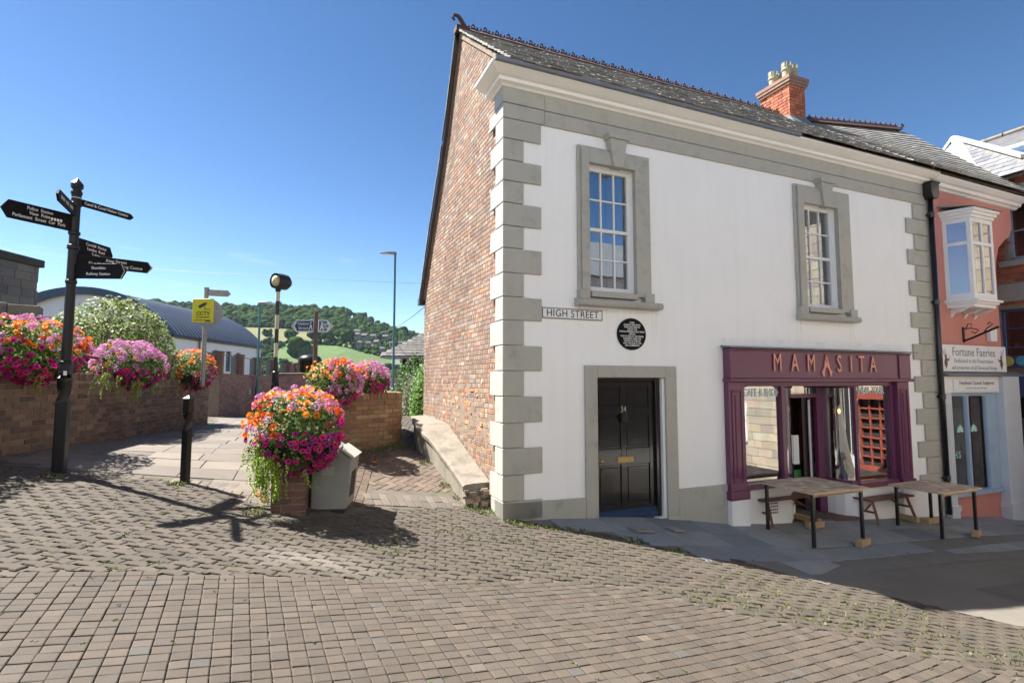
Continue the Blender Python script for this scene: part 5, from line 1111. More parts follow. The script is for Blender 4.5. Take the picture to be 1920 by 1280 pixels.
def garden_wall(name, P, top_at, pal, thick=.33, side=1, coping=True, label=None, cat='wall', seed=0, closed=False, mm=None, cap_h=.11):
    at, L, d = path_fn(P); root = empty(name, loc=(0, 0, 0)); tag(root, label, cat)
    us = np.arange(0, L+.2, .2); us = np.clip(us, 0, L-1e-4)
    mb = MB(); v = []
    for u in us:
        p, tg = at(u); nx, ny = tg[1]*side, -tg[0]*side       # outward (visible) normal
        z1 = top_at(p)-cap_h*.5; z0 = float(terr(p[0], p[1]))-.25
        for (o, z) in ((-.004, z0), (-.004, z1), (-thick, z1), (-thick, z0)): v.append((p[0]+nx*o, p[1]+ny*o, z))
    n = len(us); mb.add(v, [(4*i+k, 4*i+(k+1) % 4, 4*i+4+(k+1) % 4, 4*i+4+k) for i in range(n-1) for k in range(4)]+[(0,1,2,3), (4*n-1,4*n-2,4*n-3,4*n-4)])
    mb.build('core', mm or mortar2, root, recalc=True)
    mb = MB()
    def fm(u, z, dd):
        p, tg = at(u); nx, ny = tg[1]*side, -tg[0]*side; return (p[0]+nx*dd, p[1]+ny*dd, z)
    def ins(u, z):
        p, _ = at(u); return float(terr(p[0], p[1]))-.12 < z < top_at(p)-cap_h-.02
    lay_bricks(mb, L, -.2, 2.2, fm, ins, pal, header=.4, jit=.004, proud=.006, rough=.004)
    # end face
    for e in ((L-1e-3,) if not closed else ()):
        p, tg = at(e); nx, ny = tg[1]*side, -tg[0]*side
        lay_bricks(mb, thick, -.2, 2.2, lambda u, z, dd: (p[0]-nx*u+tg[0]*dd, p[1]-ny*u+tg[1]*dd, z), lambda u, z: float(terr(*p))-.12 < z < top_at(p)-cap_h-.02, pal, header=.5)
    mb.build('brickwork', brickm, root)
    if coping:
        mb = MB(); u = 0
        while u < L-.07:
            p, tg = at(u); q, tq = at(min(u+.066, L-1e-4)); nx, ny = tg[1]*side, -tg[0]*side; z = top_at(p); a = .012+RNG.uniform(-.006,.006); b = -thick-.01
            c_ = pick(pal); zz_ = z-cap_h+RNG.uniform(-.004,.004); zt = z+RNG.uniform(-.005,.005)
            mb.hexa([(p[0]+nx*a,p[1]+ny*a,zz_),(q[0]+nx*a,q[1]+ny*a,zz_),(q[0]+nx*b,q[1]+ny*b,zz_),(p[0]+nx*b,p[1]+ny*b,zz_),(p[0]+nx*(a-.015),p[1]+ny*(a-.015),zt),(q[0]+nx*(a-.015),q[1]+ny*(a-.015),zt),(q[0]+nx*b,q[1]+ny*b,zt),(p[0]+nx*b,p[1]+ny*b,zt)], (c_[0]*1.1,c_[1]*1.1,c_[2]*1.1)); u += .076
        mb.build('coping', brickm, root, bevel=.006)
    return root
garden_wall('brick_garden_wall', LW, lambda p: float(np.interp(p[1], [-1,5,6.28,7.15,8.48,10.47,13.5], [2.1,1.985,1.958,1.932,1.905,1.845,1.735])), LB, side=1, label='long brown brick retaining wall behind the fingerpost with flower troughs on top')
CW = [(-4.3,9.6),(-3.95,9.0),(-3.5,8.68),(-3.1,8.6),(-2.79,8.75),(-2.52,9.01),(-2.24,9.35),(-2.09,9.65),(-2.07,10.0),(-2.25,10.5),(-2.75,11.1),(-3.6,12.0),(-4.6,12.6)]
garden_wall('curved_brick_wall', CW, lambda p: 1.60, [(.245,.155,.085),(.215,.135,.08),(.27,.17,.095),(.20,.125,.075),(.285,.20,.12),(.23,.135,.07)], side=1, thick=.22, label='curved orange-brown brick planter wall between the concrete bin and the brick gable', mm=mortar)
mb = MB(); mb.add([(x, y, 1.52) for x, y in CW], [tuple(range(len(CW)))]); so = mb.build('planter_soil', soil, recalc=True); tag(so, 'dark soil filling the top of the curved planter wall', 'soil')
# soil terrace behind the garden wall
sheet('raised_bed', [(-6.5,-1),(-6.3,5),(-6.35,6.3),(-6.5,7.2),(-6.8,8.55),(-7.25,10.5),(-8.0,13.4),(-13,13.5),(-13,-1)], soil, off=0, step=.5, fn=lambda x, y: np.full(np.shape(x), 1.72))
# handrail on the wall
hr = MB(); hr.tube([(-6.22,2.0,2.32),(-6.2,5.0,2.30),(-6.25,6.3,2.26),(-6.35,7.1,2.22),(-6.62,8.45,2.17),(-7.08,10.4,2.1),(-7.8,13.1,1.98)], .022, 8)
for x, y, z in ((-6.2,5.0,2.3),(-6.45,7.8,2.19),(-6.95,9.9,2.1),(-7.6,12.4,2.0)): hr.tube([(x,y,1.8),(x,y,z)], .018, 8)
hr = hr.build('handrail', iron); tag(hr, 'thin dark handrail running along the top of the long brick wall', 'railing')
# brick pier and the concrete bin
pr = empty('brick_pier', loc=(-2.46, 5.92, .3), rz=R(14)); tag(pr, 'short dark brick pier under the big flower display', 'brick pier')
mb = MB(); mb.box(-.175,.006,-.2,.175,.9,.78); mb.build('core', mortar2, pr)
mb = MB()
lay_bricks(mb, .36, -.15, .8, lambda u, z, d: (-.18+u, .01-d, z), lambda u, z: True, DB, bw=.225, header=.4, jit=.004)
lay_bricks(mb, .9, -.15, .8, lambda u, z, d: (.17+d, u, z), lambda u, z: True, DB, header=.4); lay_bricks(mb, .9, -.15, .8, lambda u, z, d: (-.17-d, .9-u, z), lambda u, z: True, DB, header=.4)
mb.build('brickwork', brickm, pr)
bn = empty('concrete_litter_bin', loc=(-2.33, 6.22, .315), rz=R(6)); tag(bn, 'leaning grey concrete litter bin with a side slot, beside the dark brick pier', 'litter bin')
mb = MB(); mb.prism([(0,0),(.40,0),(.455,.58),(.30,.69),(.02,.86),(0,.86)], 0, .50, 'y'); mb.build('body', binm, bn, bevel=.015, recalc=True)
mb = MB(); mb.prism([(.470,.583),(.305,.700),(.315,.715),(.485,.595)], -.01, .51, 'y'); mb.build('lid', M_('bin_lid_concrete', (.42,.40,.35), .8, var=.15, bump=.3), bn, recalc=True)
mb = MB(); T = Matrix.Translation((.40,0,0)) @ Matrix.Rotation(math.atan(.055/.58), 4, 'Y'); mb.box(-.012,.12,.12,.004,.38,.42, T=T); mb.build('slot', dark, bn)
mb = MB(); mb.box(.004,-.003,.60,.30,.001,.606); mb.build('seam', dark, bn)
mb = MB(); mb.box(.12,-.004,.40,.26,-.001,.50); mb.build('faded_label', M_('faded_label', (.34,.33,.29), .7, var=.2, vs=30), bn)
mb = MB(); mb.box(.02,.02,-.2,.38,.48,.0); mb.build('foot', dark, bn)
# ================================================================== FINGERPOST
fp = empty('fingerpost', loc=(-5.08, 6.015, .768)); tag(fp, 'tall black fingerpost with six direction arms and twisted square base', 'signpost')
mb = MB()
def sq_ring(r, z, rot, rnd=0):      # 16-point ring morphing from square to round
    out = []
    for k in range(32):
        a = 2*math.pi*k/32; c, s_ = math.cos(a), math.sin(a); q = 1/max(abs(c), abs(s_)); q = q*(1-rnd)+1.13*rnd; q = min(q, 1.36)
        out.append((r*q*math.cos(a+rot), r*q*math.sin(a+rot), z))
    return out
def loft(mb, rings):
    n = len(rings[0]); v = [p for r in rings for p in r]
    mb.add(v, [(i*n+k, i*n+(k+1) % n, (i+1)*n+(k+1) % n, (i+1)*n+k) for i in range(len(rings)-1) for k in range(n)]+[tuple(range(n-1,-1,-1)), tuple(range((len(rings)-1)*n, len(rings)*n))])
a0 = R(20)
rings = [sq_ring(.057,-.05,a0), sq_ring(.057,.80,a0)]
for k in range(13):
    t = k/12; rings.append(sq_ring(.055-.006*math.sin(math.pi*t), .82+.25*t, a0+t*R(90)))
rings += [sq_ring(.056,1.12,a0), sq_ring(.055,1.19,a0), sq_ring(.05,1.235,a0,.9)]
loft(mb, rings); mb.build('base', postm, fp)
mb = MB(); mb.lathe([(.055,1.23),(.062,1.24),(.062,1.255),(.050,1.27),(.048,2.15),(.056,2.16),(.056,2.19),(.048,2.20),(.047,2.55),(.060,2.56),(.060,2.60),(.046,2.61),(.046,2.72),(.058,2.73),(.058,2.76),(.045,2.77),(.045,3.06),(.056,3.07),(.056,3.10),(.049,3.11),(.048,3.20),(.056,3.21),(.056,3.235),(.044,3.25),(.044,3.27),(.058,3.28),(.062,3.30),(.060,3.33),(.055,3.335)], (0,0,0), 24)
mb.build('pole', postm, fp)
mb = MB(); mb.lathe([(.062,3.335),(.004,3.40)], (0,0,0), 6); mb.build('finial', postm, fp)
mb = MB(); mb.lathe([(.0525,3.155),(.0525,3.162)], (0,0,0), 20); mb.build('cable_tie', letw, fp)
mb = MB(); mb.box(.045,-.062,1.10,.058,-.03,1.15, T=Matrix.Rotation(R(-10), 4, 'Z')); mb.build('sticker', signw, fp)
def arm(az, L, zt, zb, lines, side, size, lab, point=.05, ls=1.0, chev=False, sx=.9, xo=0):
    z0, z1 = zb-.768, zt-.768; h_ = z1-z0; zc = (z0+z1)/2; az = R(az)
    e = empty('sign_arm'); e.parent = fp; e.rotation_euler = (0, 0, az); e['label'] = lab
    mb = MB(); mb.prism([(.045,z0),(L-point,z0),(L,zc),(L-point,z1),(.045,z1)], -.012, .012, 'y'); mb.build('arm_board', signk, e, bevel=.003)
    if chev:
        mb = MB(); 
        mb.prism([(L-point-.004,z0+.006),(L-point+.006,z0+.006),(L-.006,zc),(L-.016,zc)], -.014, -.0125, 'y'); mb.prism([(L-.016,zc),(L-.006,zc),(L-point+.006,z1-.006),(L-point-.004,z1-.006)], -.014, -.0125, 'y'); mb.build('chevron', lety, e, recalc=True)
    M = Matrix.Translation((L/2+xo, -.0135, zc)) @ Matrix.Rotation(R(90), 4, 'X') if side < 0 else Matrix.Translation((L/2+xo, .0135, zc)) @ Matrix.Rotation(R(180), 4, 'Z') @ Matrix.Rotation(R(90), 4, 'X')
    if lines: text('lettering', lines, size, letw, e, M, sx=sx, line=ls)
    return e
arm(-114.6,.67,3.724,3.528,'Police  Station\nView  Point\nParliament  Street  Car  Park',1,.052,'wide arm reading Police Station, View Point, Parliament Street Car Park',.06,ls=1.0,sx=.78,xo=.0)
e = arm(-63,.69,3.826,3.70,'',1,.06,'small arm pointing towards the viewer',.05)
mb = MB(); [mb.box(a,.0125,2.975,b,.0137,3.01) for a, b in ((.16,.28),(.32,.42),(.46,.60))]; mb.build('worn_lettering', lety, e)
arm(71.7,.67,3.934,3.854,'Canal & Canal Visitor Centre',-1,.050,'narrow arm reading Canal and Canal Visitor Centre',.04,sx=.86)
arm(88.2,.57,3.478,3.277,'Cornhill  Market\nLondon  Road\nToilets',-1,.050,'arm reading Cornhill Market and London Road',.05,ls=1.05,sx=.9,xo=.02)
arm(40.2,.77,3.277,3.139,'King Street\nFive Valleys Shopping Centre',-1,.052,'arm reading King Street and Five Valleys Shopping Centre',.05,chev=True,sx=.85,xo=.02)
arm(2.6,.61,3.158,2.983,'Shambles\nRailway Station',-1,.046,'lowest arm reading Shambles and Railway Station',.05,chev=True,ls=1.5,sx=.95)
# small pictograms after View Point
mb = MB()
for i, c in enumerate((0,1,2,3)): mb.box(.13+i*.028,.0125,2.835,.15+i*.028,.0137,2.865)
pg = mb.build('pictograms', letw, fp); pg.rotation_euler = (0, 0, R(-114.6))
# ------------------------------------------------------------------ bollard
bo = empty('bollard', loc=(-3.88, 6.37, .585)); tag(bo, 'black twisted square bollard standing at the edge of the flagstones', 'bollard')
mb = MB(); a0 = R(-8); rings = [sq_ring(.039,-.05,a0), sq_ring(.039,.62,a0)]
for k in range(11): t = k/10; rings.append(sq_ring(.038-.005*math.sin(math.pi*t), .63+.2*t, a0+t*R(90)))
rings += [sq_ring(.042,.84,a0), sq_ring(.041,1.0,a0)]
loft(mb, rings); mb.build('shaft', postm, bo)
mb = MB(); loft(mb, [sq_ring(.042,1.0,a0), sq_ring(.047,1.005,a0), sq_ring(.047,1.015,a0), sq_ring(.003,1.05,a0)]); mb.build('cap', postm, bo)

# ------------------------------------------------------------------ Belisha beacon
x, y = -5.37, 12.0; g = float(terr(x, y))
bc = empty('crossing_beacon', loc=(x, y, g)); tag(bc, 'black and white striped crossing beacon with hooded pale globe', 'crossing beacon')
H = 3.87-g
mb = MB(); mb.lathe([(.09,0),(.09,.9),(.075,.95),(.07,1.2),(.045,1.22)], (0,0,0), 16); mb.build('base', postm, bc)
z = 1.22; i = 0
while z < H-.01:
    z2 = min(z+.32, H); mb = MB(); mb.lathe([(.043,z),(.043,z2)], (0,0,0), 16); mb.build('band', [M_('black_band', (.015,.015,.015), .4), M_('ivory_band', (.55,.50,.36), .5, var=.15)][i % 2] if i < 2 else MATS[['black_band','ivory_band'][i % 2]], bc, smooth=False); z = z2; i += 1
mb = MB(); mb.lathe([(.045,H-.02),(.06,H),(.06,H+.05),(.075,H+.07)], (0,0,0), 16); mb.build('collar', postm, bc)
mb = MB(); mb.lathe([(.02,-.13),(.085,-.115),(.122,-.07),(.13,0),(.122,.07),(.085,.115),(.02,.13)], (0,-.03,H+.22), 24); mb.build('globe', M_('pale_amber_globe', (.60,.53,.26), .3, var=.03, bump=0), bc, smooth=True)
Th = Matrix.Translation((.05,.05,H+.22)) @ Matrix.Rotation(R(-28), 4, 'Z') @ Matrix.Rotation(R(90), 4, 'X')
mb = MB(); k = 28; v = []
for (r, z) in ((.175,.18),(.185,.0),(.175,-.12),(.10,-.21),(.01,-.225)):
    for q in range(k): a = 2*math.pi*q/k; v.append(Th @ Vector((r*math.cos(a), r*math.sin(a), z)))
for (r, z) in ((.167,.18),(.176,.0),(.16,-.12),(.01,-.19)):
    for q in range(k): a = 2*math.pi*q/k; v.append(Th @ Vector((r*math.cos(a), r*math.sin(a), z)))
f = [(i*k+q, i*k+(q+1) % k, (i+1)*k+(q+1) % k, (i+1)*k+q) for i in (0,1,2,3,5,6,7) for q in range(k)]+[(q, 5*k+q, 5*k+(q+1) % k, (q+1) % k) for q in range(k)]
mb.add(v, f); mb.build('hood', M_('grey_hood', (.018,.019,.02), .45, var=.1), bc, recalc=True)

# ------------------------------------------------------------------ CCTV notice on a galvanised pole
x, y = -6.72, 11.5; g = 1.7
cc = empty('notice_post', loc=(x, y, g)); tag(cc, 'galvanised post carrying a yellow CCTV notice and the back of a round sign', 'sign post')
mb = MB(); mb.lathe([(.045,0),(.045,2.12),(.05,2.13),(.05,2.16),(.0,2.17)], (0,0,0), 14); mb.build('pole', galv, cc, smooth=False)
mb = MB(); mb.lathe([(.31,0),(.31,.012),(.30,.015)], (0,0,0), 36, T=Matrix.Translation((.10,-.045,1.58)) @ Matrix.Rotation(R(90), 4, 'X')); mb.build('round_sign_back', galv, cc)
mb = MB(); mb.box(-.25,-.072,1.38,.22,-.064,1.90); ys = mb.build('yellow_notice', yel, cc, bevel=.004)
mb = MB(); T = Matrix.Translation((-.02,-.073,1.76)) @ Matrix.Rotation(R(-28), 4, 'Y'); mb.box(-.10,-.003,-.03,.06,0,.035, T=T); mb.box(.065,-.003,-.02,.09,0,.025, T=T); mb.box(.02,-.076,1.66,.03,-.073,1.73); mb.box(.02,-.076,1.66,.14,-.073,1.672); mb.build('camera_symbol', letk, ys)
text('lettering', 'CCTV', .115, letk, ys, face_m(-.015, -.074, 1.575), sx=1.0, bold=.002)
text('lettering', 'in Operation', .060, letk, ys, face_m(-.015, -.074, 1.50), sx=.95)
mb = MB(); mb.box(-.20,-.074,1.425,.15,-.0725,1.437); mb.box(.04,-.0745,1.395,.16,-.073,1.42); mb.build('small_print', letk, ys)
mb = MB(); T = Matrix.Rotation(R(20), 4, 'Z'); mb.prism([(.05,1.98),(.42,1.98),(.48,2.04),(.42,2.12),(.05,2.12)], -.02, .02, 'y', T=T); mb.build('finger_board_back', galv, cc, bevel=.003, recalc=True)

# ------------------------------------------------------------------ blue pedestrian signs
x, y = -4.85, 13.0; g = float(terr(x, y))
bs = empty('street_sign_post', loc=(x, y, g)); tag(bs, 'brown pole with two dark blue pedestrian signs, Nelson Street and High Street', 'sign post')
zt = 3.46-g
mb = MB(); mb.lathe([(.055,0),(.055,zt+.08),(.0,zt+.1)], (0,0,0), 14); mb.build('pole', brownp, bs)
def blue(x0, x1, yaw, s, left, size, lines, zc=3.17-g, h_=.30, c=bluesign):
    e = empty('sign_arm'); e.parent = bs; e.rotation_euler = (0, 0, yaw)
    tip = .13; 
    if left: o = [(x0,zc),(x0+tip,zc-h_/2),(x1,zc-h_/2),(x1,zc+h_/2),(x0+tip,zc+h_/2)]
    else: o = [(x1,zc),(x1-tip,zc+h_/2),(x0,zc+h_/2),(x0,zc-h_/2),(x1-tip,zc-h_/2)]
    cx, cz = sum(p[0] for p in o)/5, zc
    mb = MB(); mb.prism(o, -.03, -.005, 'y'); mb.build('sign_board', signw, e, recalc=True)
    i_ = [(cx+(px-cx)*(1-.05/abs(x1-x0)), cz+(pz-cz)*.84) for px, pz in o]
    mb = MB(); mb.prism(i_, -.0325, -.0305, 'y'); mb.build('blue_panel', c, e, recalc=True)
    text('lettering', lines, size, letw, e, face_m((x0+x1)/2+(.02 if left else -.02), -.0335, zc), sx=.9, line=.95)
    mb = MB(); s2 = 1 if left else -1; xa = (x0+.05) if left else (x1-.05)
    mb.prism([(xa,zc),(xa+s2*.07,zc+.10),(xa+s2*.10,zc+.10),(xa+s2*.035,zc),(xa+s2*.10,zc-.10),(xa+s2*.07,zc-.10)], -.0335, -.0328, 'y'); 
    xw = (x1-.09) if left else (x0+.09)
    mb.prism([(xw-.012,zc+.03),(xw+.015,zc+.03),(xw+.05,zc-.11),(xw+.03,zc-.11),(xw+.002,zc-.02),(xw-.03,zc-.11),(xw-.05,zc-.11)], -.0335, -.0328, 'y'); mb.prism([(xw-.015,zc+.055),(xw+.015,zc+.055),(xw+.015,zc+.095),(xw-.015,zc+.095)], -.0335, -.0328, 'y'); mb.build('pictogram', letw, e, recalc=True)
blue(-.62,-.03,R(-4),1,True,.115,'Nelson\nStreet')
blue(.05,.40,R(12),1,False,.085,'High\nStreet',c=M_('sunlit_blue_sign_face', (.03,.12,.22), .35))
# ------------------------------------------------------------------ black dome-top litter bin and cabinet
x, y = -5.36, 14.0; g = float(terr(x, y))+.12
lb = empty('litter_bin', loc=(x, y, g)); tag(lb, 'black dome-topped litter bin behind the flower displays', 'litter bin')
mb = MB(); mb.lathe([(.24,0),(.25,.05),(.25,1.05),(.27,1.07),(.27,1.15)], (0,0,0), 24); mb.build('body', postm, lb)
for k in range(4): a = math.pi/4+k*math.pi/2; mb = MB(); mb.box(.22*math.cos(a)-.03,.22*math.sin(a)-.03,1.15,.22*math.cos(a)+.03,.22*math.sin(a)+.03,1.42); mb.build('post', postm, lb)
mb = MB(); mb.lathe([(.2,1.15),(.2,1.42)], (0,0,0), 16); mb.build('inner_drum', dark, lb)
mb = MB(); mb.lathe([(.29,1.42),(.30,1.45),(.29,1.50),(.24,1.56),(.13,1.60),(.01,1.61)], (0,0,0), 24); mb.build('dome', postm, lb, smooth=True)
mb = MB(); mb.lathe([(.272,1.08),(.272,1.12)], (0,0,0), 24); mb.build('gold_band', brass, lb)
x, y = -5.45, 13.2; g = float(terr(x, y))
ub = MB(); ub.box(-.42,-.2,0,.42,.2,1.15); 
uo = empty('utility_cabinet', loc=(x, y, g)); tag(uo, 'weathered pink-brown cabinet with pale cap behind the big flower display', 'cabinet'); ub.build('body', M_('faded_cabinet_paint', (.25,.15,.145), .7, var=.25, vs=5, stain=(.34,.26,.26), st=(.5,.6), ss=4), uo, bevel=.01)
mb = MB(); mb.box(-.45,-.23,1.15,.45,.23,1.21); mb.build('cap', stonem, uo, bevel=.01)
mb = MB(); mb.box(-.38,-.21,.1,-.01,-.201,1.08); mb.box(.01,-.21,.1,.38,-.201,1.08); mb.build('door', MATS['faded_cabinet_paint'], uo, bevel=.004)
# ------------------------------------------------------------------ teal lamp posts
def lamp_post(x, y, g, ztop, lab, left):
    o = empty('street_lamp', loc=(x, y, g)); tag(o, lab, 'street lamp', 'teal street lamps'); H = ztop-g
    mb = MB(); mb.lathe([(.085,0),(.085,1.2),(.05,1.25),(.045,H)], (0,0,0), 12); mb.build('column', teal, o)
    s_ = -1 if left else 1
    mb = MB(); mb.prism([(s_*-.05,H-.05),(s_*-.05,H+.06),(s_*.25,H+.07),(s_*.62,H+.03),(s_*.66,H-.0),(s_*.25,H-.02)], -.1, .1, 'y'); mb.build('lantern', M_('grey_lantern_%d' % left, (.25,.26,.27), .4), o, bevel=.01, recalc=True)
    mb = MB(); mb.box(min(s_*.28,s_*.6),-.08,H-.035,max(s_*.28,s_*.6),.08,H-.01); mb.build('lens', paper, o)
lamp_post(-4.94, 22.0, float(terr(-4.94, 22)), 7.2, 'tall teal street lamp left of the brick gable', True)
lamp_post(-11.35, 23.6, float(terr(-11.35, 23.6)), 5.3, 'shorter teal street lamp against the far brick wall', False)

# ================================================================== FLOWERS
def T_leaf(w=.42, bend=.12): return np.array([(0,0,0),(.45,w,bend),(1,0,-bend*.6),(.45,-w,bend)]), [(0,1,2),(0,2,3)]
def T_petunia():
    v = [(0,0,-.35)]; k = 10
    for i in range(k): a = 2*math.pi*i/k; v.append((.34*math.cos(a), .34*math.sin(a), -.02))
    for i in range(k): a = 2*math.pi*i/k; r = 1.0 if i % 2 == 0 else .84; v.append((r*math.cos(a), r*math.sin(a), .10 if i % 2 == 0 else -.02))
    f = [(0, 1+i, 1+(i+1) % k) for i in range(k)]+[(1+i, 1+k+i, 1+k+(i+1) % k, 1+(i+1) % k) for i in range(k)]
    shade = [.28]*k+[1.0, .93]*(k//2); return np.array(v), f, shade
def T_begonia():
    v = []; f = []; sh = []
    for lay_, (n_, r, z, tilt, sz) in enumerate(((6,.62,-.15,.25,.62),(5,.42,.18,.9,.55),(4,.18,.42,1.35,.42))):
        for i in range(n_):
            a = 2*math.pi*(i+lay_*.5)/n_; ca, sa = math.cos(a), math.sin(a); ct, s_ = math.cos(tilt), math.sin(tilt); b = len(v)
            for (x, y) in ((-.35,-.3),(-.35,.3),(.35,.72),(.75,.45),(.85,0),(.75,-.45),(.35,-.72)):
                xx, yy, zz = x*sz*ct+r, y*sz, x*sz*s_+z+.1*(abs(y) > .6); v.append((xx*ca-yy*sa, xx*sa+yy*ca, zz))
            f.append(tuple(range(b, b+7))); sh.append(.86+.07*lay_)
    return np.array(v), f, sh
def T_gera():
    v = []; f = []; sh = []; rg = np.random.default_rng(3)
    for i in range(16):
        ph = math.acos(1-1.15*(i+.5)/16); th = i*2.4; d = np.array([math.sin(ph)*math.cos(th), math.sin(ph)*math.sin(th), math.cos(ph)*.75]); 
        n = d/np.linalg.norm(d); a = np.cross(n, [.3,.5,.8]); a /= np.linalg.norm(a); b_ = np.cross(n, a); rot = rg.uniform(0, 6)
        for k in range(5):
            t = rot+2*math.pi*k/5; u = a*math.cos(t)+b_*math.sin(t); w = np.cross(n, u); b = len(v)
            for q in (d*1.0, d+u*.22+w*.10+n*.03, d+u*.36+n*.05, d+u*.22-w*.10+n*.03): v.append(tuple(q))
            f.append((b,b+1,b+2,b+3)); sh.append(rg.uniform(.85,1.1))
    return np.array(v), f, sh
PET, BEG, GER = T_petunia(), T_begonia(), T_gera()
def frames(N):
    N = N/np.linalg.norm(N, axis=1, keepdims=True); h_ = np.where(np.abs(N[:, 2:3]) < .9, [[0,0,1.]], [[1.,0,0]]); A = np.cross(h_, N); A /= np.linalg.norm(A, axis=1, keepdims=True); Bv = np.cross(N, A)
    a = RNG.uniform(0, 2*math.pi, len(N))[:, None]; return A*np.cos(a)+Bv*np.sin(a), -A*np.sin(a)+Bv*np.cos(a), N
def scatter(name, tmpl, P, N, sc, col, mat, parent, X=None):
    if len(P) == 0: return None
    tv, tf = tmpl[0], tmpl[1]; sh = tmpl[2] if len(tmpl) > 2 else [1]*len(tf)
    if X is None: ax, ay, az = frames(N)
    else:
        az = N/np.linalg.norm(N, axis=1, keepdims=True); ax = X/np.linalg.norm(X, axis=1, keepdims=True); ay = np.cross(az, ax)
    sc = np.asarray(sc).reshape(-1, 1, 1)*np.ones((len(P), 1, 1))
    V_ = P[:, None]+sc*(tv[None, :, 0:1]*ax[:, None]+tv[None, :, 1:2]*ay[:, None]+tv[None, :, 2:3]*az[:, None])
    n, k = len(P), len(tv); faces = []; cols = []; base = np.arange(n)*k
    for f_, s_ in zip(tf, sh):
        faces += (base[:, None]+np.array(f_)).tolist(); cols.append(np.repeat(col*s_, len(f_), axis=0))
    me = bpy.data.meshes.new(name); me.from_pydata(V_.reshape(-1, 3).tolist(), [], faces); me.materials.append(mat)
    cc = np.clip(np.concatenate(cols), 0, 1); ca = me.color_attributes.new('Col', 'FLOAT_COLOR', 'CORNER'); ca.data.foreach_set('color', np.c_[cc, np.ones(len(cc))].ravel()); me.update()
    o = link(bpy.data.objects.new(name, me)); 
    if parent is not None: o.parent = parent
    return o
def vary(base, n, j=.15): return np.array(base)[None]*(1+RNG.uniform(-j, j, (n, 1)))*(1+RNG.uniform(-.05, .05, (n, 3)))
GREENS = [(.10,.20,.03),(.065,.135,.02),(.14,.24,.05),(.045,.10,.02),(.17,.26,.06)]
LIME = [(.30,.42,.03),(.22,.34,.02),(.36,.45,.05),(.17,.29,.02)]
PINKS = [(.62,.22,.50),(.70,.30,.55),(.55,.17,.45),(.72,.38,.60),(.60,.20,.42)]
ORG = [(.80,.20,.01),(.85,.28,.015),(.75,.13,.01),(.85,.36,.05),(.72,.10,.01)]
APR = [(.85,.42,.10),(.82,.36,.06),(.85,.50,.18)]
MAG = [(.42,.005,.15),(.50,.008,.18),(.34,.004,.12),(.48,.01,.10),(.25,.006,.18)]
def cols(P, n, j=.15): return np.array(P)[RNG.integers(len(P), size=n)]*(1+RNG.uniform(-j, j, (n, 1)))
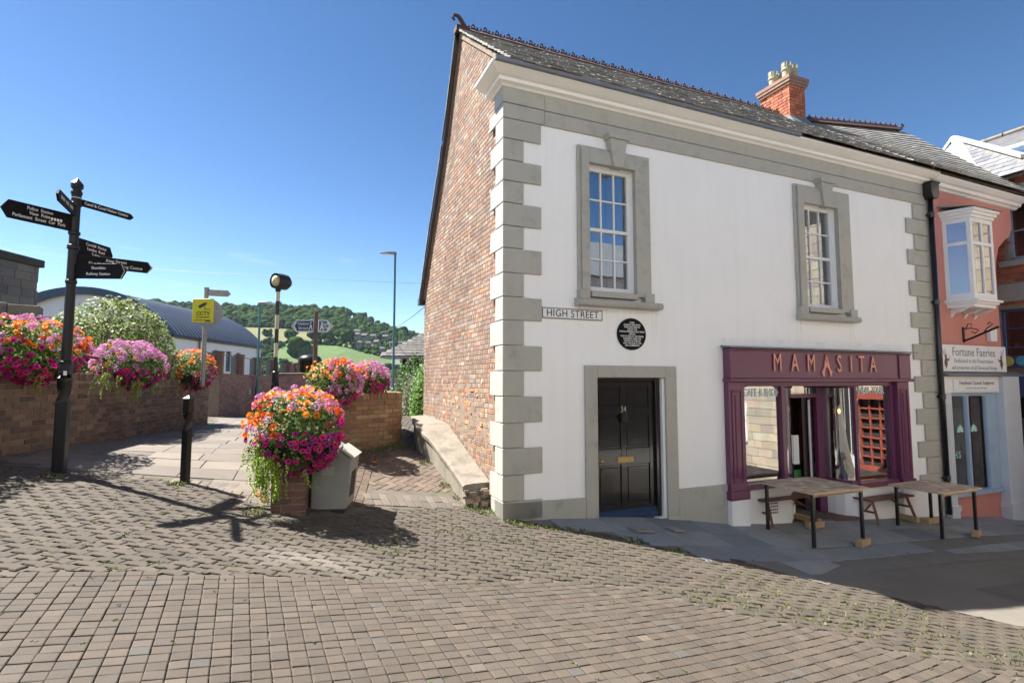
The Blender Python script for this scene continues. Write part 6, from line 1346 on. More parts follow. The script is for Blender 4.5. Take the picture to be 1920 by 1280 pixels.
def flower_display(loc, rad, rz, lab, cnt, seed, trail, zone, trough=(.4,.14,.16), lime=True, name='flower_display'):
    global RNG
    keep = RNG; RNG = np.random.default_rng(seed)
    root = empty(name, loc=loc, rz=rz); tag(root, lab, 'flowers', 'flower troughs on the walls')
    rx, ry, rz_ = rad
    L = RNG.normal(size=(14, 3)); L /= np.linalg.norm(L, axis=1, keepdims=True); La = RNG.uniform(-.14, .2, 14)
    def surf(n, r0=.8, r1=1.02, zmin=-1):
        D = RNG.normal(size=(n*2, 3)); D /= np.linalg.norm(D, axis=1, keepdims=True); D = D[D[:, 2] > zmin][:n]
        lump = 1+(np.exp(-((1-D @ L.T)*6))*La).sum(1)
        pw = np.sign(D)*np.abs(D)**.85; pw /= np.linalg.norm(pw, axis=1, keepdims=True)
        r = RNG.uniform(r0, r1, len(D))*lump; P = pw*r[:, None]*np.array([rx, ry, rz_]); N = D/np.array([rx, ry, rz_]); N /= np.linalg.norm(N, axis=1, keepdims=True)
        return P, N, D
    def inner(k): 
        D = RNG.normal(size=(k, 3)); D /= np.linalg.norm(D, axis=1, keepdims=True); return D*np.array([rx,ry,rz_])*RNG.uniform(.3,.8,(k,1)), D
    nl = cnt*7; P, N, D = surf(nl, .70, 1.0); P2, D2 = inner(nl//2); P = np.r_[P, P2]; N = np.r_[N, D2]
    N = N+RNG.normal(scale=.55, size=N.shape)+np.array([0,0,.5]); scatter('foliage', T_leaf(), P, N, RNG.uniform(.028,.058,len(P)), cols(GREENS,len(P),.25), leafm, root)
    P, N, D = surf(cnt*2, .93, 1.08)
    z = zone(D, RNG.random(len(D)), P)
    for kind, nm, tm, pal, s0, s1 in ((1,'petunia_blooms',PET,MAG,.032,.042),(2,'begonia_blooms',BEG,ORG,.026,.042),(3,'geranium_blooms',GER,PINKS,.032,.052),(4,'apricot_blooms',BEG,APR,.022,.034),(5,'white_blooms',GER,[(.75,.75,.72)],.018,.026)):
        m = z == kind; n = int(m.sum())
        if n: scatter(nm, tm, P[m]+N[m]*.02, N[m]+RNG.normal(scale=.3, size=(n,3))+np.array([0,-.25,.25]), RNG.uniform(s0,s1,n), cols(pal,n,.15), petal, root)['kind'] = 'stuff'
    # trailing creeping stems
    TP = []; TN = []; TC = []
    for (tx, ty, tz, ln, k) in trail:
        for _ in range(k):
            px, py = tx+RNG.normal(scale=.05), ty+RNG.normal(scale=.035); le = ln*RNG.uniform(.55,1.1); s_ = 0; wx, wy = RNG.normal(scale=.05, size=2)
            while s_ < le:
                f_ = s_/le; q = (px+wx*f_+.008*math.sin(s_*40), py+wy*f_-.05*math.sin(f_*2), tz-s_)
                for sd_ in (-1, 1): TP.append((q[0]+sd_*.004, q[1], q[2])); TN.append((sd_*.7+RNG.normal()*.3, -.5+RNG.normal()*.4, .7)); 
                s_ += .016
    if TP: scatter('trailing_stems', T_leaf(.48,.1), np.array(TP), np.array(TN), RNG.uniform(.014,.024,len(TP)), cols(LIME if lime else GREENS,len(TP),.2), leafm, root)['kind'] = 'stuff'
    a, b, c = trough; mb = MB(); mb.box(-a,-b,-rz_*.35-c,a,b,-rz_*.25); mb.build('trough', postm, root, bevel=.01)
    RNG = keep; return root
def zone_main(D, r, P):
    z = np.full(len(D), 0); low = D[:, 2] < .02; x = D[:, 0]
    z[low & (x > -.45) & (r < .80)] = 1; z[low & (x < -.45) & (r < .22)] = 1
    band = (D[:, 2] >= -.10) & (D[:, 2] < .38)
    z[(D[:, 2] >= .02) & (D[:, 2] < .3) & (x > .25) & (r < .45)] = 1
    z[band & (x <= .25) & (r < .30)] = 3; z[band & (x < -.1) & (r > .45) & (r < .9)] = 2
    z[(D[:, 2] >= .25) & (r < .50)] = 2; z[(D[:, 2] >= .25) & (r >= .50) & (r < .66)] = 3
    z[(D[:, 2] >= .5) & (r < .18)] = 4; z[(D[:, 2] > .1) & (x > .45) & (r >= .5) & (r < .8)] = 3; z[r > .985] = 5
    return z
FD = flower_display((-2.42,6.0,1.26),(.465,.42,.43),0,'largest flower display, orange, pink and magenta blooms cascading over the dark brick pier',330,21,
    [(-.34,-.24,-.12,.30,14),(-.26,-.30,-.20,.38,20),(-.16,-.36,-.26,.44,22),(-.08,-.40,-.32,.46,16),(-.0,-.40,-.38,.30,6),(.22,-.3,-.42,.16,4)], zone_main, (.3,.25,.1))
def zone_wall(D, r, P):
    z = np.full(len(D), 0); low = D[:, 2] < -.02
    z[low & (r < .78)] = 1; up = ~low; z[up & (r < .22)] = 3; z[up & (r >= .22) & (r < .56)] = 2; z[up & (r > .97)] = 5; z[up & (D[:, 2] < .3) & (r > .6) & (r < .72)] = 1; return z
def zone_pink(D, r, P):
    z = np.full(len(D), 0); low = D[:, 2] < -.15
    z[low & (r < .68)] = 1; up = ~low; z[up & (r < .48)] = 3; z[up & (r >= .56) & (r < .66)] = 4; z[up & (r > .97)] = 5; return z
def zone_orange(D, r, P):
    z = np.full(len(D), 0); low = D[:, 2] < -.30
    z[low & (r < .78)] = 1; up = ~low; z[up & (r < .34)] = 2; z[up & (r >= .34) & (r < .64)] = 4; z[up & (r >= .64) & (r < .70)] = 3; z[(P[:, 0] > .3*P[:, 0].max()) & (r < .4) & (D[:, 2] < .3)] = 1; return z
def wa(y): # heading of the wall there
    return 0
flower_display((-6.12,6.60,2.17),(.36,.78,.37),R(4),'long orange, pink and magenta flower trough behind the fingerpost',420,22,[(.32,-.1,-.3,.22,5),(.34,.9,-.25,.35,7)], zone_wall, (.12,.7,.10))
flower_display((-6.1,4.95,2.16),(.36,.75,.38),R(2),'flower trough at the left edge of the wall, mostly out of view',260,26,[(.32,0,-.3,.22,4)], zone_wall, (.12,.7,.10))
flower_display((-6.66,9.25,2.08),(.38,.84,.42),R(10),'pink and magenta flower trough in the middle of the long wall',400,23,[(.33,-.55,-.28,.42,14),(.36,.15,-.3,.22,8),(.3,-.9,-.2,.3,5)], zone_pink, (.12,.7,.10))
flower_display((-7.28,12.1,2.05),(.44,.72,.44),R(20),'orange flower trough at the far end of the long wall',300,24,[(.3,-.5,-.36,.14,3)], zone_orange, (.12,.7,.10))
def zone_ra(D, r, P):
    z = np.full(len(D), 0); x = D[:, 0]; z[(x < .2) & (r < .45) & (D[:, 2] > -.2)] = 4; z[(x >= .0) & (D[:, 2] > .1) & (r < .45)] = 2; z[(z == 0) & (r < .65) & (x > -.2)] = 3; z[(D[:, 2] < -.35) & (r < .5)] = 1; return z
flower_display((-2.88,8.60,1.79),(.37,.36,.38),0,'apricot and pink flower trough on the left of the curved brick wall',260,25,[(.1,-.3,-.3,.2,3)], zone_ra, (.25,.12,.08), lime=False)
def zone_rb(D, r, P):
    z = np.full(len(D), 0); z[(D[:, 2] < .1) & (r < .75)] = 1; z[(D[:, 2] >= .1) & (r < .35)] = 3; z[(D[:, 2] >= .1) & (D[:, 0] < .1) & (r > .35) & (r < .7)] = 2; z[(D[:, 2] >= .1) & (D[:, 0] >= .1) & (r > .35) & (r < .6)] = 3; z[r > .96] = 5; return z
flower_display((-2.53,9.42,1.80),(.34,.36,.33),0,'small magenta and orange flower trough at the tip of the curved brick wall',210,27,[(.05,-.26,-.25,.22,5),(-.25,-.2,-.25,.1,2)], zone_rb, (.15,.12,.06))
# fallen blooms
for i, (x, y, w_) in enumerate(((-2.98,6.30,'fallen orange bloom on the paving, farther from the pier'),(-2.85,6.16,'fallen orange bloom on the paving, nearer the pier'),(-6.28,8.55,'fallen red-orange bloom at the foot of the long wall'),(-5.85,5.85,'fallen orange bloom near the left edge'),(-2.15,8.3,'fallen orange bloom on the brick path by the curved wall'))):
    o = scatter('fallen_bloom', BEG, np.array([(0,0,.02),(.03,.02,.015),(-.02,.03,.012)]), np.array([(0,0,1.),(.5,.2,1),(-.4,.5,1)]), [.03,.026,.024], cols(ORG,3), petal, None); o.location = (x, y, float(terr(x, y))+.028); tag(o, w_, 'flower', 'fallen blooms')
# dropped leaves and petals as litter near the pier
Pn = []; 
for _ in range(160):
    x, y = -2.75+RNG.normal()*.22, 6.0+RNG.normal()*.18; Pn.append((x, y, float(terr(x, y))+.026))
o = scatter('leaf_litter', T_leaf(.4,.2), np.array(Pn), np.array([(RNG.normal()*.3,RNG.normal()*.3,1) for _ in Pn]), RNG.uniform(.008,.02,len(Pn)), cols([(.30,.10,.06),(.20,.12,.06),(.45,.25,.15)],len(Pn)), leafm, None); tag(o, 'dry leaf litter scattered on the paving left of the brick pier', 'leaf litter', kind='stuff')

# ------------------------------------------------------------------ shrubs
def shrub(name, loc, rad, n, pal, lab, cat, size=(.04,.07), seed=5, wisps=0, stems=True):
    global RNG
    keep = RNG; RNG = np.random.default_rng(seed)
    root = empty(name, loc=loc); tag(root, lab, cat)
    L = RNG.normal(size=(16,3)); L /= np.linalg.norm(L, axis=1, keepdims=True); La = RNG.uniform(-.2,.28,16)
    D = RNG.normal(size=(n,3)); D[:, 2] = np.abs(D[:, 2])*.95+(-.25*RNG.random(n)); D /= np.linalg.norm(D, axis=1, keepdims=True)
    lump = 1+(np.exp(-((1-D @ L.T)*7))*La).sum(1); r = RNG.uniform(.45,1.04,n)**.6*lump
    P = D*r[:, None]*np.array(rad); N = D+RNG.normal(scale=.6, size=D.shape)+np.array([0,0,.4])
    if wisps:
        W_ = []; NW = []
        for _ in range(wisps):
            d = RNG.normal(size=3); d[2] = abs(d[2])+.6; d /= np.linalg.norm(d); b = d*np.array(rad)*.9
            for k in range(26): f_ = k/26; q = b+np.array([d[0]*.35*f_, d[1]*.35*f_, .30*f_-.35*f_*f_]); 
            for k in range(26):
                f_ = k/26; q = b+np.array([d[0]*.5*f_, d[1]*.4*f_, .30*f_-.3*f_*f_])+RNG.normal(scale=.015, size=3); W_.append(q); NW.append(RNG.normal(size=3)+np.array([0,0,1]))
        P = np.r_[P, W_]; N = np.r_[N, NW]
    scatter('foliage', T_leaf(.4), P, N, RNG.uniform(size[0],size[1],len(P)), cols(pal,len(P),.2), leafm, root)
    if stems:
        mb = MB()
        for _ in range(9):
            d = RNG.normal(size=3); d[2] = abs(d[2])+.8; d /= np.linalg.norm(d); e_ = d*np.array(rad)*.85; mb.tube([(0,0,-rad[2]*.35),tuple(e_*.5+RNG.normal(scale=.05,size=3)),tuple(e_)], [.03,.018,.006], 5)
        mb.build('stems', trunkm, root)
    RNG = keep; return root
SG = [(.22,.30,.09),(.30,.38,.14),(.15,.22,.06),(.38,.44,.22),(.20,.28,.05),(.26,.20,.16)]
shrub('garden_shrub', (-8.1,10.6,1.9), (1.15,1.2,1.55), 9000, SG, 'big pale green leafy shrub behind the long wall', 'shrub', (.05,.095), 31, 26)
shrub('garden_shrub', (-8.6,12.6,1.8), (.85,1.0,.85), 3500, SG, 'low part-hidden pale green shrub right of the big shrub', 'shrub', (.05,.085), 32, 4)
shrub('garden_shrub', (-8.4,7.6,1.75), (1.1,1.2,.95), 4500, [(.16,.24,.08),(.25,.33,.14),(.35,.42,.25)], 'low variegated shrub at the left edge in front of the green fence', 'shrub', (.05,.08), 33, 0)
G3 = [(.045,.11,.02),(.07,.15,.03),(.10,.19,.04),(.03,.08,.015)]
shrub('hedge_bush', (-3.05,17.2,.9), (.75,.8,1.6), 4000, G3, 'dark green bush at the end of the path beyond the gable', 'bush', (.06,.11), 34, 0)
shrub('hedge_bush', (-2.35,14.6,.9), (.45,.7,1.25), 3500, [(.12,.24,.03),(.16,.30,.04),(.08,.17,.02)], 'bright green bush against the back corner of the brick gable', 'bush', (.05,.09), 35, 0)
shrub('hedge_bush', (-2.9,15.7,.9), (.42,.6,.95), 2200, [(.17,.19,.10),(.12,.15,.07),(.22,.23,.13)], 'grey-green bush between the two greener bushes', 'bush', (.04,.08), 36, 0)
# ================================================================== FAR SIDE OF THE STREET
# brick boundary wall with piers and steel panels
bwl = empty('far_brick_wall', loc=(0,0,0)); tag(bwl, 'long red-brown brick wall with piers and mesh panels below the white hall', 'wall')
FW = [(-10.6,19.2),(-11.2,22.0),(-12.0,26.0),(-12.7,31.5),(-9.0,33.5)]
at, L_, d_ = path_fn(FW)
def fwt(p): return 2.03+.02*(p[1]-22)*0+.0
mb = MB(); us = np.clip(np.arange(0, L_+.5, .5), 0, L_-1e-3); v = []
for u in us:
    p, tg = at(u); nx, ny = tg[1], -tg[0]
    for o, z in ((0,-1.2),(0,2.03),(-.35,2.03),(-.35,-1.2)): v.append((p[0]+nx*o, p[1]+ny*o, z))
n = len(us); mb.add(v, [(4*i+k,4*i+(k+1) % 4,4*i+4+(k+1) % 4,4*i+4+k) for i in range(n-1) for k in range(4)]+[(0,1,2,3),(4*n-1,4*n-2,4*n-3,4*n-4)]); mb.build('core', mortar2, bwl, recalc=True)
FB = [(.25,.13,.10),(.22,.115,.09),(.28,.15,.11),(.19,.10,.085),(.24,.15,.12)]
mb = MB()
def fm2(u, z, dd):
    p, tg = at(u); nx, ny = tg[1], -tg[0]; return (p[0]+nx*dd, p[1]+ny*dd, z)
lay_bricks(mb, L_, 0, 2.03, fm2, lambda u, z: float(terr(*at(u)[0]))-.1 < z, FB, header=.4, bw=.23, bh=.078, jit=.004)
mb.build('brickwork', brickm, bwl)
galvp = M_('galvanised_mesh_panel', (.16,.17,.18), .5, var=.15, metal=.3)
for i, u in enumerate([0.2,2.85,5.5,8.1,10.8,12.4,14.2,16.0]):
    if u > L_-.3: break
    p, tg = at(u); nx, ny = tg[1], -tg[0]; M = Matrix(((tg[0],nx,0,p[0]),(tg[1],ny,0,p[1]),(0,0,1,0),(0,0,0,1)))
    mb = MB(); mb.box(-.12,-.30,2.03,.12,.02,2.86,(.22,.115,.09)); mb.box(-.14,-.32,2.86,.14,.04,2.91,(.16,.09,.075))
    mb.build('pier', brickm, bwl).matrix_local = M
    q, _ = at(min(u+2.4, L_-.01)); Lp = math.hypot(q[0]-p[0], q[1]-p[1])
    mb = MB(); 
    for k in range(int((Lp-.4)*.42/.05)): mb.box(-.16-k*.05,-.2,2.10,-.125-k*.05,-.185,2.82)
    mb.box(-Lp+.2,-.215,2.80,-.12,-.18,2.83); mb.box(-.12-(Lp-.4)*.42,-.215,2.08,-.12,-.18,2.12); mb.build('railing_panel', galvp, bwl).matrix_local = M
p, tg = at(3.9); nx, ny = tg[1], -tg[0]
mb = MB()
for k in range(26):
    a = RNG.uniform(0,6.28); r = RNG.uniform(0,.17); mb.box(r*math.cos(a)-.02,.018,1.35+r*math.sin(a)-.03,r*math.cos(a)+.03,.021,1.35+r*math.sin(a)+.03)
mb.build('paint_splash', M_('pale_paint_splash', (.42,.38,.36), .8), bwl).matrix_local = Matrix(((tg[0],nx,0,p[0]),(tg[1],ny,0,p[1]),(0,0,1,0),(0,0,0,1)))
# white hall with barrel roof
hall = empty('white_hall', loc=(-19.7,24,0)); tag(hall, 'white rendered hall with dark blue barrel-vaulted metal roof', 'building')
whr = M_('white_hall_render', (.72,.74,.78), .6, var=.03)
hw_ = 4.15; Ld = 8.6; ez = 3.85; pk = 5.92; Rr = (hw_**2+(pk-ez)**2)/(2*(pk-ez)); zc = pk-Rr; A = math.asin(hw_/Rr)
arc = [(Rr*math.sin(a), zc+Rr*math.cos(a)) for a in np.linspace(-A, A, 33)]
mb = MB(); mb.prism([(-hw_,-3)]+[(x, z-.05) for x, z in arc]+[(hw_,-3)], 0, .3, 'y'); mb.prism([(-hw_,-3)]+[(x, z-.05) for x, z in arc]+[(hw_,-3)], Ld-.3, Ld, 'y'); mb.box(-hw_,.3,-3,-hw_+.3,Ld-.3,ez-.05)
tmp = MB(); wall_holes(tmp, .3, Ld-.3, -3, ez-.05, [(2.2,2.6,2.35,3.45),(3.45,3.95,2.35,3.45),(4.7,5.25,2.35,3.45),(5.75,6.25,2.2,3.42)], depth=.15)
vv = np.concatenate(tmp.v); mb.add(np.c_[hw_-vv[:, 1], vv[:, 0], vv[:, 2]], tmp.f); mb.build('wall', whr, hall)
for y0, y1, z0, z1 in ((2.2,2.6,2.35,3.45),(3.45,3.95,2.35,3.45),(4.7,5.25,2.35,3.45),(5.75,6.25,2.2,3.42)):
    mb = MB(); mb.box(hw_-.12,y0,z0,hw_-.08,y0+.05,z1); mb.box(hw_-.12,y1-.05,z0,hw_-.08,y1,z1); mb.box(hw_-.12,y0,(z0+z1)/2+.1,hw_-.08,y1,(z0+z1)/2+.14); wf = mb.build('window', M_('window_grey', (.2,.21,.22), .5) if 'window_grey' not in MATS else MATS['window_grey'], hall)
    mb = MB(); mb.box(hw_-.13,y0,z0,hw_-.125,y1,z1); mb.build('pane', glz, wf); mb = MB(); mb.box(hw_-.5,y0-.1,z0-.1,hw_-.45,y1+.1,z1+.1); mb.build('room', roomm, wf)
mb = MB()
for i in range(32):
    (x0,z0),(x1,z1) = arc[i], arc[i+1]; e = 1.035
    mb.hexa([(x0,-.25,z0),(x1,-.25,z1),(x1,Ld+.25,z1),(x0,Ld+.25,z0),(x0*e,-.25,z0+.1),(x1*e,-.25,z1+.1),(x1*e,Ld+.25,z1+.1),(x0*e,Ld+.25,z0+.1)])
rfh = mb.build('roof', metalroof, hall)
mb = MB(); y = -.1
while y < Ld+.2:
    for i in range(32):
        (x0,z0),(x1,z1) = arc[i], arc[i+1]; mb.hexa([(x0*1.036,y,z0+.1),(x1*1.036,y,z1+.1),(x1*1.036,y+.07,z1+.1),(x0*1.036,y+.07,z0+.1),(x0*1.042,y+.015,z0+.15),(x1*1.042,y+.015,z1+.15),(x1*1.042,y+.055,z1+.15),(x0*1.042,y+.055,z0+.15)])
    y += .30
mb.build('roof_ribs', M_('pale_roof_rib', (.26,.29,.33), .45, var=.1, metal=.3), rfh)
mb = MB()
for i in range(32):
    (x0,z0),(x1,z1) = arc[i], arc[i+1]; e = 1.07; mb.hexa([(x0,-.30,z0-.16),(x1,-.30,z1-.16),(x1,-.12,z1-.16),(x0,-.12,z0-.16),(x0*e,-.30,z0+.18),(x1*e,-.30,z1+.18),(x1*e,-.12,z1+.18),(x0*e,-.12,z0+.18)])
mb.build('verge_band', M_('dark_blue_verge', (.03,.055,.09), .4), rfh)
mb = MB(); mb.tube([(hw_+.16,-.2,ez+.02),(hw_+.16,Ld+.3,ez+.02)], .07, 8); mb.tube([(hw_+.08,2.1,ez),(hw_+.08,2.1,-2)], .04, 8); mb.tube([(hw_+.08,Ld-.5,ez),(hw_+.08,Ld-.5,-2)], .04, 8); mb.build('gutter_and_downpipes', iron, hall)
# dark stone building upper left
sbn = empty('stone_block_building', loc=(-12.7,14.0,0)); tag(sbn, 'grey stone-block building with dark coping at the left edge', 'building')
mb = MB(); mb.box(-6,-6,-1,-.03,0,4.85,(.22,.2,.18)); z = 0
SB2 = [(.17,.155,.145),(.14,.13,.125),(.20,.18,.16),(.155,.15,.15)]
while z < 4.8:
    y = -6+RNG.uniform(-.3,0)
    while y < 0:
        w_ = RNG.uniform(.35,.5); b = min(y+w_-.012,0)
        if b-max(y,-6) > .05: mb.box(-.04,max(y,-6),z,-RNG.uniform(0,.01),b,min(z+.21,4.84),pick(SB2,.15))
        y += w_
    z += .222
mb.build('wall', ashlar, sbn)
mb = MB(); mb.box(-6.1,-6.1,4.85,.08,.08,5.05); mb.build('coping', M_('dark_coping', (.05,.045,.04), .8, var=.3, bump=.4), sbn, bevel=.015)
# green board fence with a tile stack
fe = empty('green_board_fence', loc=(0,0,0)); tag(fe, 'dark green board fence behind the left flower trough', 'fence')
gpaint = M_('dark_green_fence_paint', (.035,.065,.06), .7, var=.25, bump=.3)
A_, B_ = np.array([-11.3,10.2]), np.array([-9.2,11.6]); dv = (B_-A_)/np.linalg.norm(B_-A_); Lf = np.linalg.norm(B_-A_)+1.2
mb = MB(); k = 0; Tf = Matrix(((dv[0],-dv[1],0,A_[0]),(dv[1],dv[0],0,A_[1]),(0,0,1,0),(0,0,0,1)))
while k*.13 < Lf: mb.box(k*.13,0,1.6,k*.13+.12,.02,3.10+RNG.uniform(-.01,.01)); k += 1
mb.box(0,.02,2.9,Lf,.06,2.98); mb.build('boards', gpaint, fe).matrix_local = Tf
for u in (0,1.2,2.4,3.6): mb = MB(); mb.box(u,-.06,1.6,u+.1,-.001,3.18); mb.build('post', gpaint, fe).matrix_local = Tf
mb = MB(); mb.box(-.1,-.1,3.12,1.9,.25,3.16); mb.build('top_board', galvp, fe).matrix_local = Tf
bx = MB(); bx.box(0,0,0,.75,.5,.24); bx.box(.76,.01,0,1.25,.5,.21,); bx = bx.build('flat_stone_box', stonem, M=Tf @ Matrix.Translation((.35,-.2,3.165)), bevel=.01); tag(bx, 'low pale grey box lying on top of the green fence', 'box')
# timber pavilion and brick block beyond the gable
pv = empty('pavilion', loc=(-5.95,26,0)); tag(pv, 'open timber pavilion with hipped slate roof on a pale stone base', 'building')
mb = MB(); mb.box(0,0,-2,4,3.6,1.85,(.34,.31,.25)); z = -.6
while z < 1.8:
    x = RNG.uniform(-.3,0)
    while x < 4: w_ = .42; mb.box(max(x,0),-.015,z,min(x+w_-.015,4),0.02,z+.19,pick([(.36,.33,.26),(.32,.29,.23),(.40,.36,.29)],.1)); x += w_
    z += .2
mb.box(-.05,-.06,1.66,4.05,3.6,1.74,(.36,.33,.27)); mb.build('base_wall', ashlar, pv)
mb = MB(); 
M_('silvered_oak', (.20,.17,.13), .8, var=.2)
for x in (.05,.75,1.5,2.2,2.9,3.6): mb = MB(); mb.box(x,.05,1.85,x+.13,.18,2.95); mb.build('timber_post', MATS['silvered_oak'], pv)
mb = MB(); mb.box(.3,1.2,1.85,4,1.3,3.0); mb.box(-.0,.0,2.95,4,.2,3.08); mb.build('dark_interior', dark, pv)
mb = MB(); mb.box(0,.02,1.85,.42,.06,2.9); mb.build('glazed_corner', glz, pv)
RS = [(.085,.075,.072),(.07,.062,.06),(.10,.09,.085)]
mb = MB(); mb.add([(-.45,-.4,3.02),(4.5,-.4,3.02),(4.5,1.9,4.35),(1.4,1.9,4.35),(-.45,4.0,3.02),(4.5,4,3.02),(-.45,-.4,2.94),(4.5,-.4,2.94),(4.5,4,2.94),(-.45,4,2.94)], [(0,1,2,3),(0,3,4),(4,3,2,5),(6,9,8,7),(0,6,7,1),(0,4,9,6)]); rp = mb.build('roof', lead, pv)
mb = MB()
for r in range(9):
    f0, f1 = r/9, min((r+1.4)/9, 1); x0 = -.45+1.85*f0; x = x0
    while x < 4.4: mb.add([(x,-.42+2.3*f0,3.06+1.33*f0),(x+.24,-.42+2.3*f0,3.06+1.33*f0),(x+.24,-.42+2.3*f1,3.03+1.33*f1),(x,-.42+2.3*f1,3.03+1.33*f1)], [(0,1,2,3)], pick(RS,.2)); x += .25
mb.build('slate_covering', slate, rp)
lb_ = empty('brick_outbuilding', loc=(-4.2,22.6,0)); tag(lb_, 'low purple-brown brick building with slate roof in front of the pavilion', 'building')
mb = MB(); mb.box(.02,.02,-2,3.2,2.5,2.0); mb.build('core', mortar2, lb_)
mb = MB(); lay_bricks(mb, 3.2, -.2, 2.0, lambda u, z, d: (u,-d,z), lambda u, z: True, FB, header=.4); lay_bricks(mb, 2.5, -.2, 2.0, lambda u, z, d: (-d,2.5-u,z), lambda u, z: True, FB, header=.4); mb.build('brickwork', brickm, lb_)
mb = MB(); mb.add([(-.3,-.3,1.95),(3.5,-.3,1.95),(3.5,1.3,2.9),(1.0,1.3,2.9),(-.3,2.8,1.95),(3.5,2.8,1.95)], [(0,1,2,3),(0,3,4),(4,3,2,5),(0,4,5,1)]); mb.build('roof', lead, lb_)
mb = MB(); mb.box(.35,-.06,.72,.75,-.03,.88); mb.build('red_notice', M_('red_notice_face', (.55,.08,.05), .5), lb_); 
mb = MB(); mb.box(.1,-.5,-.6,1.4,-.05,.62); mb.build('pale_plinth', stonem, lb_)
# dark parapet beside the curved wall
ht = MB(); ht.tube([(-2.75,15.2,.8),(-2.75,15.2,1.75)], .03, 8); ht.tube([(-2.75,15.2,1.75),(-3.05,18.6,1.7)], .025, 8); ht.tube([(-3.05,18.6,.6),(-3.05,18.6,1.7)], .03, 8)
ht = ht.build('path_handrail', galv); tag(ht, 'grey metal handrail beside the path beyond the curved wall', 'railing')
# overhead wires
def wire(a, b, sag, lab):
    mb = MB(); a, b = Vector(a), Vector(b); pts = []
    for i in range(17): t = i/16; p = a.lerp(b, t); p.z -= sag*4*t*(1-t); pts.append(p)
    mb.tube(pts, .011, 5); o = mb.build('overhead_wire', M_('grey_wire', (.12,.14,.17), .5) if 'grey_wire' not in MATS else MATS['grey_wire']); tag(o, lab, 'wire')
wire((-40,30,9.9),(6,30,7.1),.5,'long overhead wire crossing the sky above the beacon')
wire((-1.55,11.45,3.75),(-8.5,34,5.0),.25,'short overhead wire rising to the back corner of the gable')

# ================================================================== unseen pale houses added behind the camera to bounce sunlight, mirrored in the panes
TER = [(-17,-9.6,(.84,.82,.77),'cream'),(-9.5,-2.6,(.86,.85,.82),'white'),(-2.5,4.6,(.82,.79,.72),'pale ochre'),(4.7,11.5,(.85,.84,.83),'off-white')]
for a, b, c, nm in TER:
    o = empty('bounce_terrace_house', M=HM @ Matrix.Translation((0,-9.6,0))); tag(o, nm+' rendered terrace house out of view, added to bounce sunlight, mirrored in the window glass', 'house', 'added terrace out of view')
    hgt = (5.6 if a > 4 else 10.3+.5*math.sin(a)); mb = MB(); hl = [(a+.9+k*2.2, a+1.9+k*2.2, z, z+1.6) for k in range(3) for z in ((3.4,7.0) if a < 4 else (3.4,)) if a+1.9+k*2.2 < b-.3]
    tmp = MB(); wall_holes(tmp, a, b, -2.5, hgt, hl, depth=.12); vv = np.concatenate(tmp.v); mb.add(np.c_[vv[:,0],-vv[:,1],vv[:,2]], [f_[::-1] for f_ in tmp.f]); mb.box(a,-6,-2.5,b,-.13,2.8); mb.box(a,-6,5.2,b,-.2,5.9); mb.build('wall', M_('render_'+nm.replace(' ','_'), c, .7, var=.05, bump=.2), o)
    mb = MB(); mb.prism([(.3,hgt),(-3,hgt+2.2),(-6.3,hgt)], a, b, 'x'); mb.build('roof', lead, o)
    for q in hl:
        mb = MB(); mb.box(q[0],-.11,q[2],q[0]+.06,-.05,q[3]); mb.box(q[1]-.06,-.11,q[2],q[1],-.05,q[3]); mb.box(q[0],-.11,(q[2]+q[3])/2-.03,q[1],-.05,(q[2]+q[3])/2+.03); mb.box(q[0]-.1,-.02,q[2]-.08,q[1]+.1,.08,q[2]); w_ = mb.build('window', wtrim, o); mb = MB(); mb.box(q[0],-.1,q[2],q[1],-.09,q[3]); mb.build('pane', dark, w_)
    mb = MB(); mb.box(a+.4,-.1,-.6,b-.4,.03,2.0); s_ = mb.build('shop_window', dark, o); mb = MB(); mb.box(a+.3,-.05,2.0,b-.3,.15,2.6); mb.build('fascia', [bluep,plum,teal,redp][TER.index((a,b,c,nm))], s_)
# ================================================================== THE HILL
def hz(x, y): return land(x, y)
yellow = M_('dry_pasture', (.115,.115,.04), .95, var=.2, vs=.03, fine=.15, fs=.3, bump=0)
green = M_('green_pasture', (.058,.105,.022), .95, var=.15, vs=.02, fine=.15, fs=.3, bump=0)
F1 = [(-352,640),(-235,640),(-215,660),(-240,700),(-310,720),(-400,736),(-395,700)]
F2 = [(-235,520),(-120,515),(-135,560),(-120,610),(-165,622),(-270,634),(-262,580)]
F3 = [(-250,400),(-60,400),(-60,470),(-110,500),(-240,500)]
F4 = [(-142,470),(-90,470),(-100,500),(-140,500)]
def field(nm, P, m): 
    return sheet(nm, P, m, off=.6, step=12, fn=land)
field('pasture', F1, yellow); field('pasture', F2, green); field('pasture', F3, green)
def ico():
    b = bmesh.new(); bmesh.ops.create_icosphere(b, subdivisions=2, radius=1); v = np.array([q.co[:] for q in b.verts]); f = [tuple(q.index for q in g.verts) for g in b.faces]; b.free(); return v, f
IV, IF = ico()
def blob_arrays(n, hscale):
    out = []
    for i in range(n):
        L = RNG.normal(size=(7,3)); L /= np.linalg.norm(L, axis=1, keepdims=True); a = RNG.uniform(.1,.45,7); d = 1-IV @ L.T; r = .75+(np.exp(-d*5)*a).sum(1)+RNG.uniform(-.09,.09,len(IV)); out.append(IV*r[:, None]*np.array([1,1,hscale]))
    return out
BL = blob_arrays(14, 1.05)
TG = [(0.019, 0.0522, 0.0072), (0.014, 0.0394, 0.0065), (0.028, 0.065, 0.0094), (0.011, 0.0313, 0.0065), (0.036, 0.0766, 0.0115), (0.022, 0.0464, 0.0094)]
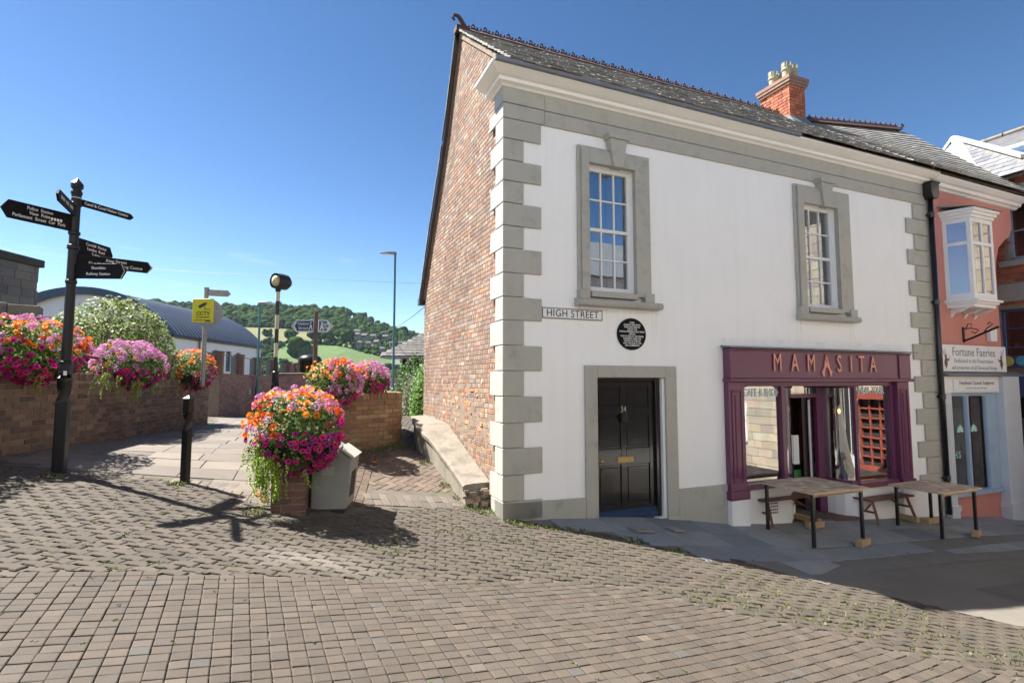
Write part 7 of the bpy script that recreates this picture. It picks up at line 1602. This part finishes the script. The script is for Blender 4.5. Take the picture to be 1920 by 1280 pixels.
def woods():
    n = 24000; y = RNG.uniform(395, 915, n); px = RNG.uniform(-100, 1500, n); x = (px-960)/990*y
    keep = np.ones(n, bool)
    for F in (F1, F2, F3, F4): keep &= ~inpoly(F, x, y)
    y = y[keep]; x = x[keep]; n = len(x); z = land(x, y)
    top = smooth(640, 760, y); s_ = np.exp(RNG.normal(1.08,.32,n))*(.75+.35*top)
    nearh = (px[keep] > 640) & (y > 590) & (y < 860); s_ = np.where(nearh, s_*.72, s_); 
    V_ = []; k = len(IV)
    for i in range(n): V_.append(BL[i % 14]*s_[i]*np.array([RNG.uniform(.8,1.3),RNG.uniform(.8,1.3),RNG.uniform(.75,1.25)])+np.array([x[i], y[i], z[i]+s_[i]*.85]))
    V_ = np.concatenate(V_); F_ = (np.array(IF)[None]+np.arange(n)[:, None, None]*k).reshape(-1, 3)
    me = bpy.data.meshes.new('hillside_woodland'); me.from_pydata(V_.tolist(), [], F_.tolist()); me.materials.append(woodm)
    c = np.repeat(cols(TG, n, .25), len(IF)*3, axis=0); ca = me.color_attributes.new('Col', 'FLOAT_COLOR', 'CORNER'); ca.data.foreach_set('color', np.c_[c, np.ones(len(c))].ravel())
    me.polygons.foreach_set('use_smooth', [True]*len(F_)); me.update()
    o = link(bpy.data.objects.new('hillside_woodland', me)); tag(o, 'dense dark green woodland covering the far hillside', 'woodland', kind='stuff')
woods()
def far_tree(px, y, s_, lab, cnt=5):
    x = (px-960)/990*y; z = float(land(x, y)); root = empty('field_tree', loc=(x, y, z)); tag(root, lab, 'tree', 'trees standing in the far fields')
    V_ = []; F_ = []; C_ = []
    for i in range(cnt*6):
        a = RNG.uniform(0, 6.28); r = RNG.uniform(0, .62)*s_; zz_ = RNG.uniform(.7, 1.55)*s_; q = s_*RNG.uniform(.26, .46); V_.append(BL[i % 14]*q+np.array([r*math.cos(a), r*math.sin(a), zz_])); F_ += (np.array(IF)+i*len(IV)).tolist(); C_ += [pick(TG, .3)]*len(IF)
    mb = MB(); mb.v = [np.concatenate(V_)]; mb.n = len(mb.v[0]); mb.f = F_; mb.c = C_; mb.m = [0]*len(F_); mb.build('crown', woodm, root, smooth=True)
    mb = MB(); mb.tube([(0,0,-.5),(0,0,s_)], [s_*.07,s_*.04], 6); mb.build('trunk', trunkm, root)
far_tree(562, 540, 14.5, 'large round dark tree standing alone between the green fields', 9)
far_tree(455, 735, 6.5, 'small pale tree at the left end of the yellow field'); far_tree(545, 640, 9, 'round tree at the upper edge of the green field, above its left end'); far_tree(590, 640, 10, 'dark tree just right of the round hedge tree'); far_tree(500, 655, 7, 'low tree at the lower edge of the yellow field'); far_tree(650, 640, 11, 'broad dark tree behind the right blue sign'); far_tree(613, 640, 10, 'dark hedge tree below the blue signs')
far_tree(532, 520, 6, 'small tree below the green field, left of the large round tree'); far_tree(600, 700, 8, 'tree above the hedge line near the yellow field')
# houses scattered over the right shoulder of the hill
wallw = M_('far_house_render', (.20,.19,.17), .8, var=.1, bump=0); roofd = M_('far_house_roof', (.06,.055,.055), .8, var=.1, bump=0)
hs = [(668,690,.0,'pale'),(672,640,.2,''),(683,700,-.2,''),(690,655,.3,''),(699,720,.1,''),(706,680,-.3,''),(716,640,.2,''),(722,745,.0,''),(733,700,.4,''),(741,655,-.1,''),(752,730,.2,''),(760,690,.1,''),(768,650,-.2,''),(775,745,.3,''),(784,700,.0,''),(669,716,.1,''),(782,640,.1,'')]
descs = ['leftmost white cottage on the hillside, beside the wood','long low house on the hill left of the lamp column','grey-roofed house high on the hill among the trees','pair-fronted house in the lower row on the hill','small house near the skyline left of the lamp column','wide house in the middle row of the hillside','pale house in the lowest row, just left of the lamp column','tiny house on the skyline behind the lamp column','house right of the lamp column in the middle row','white-walled house right of the lamp column, lowest row','dark-roofed house near the skyline right of the lamp column','house in the middle row, nearer the gable','low house on the hill above the pavilion roof','tiny skyline house nearest the gable','house on the hill tight against the gable edge','half-hidden house high in the wood left of the others','lowest hillside house beside the gable edge']
for (px, y, rz, _), dsc in zip(hs, descs):
    x = (px-960)/990*y; z = float(land(x, y))+4.5; o = empty('hillside_house', loc=(x, y, z), rz=rz); tag(o, dsc, 'house', 'houses on the far hillside')
    w_, d2, h_ = RNG.uniform(5,9), 3.5, RNG.uniform(2.2,3.4)
    mb = MB(); mb.box(-w_/2,-d2,-9,w_/2,d2,h_); mb.prism([(-d2,h_),(d2,h_),(0,h_+2.4)], -w_/2, w_/2, 'x'); wo_ = mb.build('wall', wallw, o)
    mb = MB(); mb.hexa([(-w_/2-.4,-d2-.4,h_-.25),(w_/2+.4,-d2-.4,h_-.25),(w_/2+.4,0,h_+2.4),(-w_/2-.4,0,h_+2.4),(-w_/2-.4,-d2-.4,h_+.05),(w_/2+.4,-d2-.4,h_+.05),(w_/2+.4,0,h_+2.75),(-w_/2-.4,0,h_+2.75)]); mb.hexa([(-w_/2-.4,0,h_+2.4),(w_/2+.4,0,h_+2.4),(w_/2+.4,d2+.4,h_-.25),(-w_/2-.4,d2+.4,h_-.25),(-w_/2-.4,0,h_+2.75),(w_/2+.4,0,h_+2.75),(w_/2+.4,d2+.4,h_+.05),(-w_/2-.4,d2+.4,h_+.05)]); r_ = mb.build('roof', roofd, o)
    mb = MB(); mb.box(w_*.25,-.5,h_+1.5,w_*.25+.9,.5,h_+3.8); mb.build('chimney', wallw, r_)
    for k in range(2): mb = MB(); mb.box(-w_*.3+k*w_*.4,-d2-.06,h_-2.4,-w_*.3+k*w_*.4+1.2,-d2-.01,h_-1.0); mb.build('window', dark, o)
# the air of the valley
hb = MB(); hb.box(-1500,-60,-30,900,1500,175); hz_ = bpy.data.materials.new('haze'); hz_.use_nodes = True; nn = hz_.node_tree.nodes; nn.clear()
ho = nn.new('ShaderNodeOutputMaterial'); hv = nn.new('ShaderNodeVolumePrincipled'); hv.inputs['Color'].default_value = (.72,.84,1,1); hv.inputs['Density'].default_value = .00006; hv.inputs['Anisotropy'].default_value = 0; hz_.node_tree.links.new(hv.outputs[0], ho.inputs['Volume'])
HAZE = True
if HAZE: hzo = hb.build('haze', hz_); tag(hzo, kind='stuff')
